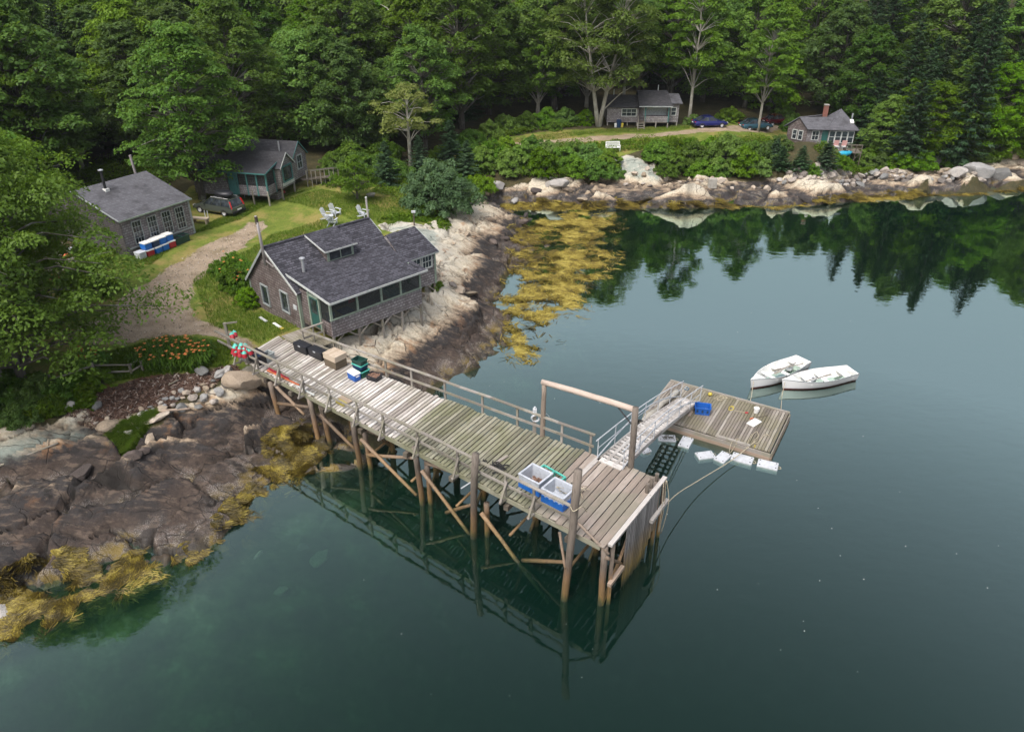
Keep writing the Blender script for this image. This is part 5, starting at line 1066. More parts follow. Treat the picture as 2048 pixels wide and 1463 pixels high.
openbox('tote','low black tote heaped with bait beside the cooler and the green stack','tote',un(749,757,DZ+.01),wa+R(10),.62,.48,.24,'black',.95,fill=('bait',.85))
openbox('tote','black tote behind the railing next to the hanging buoys','tote',un(517,722,DZ+.01),wa-R(2),.95,.55,.50,'black',.97,fill=('navy',.6)); openbox('tote','thin grey blue tray leaning against the black tote by the buoys','tote',un(537,719,DZ+.01),wa+R(6),.45,.5,.40,'trim_grey',.95)
for i,(lb,px,py) in enumerate([('insulated bin nearer the shore, white over blue with ice in the bottom',1071,975),('insulated bin nearer the tall end piling, empty, white over blue',1117,1004)]):
    t=openbox('insulated_bin',lb,'bin',un(px,py-4,DZ+.01),wa+R(-1 if i else -2),1.0,.86,.62,'bin_grey',.95,.06,fill=('bait',.18) if i==0 else None)
    b=MB(); b.obox((0,.425,.13),(1.0,.03,.26)); b.obox((0,-.425,.13),(1.0,.03,.26)); b.obox((.495,0,.13),(.03,.82,.26)); b.obox((-.495,0,.13),(.03,.82,.26)); b.build('base',M['blue_bin'],t)
    b=MB()
    for k_ in range(5):
        x=-.42+.21*k_
        for s in(-1,1): b.obox((x,s*.437,.28),(.11,.025,.08)); 
    for k_ in range(4):
        for s in(-1,1): b.obox((s*.50,-.32+.21*k_,.28),(.03,.1,.08))
    b.build('scallop_band',M['blue_bin'],t)
t=thing('rack','teal plastic frame lying flat behind the insulated bins','rack',un(1102,958,DZ+.02),wa+R(-6)); b=MB()
for y in(-.2,.2): b.bar((-.55,y,.3),(.55,y,.3),.06,.05)
for x in(-.55,0,.55): b.bar((x,-.22,.3),(x,.22,.3),.06,.05); b.bar((x,-.2,.3),(x,-.2,0),.05,.05); b.bar((x,.2,.3),(x,.2,0),.05,.05)
b.build('frame',M['teal'],t)
b=MB(); 
for _ in range(70):
    a=random.random()*6.3; r_=random.uniform(0,.42); p=Vector((r_*math.cos(a)*1.4,r_*math.sin(a)*.8,random.uniform(.03,.30))); d=Vector((random.uniform(-1,1),random.uniform(-1,1),random.uniform(-.5,.5))).normalized()*.22; b.tube([p-d,p+Vector((0,0,.05)),p+d],.014,4,random.choice((0,0,1,2)))
t=tag(b.build('rope_heap',[M['rope'],M['rope_dark'],M['tan']],None,loc=un(1142,985,DZ+.02)),'heap of tangled rope and broken laths behind the insulated bins','rope heap')
b=MB()
for _ in range(26):
    a=random.random()*6.3; r_=random.uniform(0,.5); p=Vector((r_*math.cos(a)*1.7,r_*math.sin(a)*.6,random.uniform(.03,.14))); d=Vector((random.uniform(-1,1),random.uniform(-1,1),.1)).normalized()*.2; b.tube([p-d,p+Vector((0,0,.08)),p+d],.028,5)
o=tag(b.build('fishing_net',M['rubber'],None,loc=un(995,936,DZ+.02)),'black bundle of old tyres and net on the wharf behind the middle tall piling','net'); o.rotation_euler=(0,0,wa)
b=MB(); b.obox((0,0,.03),(.9,.14,.04)); o=tag(b.build('plank',M['float_deck'],None,loc=un(1000,921,DZ+.03)),'short pale board lying across the mossy planks behind the net','plank'); o.rotation_euler=(0,0,wa+R(86))
for lb,px,py,ln,w,mt,h in [('red plank lying under the railing near the black tote',557,747,1.6,.12,'red',.05),('orange pole lying beside the red plank along the wharf edge',566,755,2.4,.07,'orange',.05),('white painted lath lying at the wharf edge past the orange pole',611,781,1.3,.09,'trim_white',.05),('yellowed foam slab lying by the railing halfway along the wharf',683,806,.55,.24,'yellow',.10),('tan board beside the yellowed foam slab',690,799,.75,.3,'tan',.04)]:
    b=MB(); b.obox((0,0,h/2),(ln,w,h)); o=tag(b.build('plank',M[mt],None,bevel=.008,loc=un(px,py,DZ+.03)),lb,'plank'); o.rotation_euler=(0,0,wa+R(random.uniform(-3,3)))
# buoys
def buoy():
    t=thing('buoy','','buoy',(0,0,0),0,'red and turquoise buoys hung on the wharf rail'); b=MB(); b.lathe([(0,-.02),(.11,.0),(.125,.06),(.125,.20)],12); b.build('lower_half',M['red'],t,smooth=True,sharp=40); b=MB(); b.lathe([(.1255,.20),(.118,.25),(.08,.32),(.03,.35),(0,.355)],12); b.build('upper_half',M['teal'],t,smooth=True,sharp=40); b=MB(); b.tube([(0,0,-.12),(0,0,.40)],.014,5); b.build('spindle',M['trim_white'],t); return t
bl='turquoise topped red buoy hanging in the bunch on the wharf rail'; by0=buoy(); first=True
for px,py,z,ti in [(468,703,.86,.3),(474,700,.92,.1),(478,706,.80,-.2),(484,699,.9,.2),(488,706,.75,0),(492,700,.88,-.3),(497,706,.72,.3),(471,711,.66,.2),(480,714,.60,-.1),(490,715,.58,.2),(466,708,.72,-.3),(503,708,.74,.3)]:
    p=un(px,py,DZ+z-.15)
    if first: o=by0; o.location=p; o['label']=bl; first=False
    else: o=dup(by0,p,0,bl)
    o.rotation_euler=(-.42+ti*.6,random.uniform(-.35,.35),random.uniform(-.4,.4))
for px,py,lb in [(466,677,'turquoise topped red buoy on the head post above the bunch, the lower of two'),(471,673,'turquoise topped red buoy on the head post above the bunch, the upper of two')]: o=dup(by0,un(px,py,DZ+.95),0,lb); o.rotation_euler=(-.8,-.2,.3)
p=un(459,690,DZ+.2); part('head_post',M['rail'],lambda q:(q.bar((p.x,p.y,DZ-.6),(p.x,p.y,DZ+1.5),.12,.12),q.bar((p.x-.1,p.y,DZ+1.45),(p.x+.6,p.y+.1,DZ+1.5),.1,.06)))
t=thing('water_tap_box','white pump box with a coiled hose on a short post by the log frame','pump',RSd(1066,862)+RN*.12); b=MB(); b.bar((0,0,-.3),(0,0,.78),.14,.14); b.build('post',M['rail'],t); b=MB(); b.obox((0,0,.93),(.17,.14,.34)); b.lathe([(.05,1.08),(.05,1.18),(0,1.2)],8); b.build('box',M['white_dirty'],t,bevel=.015); b=MB()
for i in range(3): b.tube([(.02*i+.16*math.cos(a),-.10-.03*i,.70+.16*math.sin(a)) for a in np.linspace(0,6.28,14)],.014,5)
b.tube([(.15,-.1,.7),(.35,-.05,.72),(.5,.0,.85),(.62,.0,.7)],.014,5); b.build('hose',M['white_dirty'],t)
for lb,pts in [('thin rope hanging down the seaward corner of the wharf',[E1+EN*.25+Vector((0,0,.1)),E1+EN*.4+Vector((.05,0,-1.)),E1+EN*.3+Vector((0,0,-2.6))]),('looped rope hanging down the fender boards',[E0.lerp(E1,.95)+EN*.22+Vector((0,0,.12)),E0.lerp(E1,.9)+EN*.36+Vector((0,0,-.9)),E0.lerp(E1,.93)+EN*.3+Vector((0,0,-2.3)),E0.lerp(E1,.99)+EN*.3+Vector((0,0,-1.2)),E1+EN*.22+Vector((0,0,.1))]),('frayed rope tied round the front end piling',[BT[5][0]+Vector((-.2,-.1,-1.5)),BT[5][0]+Vector((-.1,-.28,-1.55)),BT[5][0]+Vector((.2,-.1,-1.5)),BT[5][0]+Vector((.4,.1,-1.9))])]:
    ropeobj(lb,pts,.016)
b=MB(); pp=LS(945,990)
part('loose_board',M['white_dirty'],lambda q:q.bar(LS(927,972)+LN*.1,LS(958,952)+LN*.15,.10,.05))
# ================================================================ YARD
def barrel(label,p,mat,lid,rz=0):
    t=thing('barrel',label,'barrel',p,rz,'bait barrels stacked by the workshop'); b=MB(); b.obox((0,0,.21),(.52,.56,.42),None,0,None,None,1.03); b.build('tub',M[mat],t,bevel=.05); b=MB(); b.obox((0,0,.45),(.55,.60,.08)); b.build('lid',M[lid],t,bevel=.02); return t
hm2=Matrix.Translation(h2.location)@Matrix.Rotation(R(61.5),4,'Z')
bi=0
for (x,y,z,m,l,lb) in [(.35,-.75,0,'white_dirty','white_dirty','white barrel at the workshop end of the row, lowest on the maple side'),(.95,-.80,0,'red','white','faded red tub in the bottom row under the first blue one'),(1.55,-.8,0,'blue_bin','white','blue tub in the bottom row under the middle of the stack'),(2.15,-.75,0,'blue_bin','white','blue tub in the bottom row next to the red end tub'),(2.75,-.72,0,'red','white','faded red tub at the wagon end of the bottom row'),
    (.9,-.75,.49,'blue_bin','white','blue white lidded tub starting the upper row of the stack'),(1.5,-.74,.49,'navy','white','darker blue tub in the upper row'),(2.1,-.7,.49,'blue_bin','white','blue tub in the upper row between the dark one and the end one'),(2.7,-.66,.49,'blue_bin','white','blue tub ending the upper row toward the wagon'),(2.1,-.16,.30,'red','white','pink sided tub at the back of the stack against the window')]:
    w_=hm2@Vector((x,y,z)); barrel(lb,(w_.x,w_.y,gz_at(w_.x,w_.y)+z),m,l,R(61.5+random.uniform(-5,5)))
for x,y,lb in((3.45,-.55,'dark green lidded tub beside the blue stack, the closer to it'),(4.05,-.45,'dark green lidded tub at the far end, below the last workshop window')):
    w_=hm2@Vector((x,y,0)); openbox('tote',lb,'tote',(w_.x,w_.y,gz_at(w_.x,w_.y)),R(61.5),.62,.6,.48,'dkgreen',.95,fill=('black',.8))
w_=G(402,446); t=thing('bench','pale wooden bench slab with two upright sticks on the grass between workshop and wagon','bench',(w_.x,w_.y,w_.z),R(-12)); b=MB(); b.obox((0,0,.40),(1.35,.42,.10)); b.build('seat',M['tan'],t)
for x,y in((-.55,-.14),(.55,-.14),(-.55,.14),(.55,.14)): b=MB(); b.box(x-.05,x+.05,y-.05,y+.05,0,.35); b.build('leg',M['tan'],t)
for x in(.35,.58): b=MB(); b.bar((x,.2,.4),(x,.22,.95),.05,.05); b.build('upright',M['trim_white'],t)
def adirondack(label,p,rz):
    t=thing('garden_chair',label,'chair',p,rz,'slatted garden chairs on the lawn'); S_='alu_pale'
    b=MB()
    for i in range(5): b.obox((-.02+.10*i-.16,0,.33-.025*i+.0),(.085,.52,.02),Matrix.Rotation(.18,3,'Y'))
    b.build('seat',MC,t); b=MB()
    for i in range(5): y=-.21+.105*i; b.bar((-.22,y,.27),(-.52,y*1.1,1.02-abs(i-2)*.05),.02,.09,up=(1,0,0))
    b.build('backrest',MC,t)
    for s in(-1,1):
        b=MB(); b.obox((.06,s*.34,.56),(.72,.13,.025)); b.build('arm',MC,t); b=MB(); b.box(.30,.37,s*.30-.04,s*.30+.04,0,.55); b.build('front_leg',MC,t); b=MB(); b.bar((.36,s*.27,.30),(-.55,s*.27,.03),.03,.12); b.build('rear_leg',MC,t)
    return t
MC=m_paint('pale_chair',(.52,.55,.58),.6,.2)
q=G(655,438); ac=adirondack('pale slatted garden chair at the back of the close group, leftmost by the path',q,R(-20)); ac.scale=(.88,)*3
for px,py,a,lb in [(671,430,-35,'pale slatted garden chair standing farthest up the lawn in the group'),(665,450,80,'pale slatted garden chair seen from behind, turned toward the other two'),(727,433,-25,'pale slatted garden chair standing alone beside the white lawn post')]:
    q=G(px,py); dup(ac,q,R(a),lb)
q=G(661,441); t=thing('side_table','small pale slatted table between the grouped garden chairs','table',q,R(20)); b=MB(); b.obox((0,0,.42),(.5,.45,.04)); b.build('top',MC,t)
for x,y in((-.18,-.15),(.18,-.15),(-.18,.15),(.18,.15)): b=MB(); b.box(x-.03,x+.03,y-.03,y+.03,0,.40); b.build('leg',MC,t)
q=un(738,450,2.8); q.z=gz_at(q.x,q.y); t=thing('lawn_post','pale grey post with a round knob, standing on the lawn by a garden chair','post',q); b=MB(); b.tube([(0,0,0),(-.02,0,2.05)],.075,10); b.build('pole',M['pole'],t,smooth=True,sharp=40); b=MB(); b.lathe([(0,-.09),(.09,-.03),(.09,.04),(0,.1)],10,(-.02,0,2.12)); b.build('knob',M['trim_white'],t,smooth=True)
q=un(829,455,2.7); q.z=gz_at(q.x,q.y); t=thing('bird_house','dark post with a small white box on top behind the cottage wing','post',q); b=MB(); b.bar((0,0,0),(0,0,.95),.09,.09); b.build('post',M['beam'],t); b=MB(); b.obox((.0,0,1.05),(.3,.14,.14)); b.build('box',M['white_dirty'],t)
# grey crate, chair and toys by the back cottage
q=G(552,396); t=thing('wooden_bin','square grey shingled bin with a dark lid under the back cottage','bin',q,R(-14)); b=MB(); b.obox((0,0,.36),(.85,.7,.72)); b.build('box',M['shingle'],t); b=MB(); b.obox((0,0,.76),(.95,.8,.06),Matrix.Rotation(.08,3,'Y')); b.build('lid',M['roof_dark'],t)
q=G(500,392); t=thing('folding_chair','green folding chair propped against the porch of the back cottage','chair',q,R(-14)); b=MB(); b.obox((0,0,.45),(.5,.06,.8),Matrix.Rotation(-.2,3,'X')); b.build('backrest',M['dkgreen'],t); b=MB(); b.obox((0,-.22,.35),(.5,.42,.04)); b.build('seat',M['dkgreen'],t)
for s in(-1,1): b=MB(); b.bar((s*.27,-.4,0),(s*.27,.12,.85),.04,.04); b.build('leg',M['metal'],t)
q=G(566,386); b=MB(); b.lathe([(0,0),(.2,.02),(.25,.15),(.12,.25),(0,.27)],10); tag(b.build('crumpled_bag',M['red'],None,smooth=True,loc=q),'red and white bag on the grass beside the grey bin','bag')
# far bench and cans
q=G(1225,302); t=thing('park_bench','white slatted bench on the far bank looking over the cove','bench',q,R(4)); t.scale=(.95,)*3; b=MB()
for i in range(4): b.obox((0,-.28+.12*i,.45),(1.5,.10,.03))
b.build('seat',M['white'],t); b=MB()
for i in range(13): b.obox((-.66+.11*i,.17,.72),(.06,.03,.48))
b.bar((-.75,.17,.98),(.75,.17,.98),.06,.08); b.build('backrest',M['white'],t)
for s in(-1,1):
    b=MB(); b.bar((s*.74,-.3,0),(s*.74,-.3,.66),.07,.07); b.bar((s*.74,.17,0),(s*.74,.17,.95),.07,.07); b.bar((s*.74,-.34,.66),(s*.74,.17,.68),.07,.05); b.build('end_frame',M['white'],t)
for lb,px,mt in [('blue grey dustbin beside the far cottage steps',1237,'navy'),('pale pail beside the dustbin at the far cottage',1244,'yellow'),('white tub under the far cottage window',1231,'white')]:
    q=G(px,254); t=thing('dustbin',lb,'bin',q); s_=1. if mt=='navy' else .55; b=MB(); b.lathe([(0,0),(.25*s_,0),(.3*s_,.75*s_),(.0,.75*s_)],12); b.build('can',M[mt],t,smooth=True,sharp=40); b=MB(); b.lathe([(0,.1*s_),(.2*s_,.08*s_),(.32*s_,0)],12,(0,0,.76*s_)); b.build('lid',M[mt],t,smooth=True,sharp=40)
q=G(1424,372,1.4); b=MB(); b.obox((0,0,.3),(.8,.6,.9),None,0,None,None,.93); tag(b.build('concrete_block',M['concrete'],None,bevel=.03,loc=q),'square stained concrete block standing on the far ledge below the bushes','block')
# flotsam, driftwood, old rail fence
def driftlog(label,pa,pb,r,nm='driftwood_log',za=.08):
    a,b_=G(*pa),G(*pb); a.z+=za+r;b_.z+=za+r; q=MB(); q.tube(*log(a,b_,r,r*.75,.02),8); return tag(q.build(nm,M['log'] if nm!='driftwood_log' else M['rail'],None,smooth=True),label,'log')
driftlog('long bleached driftwood pole lying across the big sloping ledge',(-6,938),(118,890),.06); driftlog('brown driftwood timber lying below the cobbles',(325,826),(381,822),.08,'timber'); driftlog('small driftwood stick on the bark mulch above the cobbles',(338,773),(358,763),.04)
t=thing('rail_fence','low fallen split rail fence of grey poles along the top of the bank','fence',(0,0,0))
def G2(px,py,h): p=G(px,py,2.5); return p+Vector((0,0,h))
for (a,b_,h0,h1_) in [((104,768),(190,742),.25,.35),((118,772),(196,750),.12,.22),((190,742),(262,741),.35,.35),((196,752),(266,748),.2,.2),((262,742),(286,732),.35,.45),((266,748),(288,738),.2,.3)]:
    q=MB(); q.tube(*log(G2(*a,h0),G2(*b_,h1_),.055,.05,.02),7); q.build('rail',M['rail'],t,smooth=True)
for px,py in((104,770),(190,746),(264,748),(287,742)): p=G2(px,py,0); q=MB(); q.bar(p-Vector((0,0,.2)),p+Vector((0,0,.6)),.1,.1); q.build('post',M['rail'],t)
for lb,px,py,c in [('white and yellow kayak paddle lying in the grass by the cottage gable',555,653,'white'),('pale plank lying in the grass along the cottage gable',527,641,'trim_white')]:
    q=G(px,py); b=MB(); b.obox((0,0,.1),(.8,.16,.05)); 
    if c=='white': b.obox((.5,0,.1),(.25,.2,.04),None,1)
    o=tag(b.build('paddle' if c=='white' else 'plank',[M[c],M['yellow']],None,bevel=.01,loc=q),lb,'paddle' if c=='white' else 'plank'); o.rotation_euler=(0,0,R(-46))
# junk heap half seen through the maple
for lb,px,py,mt in [('white sheet bundle on the scrap heap under the maple',147,506,'white_dirty'),('orange buoy on the scrap heap under the maple',137,520,'orange'),('red handled tool bundle in the grass under the maple',110,562,'red')]:
    q=G(px,py,3.); b=MB(); b.lathe([(0,0),(.26,.03),(.33,.2),(.2,.42),(0,.48)],9); 
    for i,v in enumerate(b.v): b.v[i]=(v[0]*1.4+random.uniform(-.05,.05),v[1],v[2])
    tag(b.build('bundle',M[mt],None,smooth=True,loc=q),lb,'bundle')
b=MB(); c=G(110,525,3.)
for _ in range(80): 
    p=Vector((random.gauss(0,1.5),random.gauss(0,1.0),random.uniform(.05,.5))); a=random.random()*3.14; d=Vector((math.cos(a),math.sin(a),random.uniform(-.15,.15)))*random.uniform(.4,1.2); b.tube([p-d,p+d],random.uniform(.015,.04),5)
tag(b.build('brush_litter',M['rail'],None,loc=c),kind='stuff')
HAZE=.00014
# ================================================================ ROCKS
def rockmesh(seed,flat=.7,ang=.35):
    import bmesh
    bm=bmesh.new(); bmesh.ops.create_icosphere(bm,subdivisions=3,radius=1.)
    r=np.random.default_rng(seed); pl=[(Vector(r.normal(size=3)).normalized(),r.uniform(.52,.80)) for _ in range(13)]
    for v in bm.verts:
        d=v.co.copy()
        for n,o in pl:
            k=d.dot(n)-o
            if k>0: d-=n*k
        q=d*(1+.10*(float(vnoise(np.array([d.x*2.3+seed]),np.array([d.y*2.3+d.z*3]),seed)[0])-.5))
        v.co=Vector((q.x,q.y*.85,q.z*flat))
    me=bpy.data.meshes.new('rock'); bm.to_mesh(me); bm.free(); me.polygons.foreach_set('use_smooth',[True]*len(me.polygons))
    try: me.set_sharp_from_angle(angle=R(28))
    except Exception: pass
    return me
def m_rock(name,cols,dark=.4):
    k=NT(name); oi=k.n('ShaderNodeObjectInfo','Random'); p=k.pos(); n=k.noise(p,3.,5,.65); f=k.noise(p,14,5,.7)
    c=k.ramp(k.m('ADD',k.m('MULTIPLY',oi,.6),k.m('MULTIPLY',n,.4)),[(.2,cols[0]),(.5,cols[1]),(.8,cols[2])]); c=k.mix(k.m('MULTIPLY',k.step(f,.5,.65),dark),c,[q*.35 for q in cols[0]])
    return k.out(k.bsdf(c,.85,k.bump(k.m('ADD',n,f),.6,.06)))
MR={'grey':m_rock('grey_stone',((.14,.14,.135),(.27,.27,.265),(.42,.39,.36))),'tan':m_rock('tan_stone',((.20,.16,.11),(.34,.27,.2),(.5,.43,.36))),'dark':m_rock('dark_stone',((.035,.03,.028),(.07,.055,.05),(.13,.10,.085))),'white':m_rock('pale_stone',((.12,.105,.095),(.29,.25,.215),(.46,.41,.36)),.55)}
ROCKS={}
for k_ in MR:
    for i in range(4):
        me=rockmesh(i*7+3,.62 if i%2 else .8); me.materials.append(MR[k_]); ROCKS[k_,i]=me
def rock(px=None,py=None,s=.4,kind='grey',label='',group=None,rz=None,pos=None,fl=(1,1,1),sink=.25,nm='boulder'):
    p=pos if pos is not None else G(px,py,1.5); o=bpy.data.objects.new(nm,ROCKS[kind,random.randrange(4)]); COL.objects.link(o)
    o.location=(p[0],p[1],p[2]+s*fl[2]*(.6-sink)); o.scale=(s*fl[0],s*fl[1],s*fl[2]); o.rotation_euler=(random.uniform(-.3,.3),random.uniform(-.3,.3),random.random()*6.3 if rz is None else R(rz)); return tag(o,label,'rock',group)
def cobbles(P,n,smin,smax,kind,label,group,md=.9,rock_only=False):
    q,d=scatter(P,n*12); done=[]
    for x,y in q:
        s=smin+(smax-smin)*random.random()**1.8
        if any(math.hypot(x-a,y-b)<(s+c)*md for a,b,c in done): continue
        done.append((x,y,s)); rock(s=s,kind=random.choice(kind) if isinstance(kind,(list,tuple)) else kind,label=label,group=group,pos=(x,y,gz_at(x,y)),nm='stone')
        if len(done)>=n: break
cobbles(poly([(315,800),(345,785),(400,772),(440,752),(466,750),(470,775),(430,800),(380,818),(335,822)]),46,.16,.42,['grey','grey','white','tan'],'rounded grey stone in the cobble bank below the bark mulch','cobbles below the bark mulch',.75)
cobbles(poly([(185,835),(240,838),(300,812),(330,815),(300,845),(240,862),(195,855)]),26,.12,.30,['grey','white','tan'],'smaller stone trailing down toward the green sedge patch','stones beside the sedge patch',.8)
rock(487,766,.95,'tan','large tan boulder propping the wharf head under the buoys',rz=20,fl=(1.1,.8,.7)); rock(405,745,.45,'grey','grey boulder at the top of the cobble bank, by the daylilies',fl=(1.3,.8,.7)); rock(310,838,.55,'tan','flat tan stone at the foot of the cobbles, beside the timber',fl=(1.4,.8,.5)); rock(455,745,.35,'grey','grey stone wedged below the wharf head'); rock(440,752,.4,'grey','squat grey stone second from the wharf head',fl=(1.2,.9,.7))
rock(217,855,.55,'tan','brown rounded stone left of the sedge patch',fl=(1.3,.9,.6)); rock(195,815,.3,'grey','dark wet stone on the mulch edge'); rock(140,818,.35,'grey','dark grey stone above the lichen ledge')
for px,py,s,kd,lb in [(270,915,.40,'dark','dark knob of rock in the gully between the two ledges'),(290,905,.3,'dark','smaller dark knob in the gully, nearer the sedge'),(300,880,.35,'tan','tan stone at the head of the gully'),(158,955,.55,'dark','brown block perched in the crack of the big ledge'),(0,1235,.8,'grey','barnacled grey rock poking out of the weed')]:
    rock(px,py,s,kd,lb,fl=(1.3,.9,.8))
for px,py,s,kd,lb in [(935,470,.35,'tan','pale round stone in the cleft below the blocky outcrop'),(1044,446,.5,'dark','black wet rock at the waterside end of the blocky outcrop'),(1052,432,.35,'dark','smaller black rock in the shallows off the outcrop'),(1060,440,.3,'dark','dark stone half in the yellow weed off the outcrop'),(920,582,.5,'tan','pale boulder in the crack behind the cottage wing'),(940,590,.55,'tan','pale boulder beside its twin above the dark ledge'),(905,570,.35,'white','white stone by the cottage wing posts'),(985,485,.4,'dark','dark block beside the flat brown tongue of rock'),(1010,478,.35,'dark','dark block nearer the water on the brown tongue'),(845,592,.3,'white','small pale stone under the porch corner'),(1112,372,1.0,'grey','big pale grey boulder above the cove, under the bushes'),(1135,380,.5,'tan','tan block beside the big pale cove boulder'),(1165,402,.7,'tan','brown slab leaning at the cove waterline'),(990,378,.9,'grey','grey boulder at the back of the cove under the trees'),(1075,385,.6,'dark','dark boulder low in the cove'),(1030,403,.5,'grey','flat grey rock at the cove waterline'),(1080,635,.45,'dark','weedy dark rock awash beside the yellow mat'),(742,393,.5,'grey','pale boulder on the lawn near the apple tree'),(1640,402,.8,'dark','slanting brown slab at the far waterline'),(1612,396,.6,'dark','brown boulder in the gap of the far bank')]:
    rock(px,py,s,kd,lb,fl=(1.3,.9,.75))
cobbles(poly([(1545,352),(1570,345),(1640,340),(1740,342),(1860,352),(1960,362),(1960,372),(1850,366),(1740,360),(1640,364),(1560,364)]),120,.22,.62,['white','white','white','grey'],'pale broken rock in the long stone bank below the far right cottage','rocks of the long stone bank',.62)
cobbles(poly([(1240,350),(1340,356),(1440,362),(1530,358),(1540,374),(1440,378),(1340,376),(1230,372)]),26,.2,.5,['white','tan'],'pale block lying on the far ledge below the bushes','blocks on the far ledge',.8)
rock(1955,345,1.5,'grey','biggest grey lichened boulder at the far end of the shore',fl=(1.15,.9,.9),sink=.45); rock(1915,350,1.1,'grey','grey boulder on the near side of the biggest far boulder',fl=(1.2,.9,.7)); rock(2000,352,1.3,'grey','grey boulder on the outer side of the biggest far boulder',fl=(1.2,.9,.8),sink=.4); rock(1870,330,.9,'grey','upright grey slab among the trees by the far boulders',fl=(.7,.6,1.6)); rock(2020,318,.9,'tan','tan rock up the gully past the far boulders'); rock(2040,330,.7,'tan','reddish block at the mouth of the far gully')
# pale boulders seen through the water
for px,py,s in [(507,1105,.45),(600,1090,.5),(640,1105,.7),(530,1210,.4),(565,1235,.5),(550,1180,.55),(450,1300,.35),(1222,692,.6),(1190,705,.4),(480,1420,.6)]:
    p=G(px,py,-.9)-Vector((0,0,.25)); s*=.8; rock(s=s,kind='grey',label='pale boulder lying on the sea bed, seen through the green water',group='boulders under the water',pos=p,fl=(1.3,1,.6),nm='boulder')
# ================================================================ VEGETATION
def unit(a): return a/(np.linalg.norm(a,axis=-1,keepdims=True)+1e-9)
def leafquads(C,Nn,size,asp=.62,fold=.12,dirv=None):
    n=len(C); a=rng.normal(size=(n,3)) if dirv is None else dirv
    t=unit(a-Nn*(a*Nn).sum(-1,keepdims=True)); b=np.cross(Nn,t); s=size[:,None]
    V=np.stack([C-t*s*.55,C+b*s*asp*.5+Nn*s*fold,C+t*s*.55,C-b*s*asp*.5+Nn*s*fold],1).reshape(-1,3)
    return V,np.arange(4*n).reshape(n,4)
def pads(cl,npl,leaf,flat=.42,up=1.1):
    """cl: (k,4) cluster centre and radius -> leafy domed pads"""
    k=len(cl); c=np.repeat(cl,npl,0); n=len(c); th=rng.random(n)*6.283; ph=np.sqrt(rng.random(n)); rr=c[:,3]
    x,y=ph*np.cos(th),ph*np.sin(th); z=(1-ph**2)*1.-.35+rng.normal(0,.22,n)
    lob=1+.25*np.sin(3*th+c[:,0]*9)*ph
    P=c[:,:3]+np.stack([x*rr*lob,y*rr*lob,z*rr*flat],-1)
    N=unit(np.stack([x*.75,y*.75,np.full(n,up)],-1)+rng.normal(0,.42,(n,3)))
    sz=leaf*(.6+.8*rng.random(n)); V,F=leafquads(P,N,sz)
    rn=np.clip(.40*np.repeat(rng.random(k),npl)+.45*rng.random(n)+.15*np.clip(z,0,1),0,1)
    return V,F,rn
def broadleaf(name,H,Rr,b0,ncl,npl,leaf,mat,bark,seed,lean=(0,0),stems=1,prr=.27,shape=1.,limbs=1.,trunk_r=None,flat=.42):
    global rng; rng=np.random.default_rng(seed); random.seed(seed)
    t=thing(name,'','tree'); tb=MB(); tr_=trunk_r or .018*H+.05; cls=[]
    tops=[]
    for s in range(stems):
        a=6.28*s/stems+seed; sp=(0 if stems==1 else .16*H)
        pts=[];
        for i in range(8):
            u=i/7; pts.append(Vector((lean[0]*u*u+math.cos(a)*sp*u+random.uniform(-.03,.03)*H*.4*u,lean[1]*u*u+math.sin(a)*sp*u+random.uniform(-.03,.03)*H*.4*u,-.3+(H*.86+.3)*u)))
        tb.tube(pts,[tr_*(1-.82*(i/7))*(1.25 if i==0 else 1) for i in range(8)],9); tops.append(pts)
    for i in range(ncl):
        u=(i+rng.random())/ncl; u=u**.9; hz=H*(b0+(1-b0)*u); a=i*2.399+rng.normal(0,.5)
        prof=(math.sin(math.pi*min(1,(.16+.84*u)**shape))**.75 if u<.97 else .25)
        lob=.72+.55*float(vnoise(np.array([a*1.1+seed]),np.array([u*3.3+seed]),seed)[0])
        rad=Rr*prof*lob*(.35+.68*math.sqrt(rng.random())); pts=tops[i%stems]; q=pts[min(7,int(hz/H*7))]
        cr=Rr*prr*(.6+.75*rng.random())*(1.1-.35*u)
        c=Vector((q.x+math.cos(a)*rad,q.y+math.sin(a)*rad,hz-.12*rad+rng.normal(0,.15)))
        cls.append((*c,cr))
        if rng.random()<limbs and rad>Rr*.25:
            k0=max(1,min(6,int((hz/H-.07)*8.2))); s0=pts[k0]; m_=s0.lerp(c,.55)+Vector((0,0,.08*rad)); r0=max(.018,tr_*.34*(1-.6*u)); tb.tube([s0,m_,c+Vector((0,0,-cr*.1))],[r0,r0*.6,r0*.2],5,cap=False)
    tk=tb.build('trunk',M[bark],t,smooth=True)
    V,F,rn=pads(np.array(cls),npl,leaf,flat); npmesh('crown',V,F,M[mat],{'rnd':('FACE',rn)},parent=t)
    return t
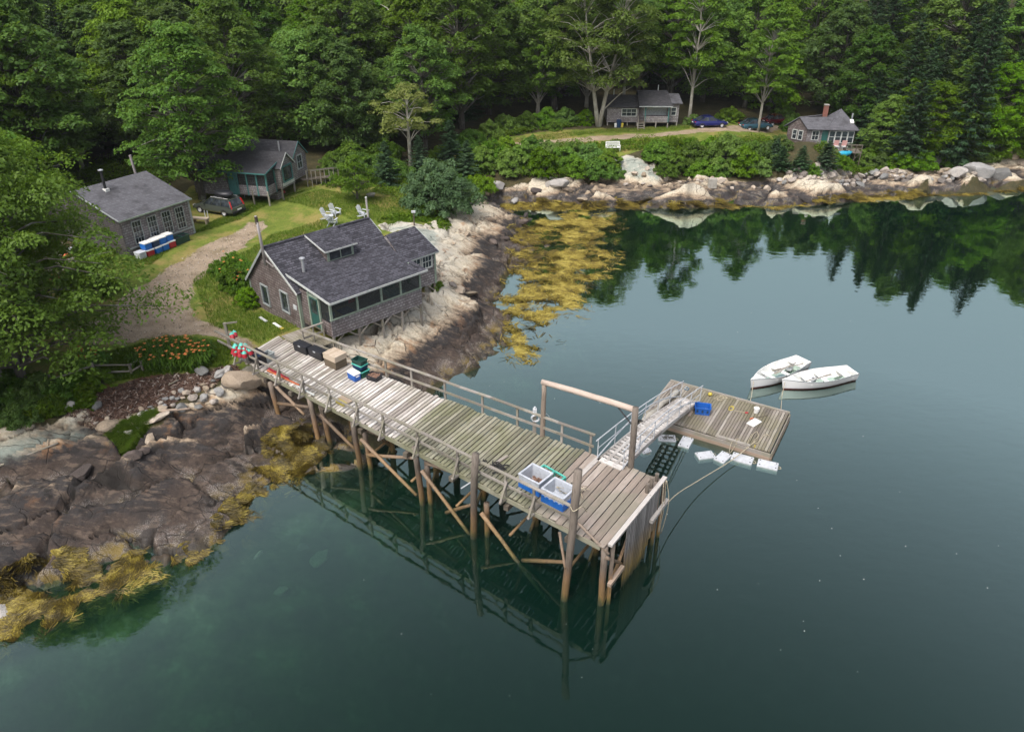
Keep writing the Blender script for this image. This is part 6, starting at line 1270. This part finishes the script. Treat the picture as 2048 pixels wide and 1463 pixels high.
def spruce(name,H,Rr,nb,npb,mat,seed,b0=.06,bare=0.,dens=1.):
    global rng; rng=np.random.default_rng(seed); random.seed(seed); t=thing(name,'','tree'); tb=MB(); tb.tube([(0,0,-.3),(.05,0,H*.5),(0,0,H)],[.013*H+.05,.008*H+.03,.015],8)
    C=[];D=[];N=[];S=[];rn=[]
    for i in range(nb):
        u=(i+rng.random())/nb; z=H*(b0+(1-b0)*u); L=Rr*(1-u)**.78*(.7+.45*rng.random())+.12; a=i*2.399+rng.normal(0,.4); d=np.array([math.cos(a),math.sin(a),0.])
        if rng.random()<bare: tb.tube([(0,0,z),tuple(d*L*.8+[0,0,z-.1*L])],[.02,.008],4,cap=False); continue
        k=max(8,int(npb*(.35+.65*L/Rr))); f=rng.random(k)**.75; droop=(-.30*(1-u)+.12*u)
        side=np.array([-d[1],d[0],0]); w=(1-f)*.30*L+.05
        off=rng.uniform(-1,1,k)
        P=d*(f*L)[:,None]+side*(off*w)[:,None]; P[:,2]+=z+droop*L*f**1.2+.16*L*f**3-np.abs(off)*w*.25+rng.normal(0,.04,k)
        dr=d*.9+side*np.sign(off)[:,None]*rng.uniform(.1,1.0,k)[:,None]; dr[:,2]-=.2
        C.append(P);D.append(dr);N.append(unit(np.array([0,0,1.])+rng.normal(0,.35,(k,3))+d*.2)); S.append((.20+.18*rng.random(k))*(.6+.4*L/Rr)); rn.append(np.clip(.35*rng.random()+.3*rng.random(k)+.35*f,0,1))
        if rng.random()<.5: tb.tube([(0,0,z),tuple(d*L*.8+np.array([0,0,z+droop*L*.7]))],[.02+.002*H,.006],4,cap=False)
    C=np.concatenate(C);V,F=leafquads(C,np.concatenate(N),np.concatenate(S)*1.25,.40,.05,np.concatenate(D))
    tb.build('trunk',M['bark_dark'],t,smooth=True); npmesh('crown',V,F,M[mat],{'rnd':('FACE',np.concatenate(rn))},parent=t); return t
def shrub(name,Rr,Hh,ncl,npl,leaf,mat,seed):
    global rng; rng=np.random.default_rng(seed); random.seed(seed); t=thing(name,'','bush'); cls=[];tb=MB()
    for i in range(ncl):
        a=i*2.399+rng.normal(0,.3); u=math.sqrt((i+.5)/ncl); lob=.62+.72*rng.random(); r_=Rr*u*lob; z=Hh*math.sqrt(max(.03,1-u*u*.92))*(.55+.68*rng.random()); cr=Rr*.20*(.6+.8*rng.random()); cls.append((r_*math.cos(a),r_*math.sin(a),z-.1*cr,cr))
        if u>.55: cls.append((r_*1.02*math.cos(a+.3),r_*1.02*math.sin(a+.3),z*.45,cr*.9))
        if i%2==0: tb.tube([(0.1*math.cos(a),.1*math.sin(a),-.1),(r_*.5*math.cos(a),r_*.5*math.sin(a),z*.6),(r_*math.cos(a),r_*math.sin(a),z)],[.04,.025,.008],4,cap=False)
    tb.build('stem',M['bark'],t,smooth=True); V,F,rn=pads(np.array(cls),npl,leaf,.75,.8); npmesh('crown',V,F,M[mat],{'rnd':('FACE',rn)},parent=t); return t
HIDE=Vector((0,0,0))
PB=[broadleaf('broadleaf_tree',12,4.0,.12,200,125,.26,'leaf','bark',101,prr=.21,flat=.55),broadleaf('broadleaf_tree',14,4.2,.24,200,125,.27,'leaf','bark',102,prr=.20,flat=.6),broadleaf('broadleaf_tree',10.5,4.2,.10,180,125,.26,'leaf_light','bark',103,prr=.21,flat=.5),broadleaf('broadleaf_tree',13,3.5,.26,170,125,.26,'leaf','bark_pale',104,lean=(.8,.4),prr=.22,flat=.65),broadleaf('broadleaf_tree',11,4.6,.14,200,125,.27,'leaf','bark',105,stems=2,prr=.20,flat=.5)]
PB+=[broadleaf('broadleaf_tree',11.5,3.9,.12,190,125,.25,'leaf_dark','bark_dark',106,prr=.20,flat=.6),broadleaf('broadleaf_tree',12.5,3.4,.18,170,125,.25,'leaf_shrub','bark',107,prr=.22,flat=.7)]
PS=[spruce('spruce_tree',13,2.9,150,105,'needle',201),spruce('spruce_tree',11,2.5,135,95,'needle',202,.1,.12),spruce('spruce_tree',9,2.3,120,95,'needle_blue',203)]
USED=set()
def plant(proto,x,y,z,label,group,sc=1.,rz=None,cat=None):
    rz=random.random()*6.283 if rz is None else rz
    if proto.name not in USED:
        USED.add(proto.name); o=proto; o.location=(x,y,z); o.rotation_euler=(0,0,rz); o.scale=(sc,)*3 if not hasattr(sc,'__len__') else sc; o['label']=label
        if group: o['group']=group
        return o
    o=dup(proto,(x,y,z),rz,label,None,sc)
    if group: o['group']=group
    elif 'group' in o: del o['group']
    return o
random.seed(5)
# ---- forest: jittered rows deepening into the hill
CLR=np.array([un(px,py,3.)[:2] for px,py in [(-250,560),(-100,560),(40,470),(110,425),(190,388),(330,372),(390,345),(430,315),(620,285),(660,345),(760,335),(850,330),(900,295),(1000,262),(1100,252),(1195,244),(1215,218),(1360,225),(1390,240),(1460,238),(1560,240),(1600,235),(1700,245),(1720,290),(1800,300),(1900,300),(2060,290),(2400,280)]]+[(150,-50),(-150,-50)])
ZL={'L':'leafy tree in the dense forest behind the workshop and back cottage','C':'leafy tree in the dense forest at the back of the cove','R':'leafy tree in the dense forest behind the two far cottages','E':'leafy tree on the wooded point past the brick chimneyed cottage'}
ZS_={'L':'dark spruce standing in the forest behind the workshop and back cottage','C':'dark spruce standing in the forest at the back of the cove','R':'dark spruce standing in the forest behind the two far cottages','E':'dark spruce on the wooded point past the brick chimneyed cottage'}
cand=[]; y=40.
while y<175:
    sp=5.0 if y<100 else 6.2 if y<130 else 8.
    xw=y*.82+8; x=-xw
    while x<xw:
        cand.append((x+random.uniform(-.38,.38)*sp,y+random.uniform(-.38,.38)*sp)); x+=sp
    y+=sp*.86
ca=np.array(cand); din=inpoly(CLR,ca[:,0],ca[:,1])
nf=0
for (x,y),d in zip(cand,din):
    if d>-1.2: continue
    if 18<x<30 and 79<y<92: continue                   # dark mouth of the track
    if y>150 and random.random()<.25: continue
    if nf>=286: break
    zone='L' if x<-8 else 'C' if x<9 else 'R' if x<38+(y-75)*.25 else 'E'
    g=gz_at(x,y); edge=d>-6
    ps=.12 if zone in 'LC' else .15 if zone=='R' else .58
    if random.random()<ps: plant(PS[0] if random.random()<.6 else PS[1],x,y,g-.1,ZS_[zone],'forest spruces',random.uniform(.8,1.2)*(1.1 if zone=='E' else 1))
    else:
        w=random.choice([0,0,1,1,2,2,3,3,4,5,5,6,6]); s=random.uniform(.78,1.24)*(.86 if zone=='L' and edge else 1.0)
        plant(PB[w],x,y,g-.1,ZL[zone],'forest trees',(s,s,s*random.uniform(.92,1.08)))
    nf+=1
print('forest trees',nf)
rng=np.random.default_rng(909); ny_=1500; yy=165+90*rng.random(ny_)**1.2; xx=(rng.random(ny_)*2-1)*(yy*.95+15); zz=gzv(xx,yy)+3+8.5*rng.random(ny_)
V,F,rn=pads(np.stack([xx,yy,zz,2.2+1.6*rng.random(ny_)],-1),70,.95,.8); tag(npmesh('forest',V,F,M['leaf'],{'rnd':('FACE',rn)}),kind='stuff')
# ---- single trees
def pt(px,py,z): 
    p=G(px,py,z); return p
NT1=broadleaf('maple_tree',9.0,5.7,.20,120,330,.15,'leaf_light','bark',301,lean=(.6,-.3),prr=.22,limbs=.9,flat=.38)
NT2=broadleaf('maple_tree',10.6,4.4,.28,165,260,.155,'leaf_light','bark',302,prr=.25)
NT3=broadleaf('maple_tree',8.2,3.6,.36,110,280,.15,'leaf','bark_pale',303,lean=(-.8,.2),prr=.26)
p=pt(95,775,2.5); plant(NT1,p.x-1.2,p.y+.2,p.z,'near maple with a thick leaning trunk, boughs low over the rail fence',None,(1.05,1.05,1.26),R(75))
p=pt(42,772,2.5); plant(NT3,p.x-.6,p.y-.3,p.z,'near maple with a pale trunk at the outer end of the rail fence',None,(1.1,1.1,1.25),R(60))
p=pt(40,655,3.); plant(NT2,p.x-.6,p.y+.3,p.z,'tall maple standing in front of the workshop, its top above the grey roof',None,1.08,R(120))
p=pt(-60,720,3.); plant(NT2,p.x-1,p.y,p.z,'bushy maple at the frame edge behind the pale trunked one',None,.8,R(200))
p=pt(-30,800,2.5); plant(NT1,p.x-2.2,p.y-.5,p.z,'low maple leaning out at the shore edge beyond the ledge',None,.72,R(150))
OV=broadleaf('maple_tree',13.5,4.5,.17,170,150,.25,'leaf','bark',304,prr=.24,lean=(.8,-.8))
p=G(385,384,3.5); plant(OV,p.x+1.4,p.y-1.6,p.z,'big maple with a bare lower trunk spreading over the back cottage roof',None,.95,R(10))
p=G(468,340,4); plant(OV,p.x-.5,p.y+4.0,p.z,'round topped maple rising straight behind the back cottage',None,1.0,R(140)); p=G(640,330,4); plant(PB[4],p.x-2.5,p.y+7.,p.z,'spreading maple on the slope past the two gables',None,.95,R(40)); p=G(320,330,4); plant(OV,p.x-.5,p.y+1.5,p.z,'dense maple between the workshop mast and the back cottage',None,.86,R(250))
p=G(250,320,4); plant(PS[0],p.x-1.5,p.y+6,p.z,'tall rusty spruce poking up behind the workshop',None,1.15)
BI=broadleaf('birch_tree',7.2,2.5,.50,34,150,.20,'leaf_yellow','bark_pale',305,stems=2,prr=.32,limbs=1.,trunk_r=.19,flat=.45)
p=G(822,338,3.3); plant(BI,p.x,p.y,p.z,'thin two stemmed pale barked tree with sparse yellow green tufts',None,1.05,R(85))
AP_=broadleaf('apple_tree',3.6,1.9,.25,42,150,.15,'leaf_shrub','bark',306,prr=.28,shape=1.)
p=G(715,398,3.2); plant(AP_,p.x,p.y,p.z,'small round apple tree alone on the lawn behind the garden chairs',None,.95)
WL=shrub('willow_bush',2.55,3.2,95,190,.16,'leaf_grey',307)
p=G(880,418,2.6); plant(WL,p.x,p.y,p.z-.1,'big grey green willow bush at the lawn edge above the outcrop',None,(1.0,1.,1.05))
# tall forest-front trees by the far cottages
TT=broadleaf('tall_maple',16,4.6,.30,120,190,.28,'leaf','bark_pale',308,stems=2,trunk_r=.27); TT2=broadleaf('tall_maple',15,3.1,.36,85,190,.27,'leaf','bark_pale',309,trunk_r=.2)
p=G(1197,252,3.2); plant(TT,p.x,p.y,p.z,'tall forked maple with pale trunks at the end wall of the dark roofed cottage',None,1.,R(0)); p=G(1378,243,3.2); plant(TT2,p.x,p.y,p.z,'tall slim pale trunked maple between the dark roofed cottage and the blue car',None,1.05); p=G(1516,262,3.); plant(TT2,p.x,p.y,p.z,'slim pale trunked tree standing in front of the blue green sedan',None,.88,R(100)); p=G(1250,235,3.4); plant(TT2,p.x,p.y+2.5,p.z,'tall maple rising from behind the dark roofed cottage',None,1.08,R(200))
for px,py,k,s,lb in [(1790,312,0,1.1,'big ragged spruce just past the deck of the brick chimneyed cottage'),(1850,305,1,1.05,'spruce behind the upright grey slab'),(1735,295,2,.95,'spruce crowding the outer wall of the brick chimneyed cottage'),(1930,300,0,1.2,'tall spruce above the biggest far boulder'),(2040,292,0,1.25,'dark spruce at the far end of the shore')]:
    p=G(px,py,2.2); plant(PS[k],p.x,p.y+1.2,p.z,lb,None,s)
for px,py,k,s,lb in [(1768,318,2,.62,'small leafy tree leaning over the stone bank below the ragged spruce'),(1830,318,4,.72,'leafy tree over the bank before the far boulders'),(1885,316,2,.68,'bright leafy tree behind the upright grey slab'),(1985,305,4,.8,'leafy tree behind the far boulders'),(2060,318,2,.85,'leafy tree leaning out over the far gully'),(1990,312,2,.5,'small leafy tree tucked behind the outer far boulder'),(1905,305,0,.8,'rounded leafy tree over the far boulders')]:
    p=G(px,py,2.2); plant(PB[k],p.x,p.y+.4,p.z,lb,None,s)
# dead snag
t=thing('dead_tree','bare grey dead tree forking above the canopy at the back of the cove','tree',(-12.5,86,gz_at(-12.5,86))); b=MB(); b.tube([(0,0,0),(.3,0,5),(-.2,.2,9.5),(.5,0,12.5)],[.24,.2,.14,.05],8); b.build('trunk',M['bark'],t,smooth=True)
for a,z,l in((.3,10,2.2),(2.6,10.8,1.8),(4.2,9,2.),(1.2,11.6,1.6)): b=MB(); b.tube([(0,.1,z-.6),(math.cos(a)*l*.5,math.sin(a)*l*.5,z+.5),(math.cos(a)*l,math.sin(a)*l,z+.8)],[.08,.05,.015],6); b.build('limb',M['bark_pale'],t,smooth=True)
# ---- shrubs
SH=[shrub('shrub',1.5,1.7,50,150,.19,'leaf_shrub',401),shrub('shrub',1.35,1.9,46,150,.18,'leaf_light',402),shrub('shrub',1.6,1.4,50,145,.18,'leaf',403)]
BU=[('low leafy bush on the far bank between the lawn track and the cove','bushes along the far bank')]
far=[(965,335,1,1.),(985,318,0,1.),(1020,345,1,1.1),(1050,325,0,1.1),(1085,345,1,1.15),(1100,315,2,1.),(1130,335,0,1.05),(1150,350,1,.95),(1180,325,0,1.),(1190,350,2,1.05),(1215,335,1,.9),(1010,310,1,.9),(1065,300,0,.8),(1150,310,2,.9),(1230,350,2,.6)]
for px,py,k,s in far:
    p=G(px,py,2.2); plant(SH[k],p.x,p.y,p.z-.15,'green bush in the thicket above the cove','bushes above the cove',s)
for px,py,k,s in [(1310,318,0,1.),(1340,335,1,.95),(1345,305,2,.9),(1385,325,0,1.1),(1400,345,2,1.),(1420,310,1,.9),(1450,330,1,1.45),(1490,345,1,1.25),(1435,350,0,.95),(1500,322,0,1.05),(1380,300,2,.8),(1465,300,2,.85),(1520,345,0,.8),(1540,310,2,.9),(1330,350,2,.7),(1560,300,0,.8)]:
    p=G(px,py,2.2); plant(SH[k],p.x,p.y,p.z-.15,'green bush in the thicket between the white bench and the right cottage','bushes by the white bench',s)
for px,py,s,lb in [(1560,338,.36,'dark young spruce beside the willowy thicket'),(1600,340,.38,'dark young spruce below the gable of the right cottage'),(1650,335,.42,'dark young spruce below the cottage door'),(1690,328,.40,'dark young spruce hiding the cottage deck'),(1550,318,.33,'small dark spruce behind the thicket'),(902,338,.52,'blue green spruce behind the willow bush'),(775,368,.42,'dark spruce behind the pale barked tree'),(840,352,.42,'dark bushy spruce at the foot of the pale barked tree'),(935,365,.45,'yellow green young spruce beside the willow bush')]:
    p=G(px,py,2.4); plant(PS[2],p.x,p.y,p.z-.1,lb,None,(s*1.45,s*1.45,s*(.72 if px>1000 else 1.)))
for px,py,k,s in [(690,352,0,.9),(720,340,2,1.),(665,340,1,.8),(790,352,2,.9),(700,325,0,1.),(860,370,1,.75),(905,378,0,.9),(930,395,0,.7),(955,380,2,.9),(770,320,2,1.1),(880,325,1,.8),(945,320,0,.8),(920,300,2,.9)]:
    p=G(px,py,2.8); plant(SH[k],p.x,p.y,p.z-.15,'bush on the bank between the back cottage and the willow','bushes behind the lawn',s)
for px,py,k,s in [(1010,262,2,1.),(1050,258,1,.9),(1090,252,0,1.),(1130,248,2,1.),(1170,250,1,.8),(980,275,0,.9),(940,285,2,.8),(1110,262,1,.6),(1385,250,0,.6),(1460,242,2,.9),(1585,262,2,.9),(1570,240,0,1.)]:
    p=G(px,py,3.2); plant(SH[k],p.x,p.y+.6,p.z-.15,'bush at the forest edge along the far track','bushes along the far track',s)
for px,py,k,s in [(1720,330,2,.9),(1760,335,0,.8),(1800,335,2,1.),(1840,335,0,.9),(1895,325,2,1.),(1740,318,1,.8),(1960,315,0,1.),(2020,305,2,1.2),(1680,342,2,.7),(1625,345,0,.5)]:
    p=G(px,py,2.); plant(SH[k],p.x,p.y,p.z-.15,'bush along the top of the long stone bank','bushes over the stone bank',s)
for px,py,k,s in [(20,800,2,.9),(75,795,0,.8),(130,790,2,.7),(-20,825,2,1.),(45,835,2,.7),(110,815,2,.6),(165,772,0,.5),(-80,800,2,1.2),(5,775,0,.9)]:
    p=G(px,py,2.3); plant(SH[k],p.x,p.y,p.z-.1,'dark leafy bush on the bank under the near maples','bushes under the near maples',s*.75)
for px,py,k,s,lb in [(470,575,1,.62,'bright leafy bush by the back corner of the wharf cottage'),(497,608,1,.5,'low bright bush against the cottage gable'),(455,545,2,.6,'darker bush among the orange lilies by the drive'),(202,770,1,.45,'pale green bush growing through the rail fence'),(175,585,2,.9,'bush on the grass strip by the scrap heap'),(850,428,0,.5,'small bush at the foot of the willow')]:
    p=G(px,py,2.6); plant(SH[k],p.x,p.y,p.z-.05,lb,None,s)
# ---- day lilies: arching leaves and orange flowers
def lilies(label,pts,n,nf):
    c=sum((Vector(p) for p in pts),Vector())/len(pts); t=thing('daylily_bed',label,'flower bed',c); P=np.array([(p[0],p[1]) for p in pts]); q,_=scatter(P,n)
    q=np.concatenate([q+rng.normal(0,.1,q.shape) for _ in range(12)]); z=gzv(q[:,0],q[:,1]); a=rng.random(len(q))*6.283; n_=len(q); L=rng.uniform(.35,.7,n_); w=.035
    d=np.stack([np.cos(a),np.sin(a)],-1); s_=np.stack([-np.sin(a),np.cos(a)],-1); rows=[]
    for f,h,ww in((0,0,1),(.25,.75,1),(.6,1.0,.8),(1.,.72,.15)):
        ctr=np.concatenate([q+d*(f*L*.7)[:,None],(z+h*L)[:,None]],1); sd=np.concatenate([s_*w*ww,np.zeros((n_,1))],1); rows+=[ctr-sd,ctr+sd]
    V=np.stack(rows,1).reshape(-1,3)-np.array(c); b_=(np.arange(n_)*8)[:,None]; F=np.concatenate([b_+np.array([[2*i,2*i+1,2*i+3,2*i+2]]) for i in range(3)],1).reshape(-1,4)
    npmesh('leaves',V,F,M['lily_leaf'],{'rnd':('FACE',np.repeat(rng.random(n_),3))},parent=t)
    q,_=scatter(P,nf); b=MB()
    for x,y in q:
        z=gz_at(x,y)+random.uniform(.6,.95); b.tube([(x-c.x,y-c.y,z-.5-c.z),(x-c.x,y-c.y,z-c.z)],.008,3,1)
        for k_ in range(6): a=k_*1.047+random.random(); r_=.10; b.add([(x-c.x,y-c.y,z-c.z),(x-c.x+r_*.6*math.cos(a-.4),y-c.y+r_*.6*math.sin(a-.4),z-c.z+.05),(x-c.x+r_*math.cos(a),y-c.y+r_*math.sin(a),z-c.z+.04),(x-c.x+r_*.6*math.cos(a+.4),y-c.y+r_*.6*math.sin(a+.4),z-c.z+.05)],[(0,1,2,3)])
    tag(b.build('flowers',[M['lily'],M['lily_leaf']],t),kind='stuff'); return t
lilies('broad bed of orange daylilies on the bank beside the wharf head',[G(*p,2.7) for p in [(268,735),(285,715),(330,700),(395,695),(425,705),(420,730),(390,742),(310,745)]],190,62)
lilies('small clump of orange daylilies by the rail fence',[G(*p,2.7) for p in [(150,728),(175,720),(215,722),(210,735),(160,740)]],22,14)
lilies('orange daylilies in the bed between the drive and the cottage',[G(*p,2.8) for p in [(432,540),(470,520),(500,540),(505,575),(480,590),(445,570)]],90,22)
# ---- stuff: ground cover, sedge, lawn tufts, litter
def cover(name,keys,leaf,mat,hmin,hmax,label_kind='stuff'):
    Vs=[];Fs=[];rs=[];o=0
    for pl,n,sc in keys:
        q,d=scatter(poly(pl),n); x,y=q[:,0],q[:,1]; den=fbm(x*.5,y*.5,131,4); k=den>.40; x,y,den=x[k],y[k],den[k]; z=gzv(x,y)+(hmin+(hmax-hmin)*rng.random(len(x))*np.clip((den-.35)*3,0,1))*sc
        N=unit(np.array([0,0,1.])+rng.normal(0,.5,(len(x),3))); V,F=leafquads(np.stack([x,y,z],-1),N,leaf*(.6+.8*rng.random(len(x)))); Vs.append(V);Fs.append(F+o);rs.append(np.clip(rng.random(len(x))*.6+(den-.4)*1.2,0,1)); o+=len(V)
    return tag(npmesh(name,np.concatenate(Vs),np.concatenate(Fs),M[mat],{'rnd':('FACE',np.concatenate(rs))}),kind='stuff')
rng=np.random.default_rng(77)
cover('undergrowth',[([(-60,860),(-60,760),(20,745),(110,745),(200,765),(190,822),(100,838),(30,852)],16000,1.),([(640,375),(660,330),(760,320),(850,325),(960,290),(1000,300),(960,330),(900,400),(850,435),(800,398),(740,385)],16000,1.),([(955,300),(1000,292),(1150,288),(1290,280),(1400,278),(1540,284),(1570,300),(1560,340),(1400,345),(1310,340),(1290,300),(1200,312),(1210,345),(1100,360),(1000,350),(940,370)],26000,1.),([(880,300),(960,262),(1080,246),(1200,240),(1200,250),(1080,262),(960,284)],9000,1.),([(1560,345),(1600,320),(1720,305),(1850,305),(2050,300),(2060,325),(1900,335),(1740,345)],16000,1.),([(150,480),(200,460),(240,500),(200,560),(140,560)],4000,.8),([(400,380),(470,345),(480,370),(420,388)],2500,.6),([(425,545),(465,512),(505,530),(508,590),(490,625),(450,580)],5000,.7),([(760,440),(800,425),(880,430),(905,455),(880,462),(830,445)],3000,.4),([(-60,520),(60,440),(150,400),(200,385),(330,372),(400,345),(430,318),(400,290),(200,320),(0,400),(-100,470)],22000,1.3),([(860,575),(882,555),(890,575),(872,592)],500,.25)],.17,'fern',.03,.7)
def blades(name,pls,n,h,w,mat,lean=None):
    Vs=[];rs=[]
    for pl,k in pls:
        q,_=scatter(poly(pl),k); z=gzv(q[:,0],q[:,1]); m_=len(q); a=rng.random(m_)*6.283 if lean is None else lean+rng.normal(0,.5,m_); L=h*(.5+.8*rng.random(m_)); d=np.stack([np.cos(a),np.sin(a)],-1); s_=np.stack([-np.sin(a),np.cos(a)],-1)*w; ld=.5 if lean is None else .9
        p0=np.c_[q,z]; p1=np.c_[q+d*(L*ld*.35)[:,None],z+L*.65]; p2=np.c_[q+d*(L*ld)[:,None],z+L*(.9 if lean is None else .55)]; sd=np.c_[s_,np.zeros(m_)]
        Vs.append(np.stack([p0-sd,p0+sd,p1+sd*.8,p1-sd*.8,p2],1).reshape(-1,3)); rs.append(rng.random(m_))
    V=np.concatenate(Vs); m_=len(V)//5; b_=(np.arange(m_)*5)[:,None]; F=np.concatenate([b_+np.array([[0,1,2,3]]),b_+np.array([[3,2,4,4]])],1).reshape(-1,4)
    return V,F,np.repeat(np.concatenate(rs),2)
def bladeobj(name,pls,h,w,mat,lean=None):
    V,F,r=blades(name,pls,0,h,w,mat,lean); m_=len(F)//2; me=bpy.data.meshes.new(name); b_=np.arange(m_)*5
    faces=[]; 
    q4=np.stack([b_,b_+1,b_+2,b_+3],1); t3=np.stack([b_+3,b_+2,b_+4],1)
    me.vertices.add(len(V)); me.vertices.foreach_set('co',V.astype(np.float32).ravel()); L=np.concatenate([q4.ravel(),t3.ravel()]).astype(np.int32); me.loops.add(len(L)); me.loops.foreach_set('vertex_index',L)
    me.polygons.add(2*m_); me.polygons.foreach_set('loop_start',np.concatenate([np.arange(m_)*4,m_*4+np.arange(m_)*3]).astype(np.int32)); me.materials.append(M[mat]); me.attributes.new('rnd','FLOAT','FACE').data.foreach_set('value',np.concatenate([r[::2],r[::2]]).astype(np.float32)); me.update(calc_edges=True)
    o=bpy.data.objects.new(name,me); COL.objects.link(o); return tag(o,kind='stuff')
bladeobj('sedge',[([(215,862),(250,845),(300,828),(322,822),(318,838),(285,858),(268,888),(250,892),(225,880)],5200)],.34,.012,'fern',R(200))
bladeobj('grass',[([(385,560),(420,535),(500,500),(540,470),(640,440),(740,450),(640,420),(560,400),(640,380),(720,392),(850,400),(870,440),(780,455),(745,440),(530,500),(505,560),(505,610),(600,650),(520,690),(420,650)],30000),([(250,520),(330,500),(380,470),(480,440),(560,395),(640,375),(520,400),(430,440),(380,470),(300,530)],14000),([(270,690),(330,672),(420,680),(480,700),(450,735),(330,745),(200,765),(120,765),(140,720)],20000),([(960,292),(1100,268),(1220,258),(1380,248),(1380,258),(1200,266),(1050,284)],6000)],.17,.010,'fern')
q,_=scatter(PW['drive'],4200); n_=len(q); z=gzv(q[:,0],q[:,1])+.012; V,F=leafquads(np.c_[q,z],unit(np.array([0,0,1.])+rng.normal(0,.5,(n_,3))),.03+.09*rng.random(n_)**3,.8,.10); km=NT('loose_gravel'); rr_=km.attr('rnd'); km.out(km.bsdf(km.ramp(rr_,[(0,(.10,.08,.06)),(.5,(.3,.25,.2)),(1,(.5,.45,.4))]),.9)); tag(npmesh('gravel',V,F,km.mat,{'rnd':('FACE',rng.random(n_))}),kind='stuff')
# bark litter on the mulch
q,_=scatter(PW['mulch'],5200); n_=len(q); z=gzv(q[:,0],q[:,1])+.02+.04*rng.random(n_); a=rng.random(n_)*6.283; V,F=leafquads(np.c_[q,z],unit(np.array([0,0,1.])+rng.normal(0,.35,(n_,3))),.10+.28*rng.random(n_)**2,.22,.02)
km=NT('bark_chip'); rr_=km.attr('rnd'); km.out(km.bsdf(km.ramp(rr_,[(0,(.03,.015,.01)),(.5,(.115,.065,.046)),(.85,(.22,.145,.11)),(1,(.4,.35,.31))]),.9)); tag(npmesh('bark_litter',V,F,km.mat,{'rnd':('FACE',rng.random(n_))}),kind='stuff')
# foam flecks on the water
b=MB()
for _ in range(60):
    x,y=random.uniform(-6,22),random.uniform(15,45)
    if gz_at(x,y)>-.8: continue
    r_=random.uniform(.008,.022); b.add([(x+r_*math.cos(a)*random.uniform(.6,1.4),y+r_*math.sin(a),.006) for a in np.linspace(0,6.283,7)[:-1]],[tuple(range(6))])
tag(b.build('foam',M['white']),kind='stuff')
b=MB(); b.box(-430,430,-70,610,-16,46); k=NT('sea_haze'); o_=k.t.nodes.new('ShaderNodeOutputMaterial'); pv=k.t.nodes.new('ShaderNodeVolumePrincipled'); pv.inputs['Color'].default_value=(.86,.93,.97,1); pv.inputs['Density'].default_value=HAZE; k.t.links.new(pv.outputs[0],o_.inputs[1]); tag(b.build('haze',k.mat),kind='stuff')
# ================================================================ LIGHT, SKY, CAMERA
SUN_EL,SUN_AZ=R(58),R(215)
wd=bpy.data.worlds.new('World'); SC.world=wd; wd.use_nodes=True; nt=wd.node_tree; bg=nt.nodes['Background']
sk=nt.nodes.new('ShaderNodeTexSky'); sk.sky_type='NISHITA'; sk.sun_disc=False; sk.sun_elevation=SUN_EL; sk.sun_rotation=SUN_AZ; sk.air_density=1.; sk.dust_density=6.; sk.ozone_density=1.
hs=nt.nodes.new('ShaderNodeHueSaturation'); hs.inputs['Saturation'].default_value=.50; nt.links.new(sk.outputs[0],hs.inputs['Color']); nt.links.new(hs.outputs[0],bg.inputs[0]); bg.inputs[1].default_value=.15
sl=bpy.data.lights.new('sun','SUN'); sl.energy=1.25; sl.angle=R(20); sl.color=(1.,.97,.93); so=bpy.data.objects.new('sun',sl); COL.objects.link(so)
sd=Vector((math.sin(SUN_AZ)*math.cos(SUN_EL),math.cos(SUN_AZ)*math.cos(SUN_EL),math.sin(SUN_EL))); so.rotation_euler=sd.to_track_quat('Z','Y').to_euler(); so.location=(0,0,60)
cam=bpy.data.cameras.new('camera'); co=bpy.data.objects.new('camera',cam); COL.objects.link(co); co.location=(0,0,HC); co.rotation_euler=(R(90)-PITCH,0,0); cam.sensor_width=36.; cam.sensor_fit='HORIZONTAL'; cam.lens=FOC/2048*36; cam.clip_end=2000; cam.clip_start=.1; SC.camera=co
SC.view_settings.view_transform='Standard'; SC.view_settings.look='None'; SC.view_settings.gamma=1; SC.view_settings.exposure=0.58
SC.render.engine='CYCLES'; SC.cycles.max_bounces=8; SC.cycles.transparent_max_bounces=12; SC.cycles.diffuse_bounces=3; SC.cycles.glossy_bounces=3; SC.cycles.transmission_bounces=4; SC.cycles.use_denoising=True; SC.cycles.caustics_reflective=False; SC.cycles.caustics_refractive=False
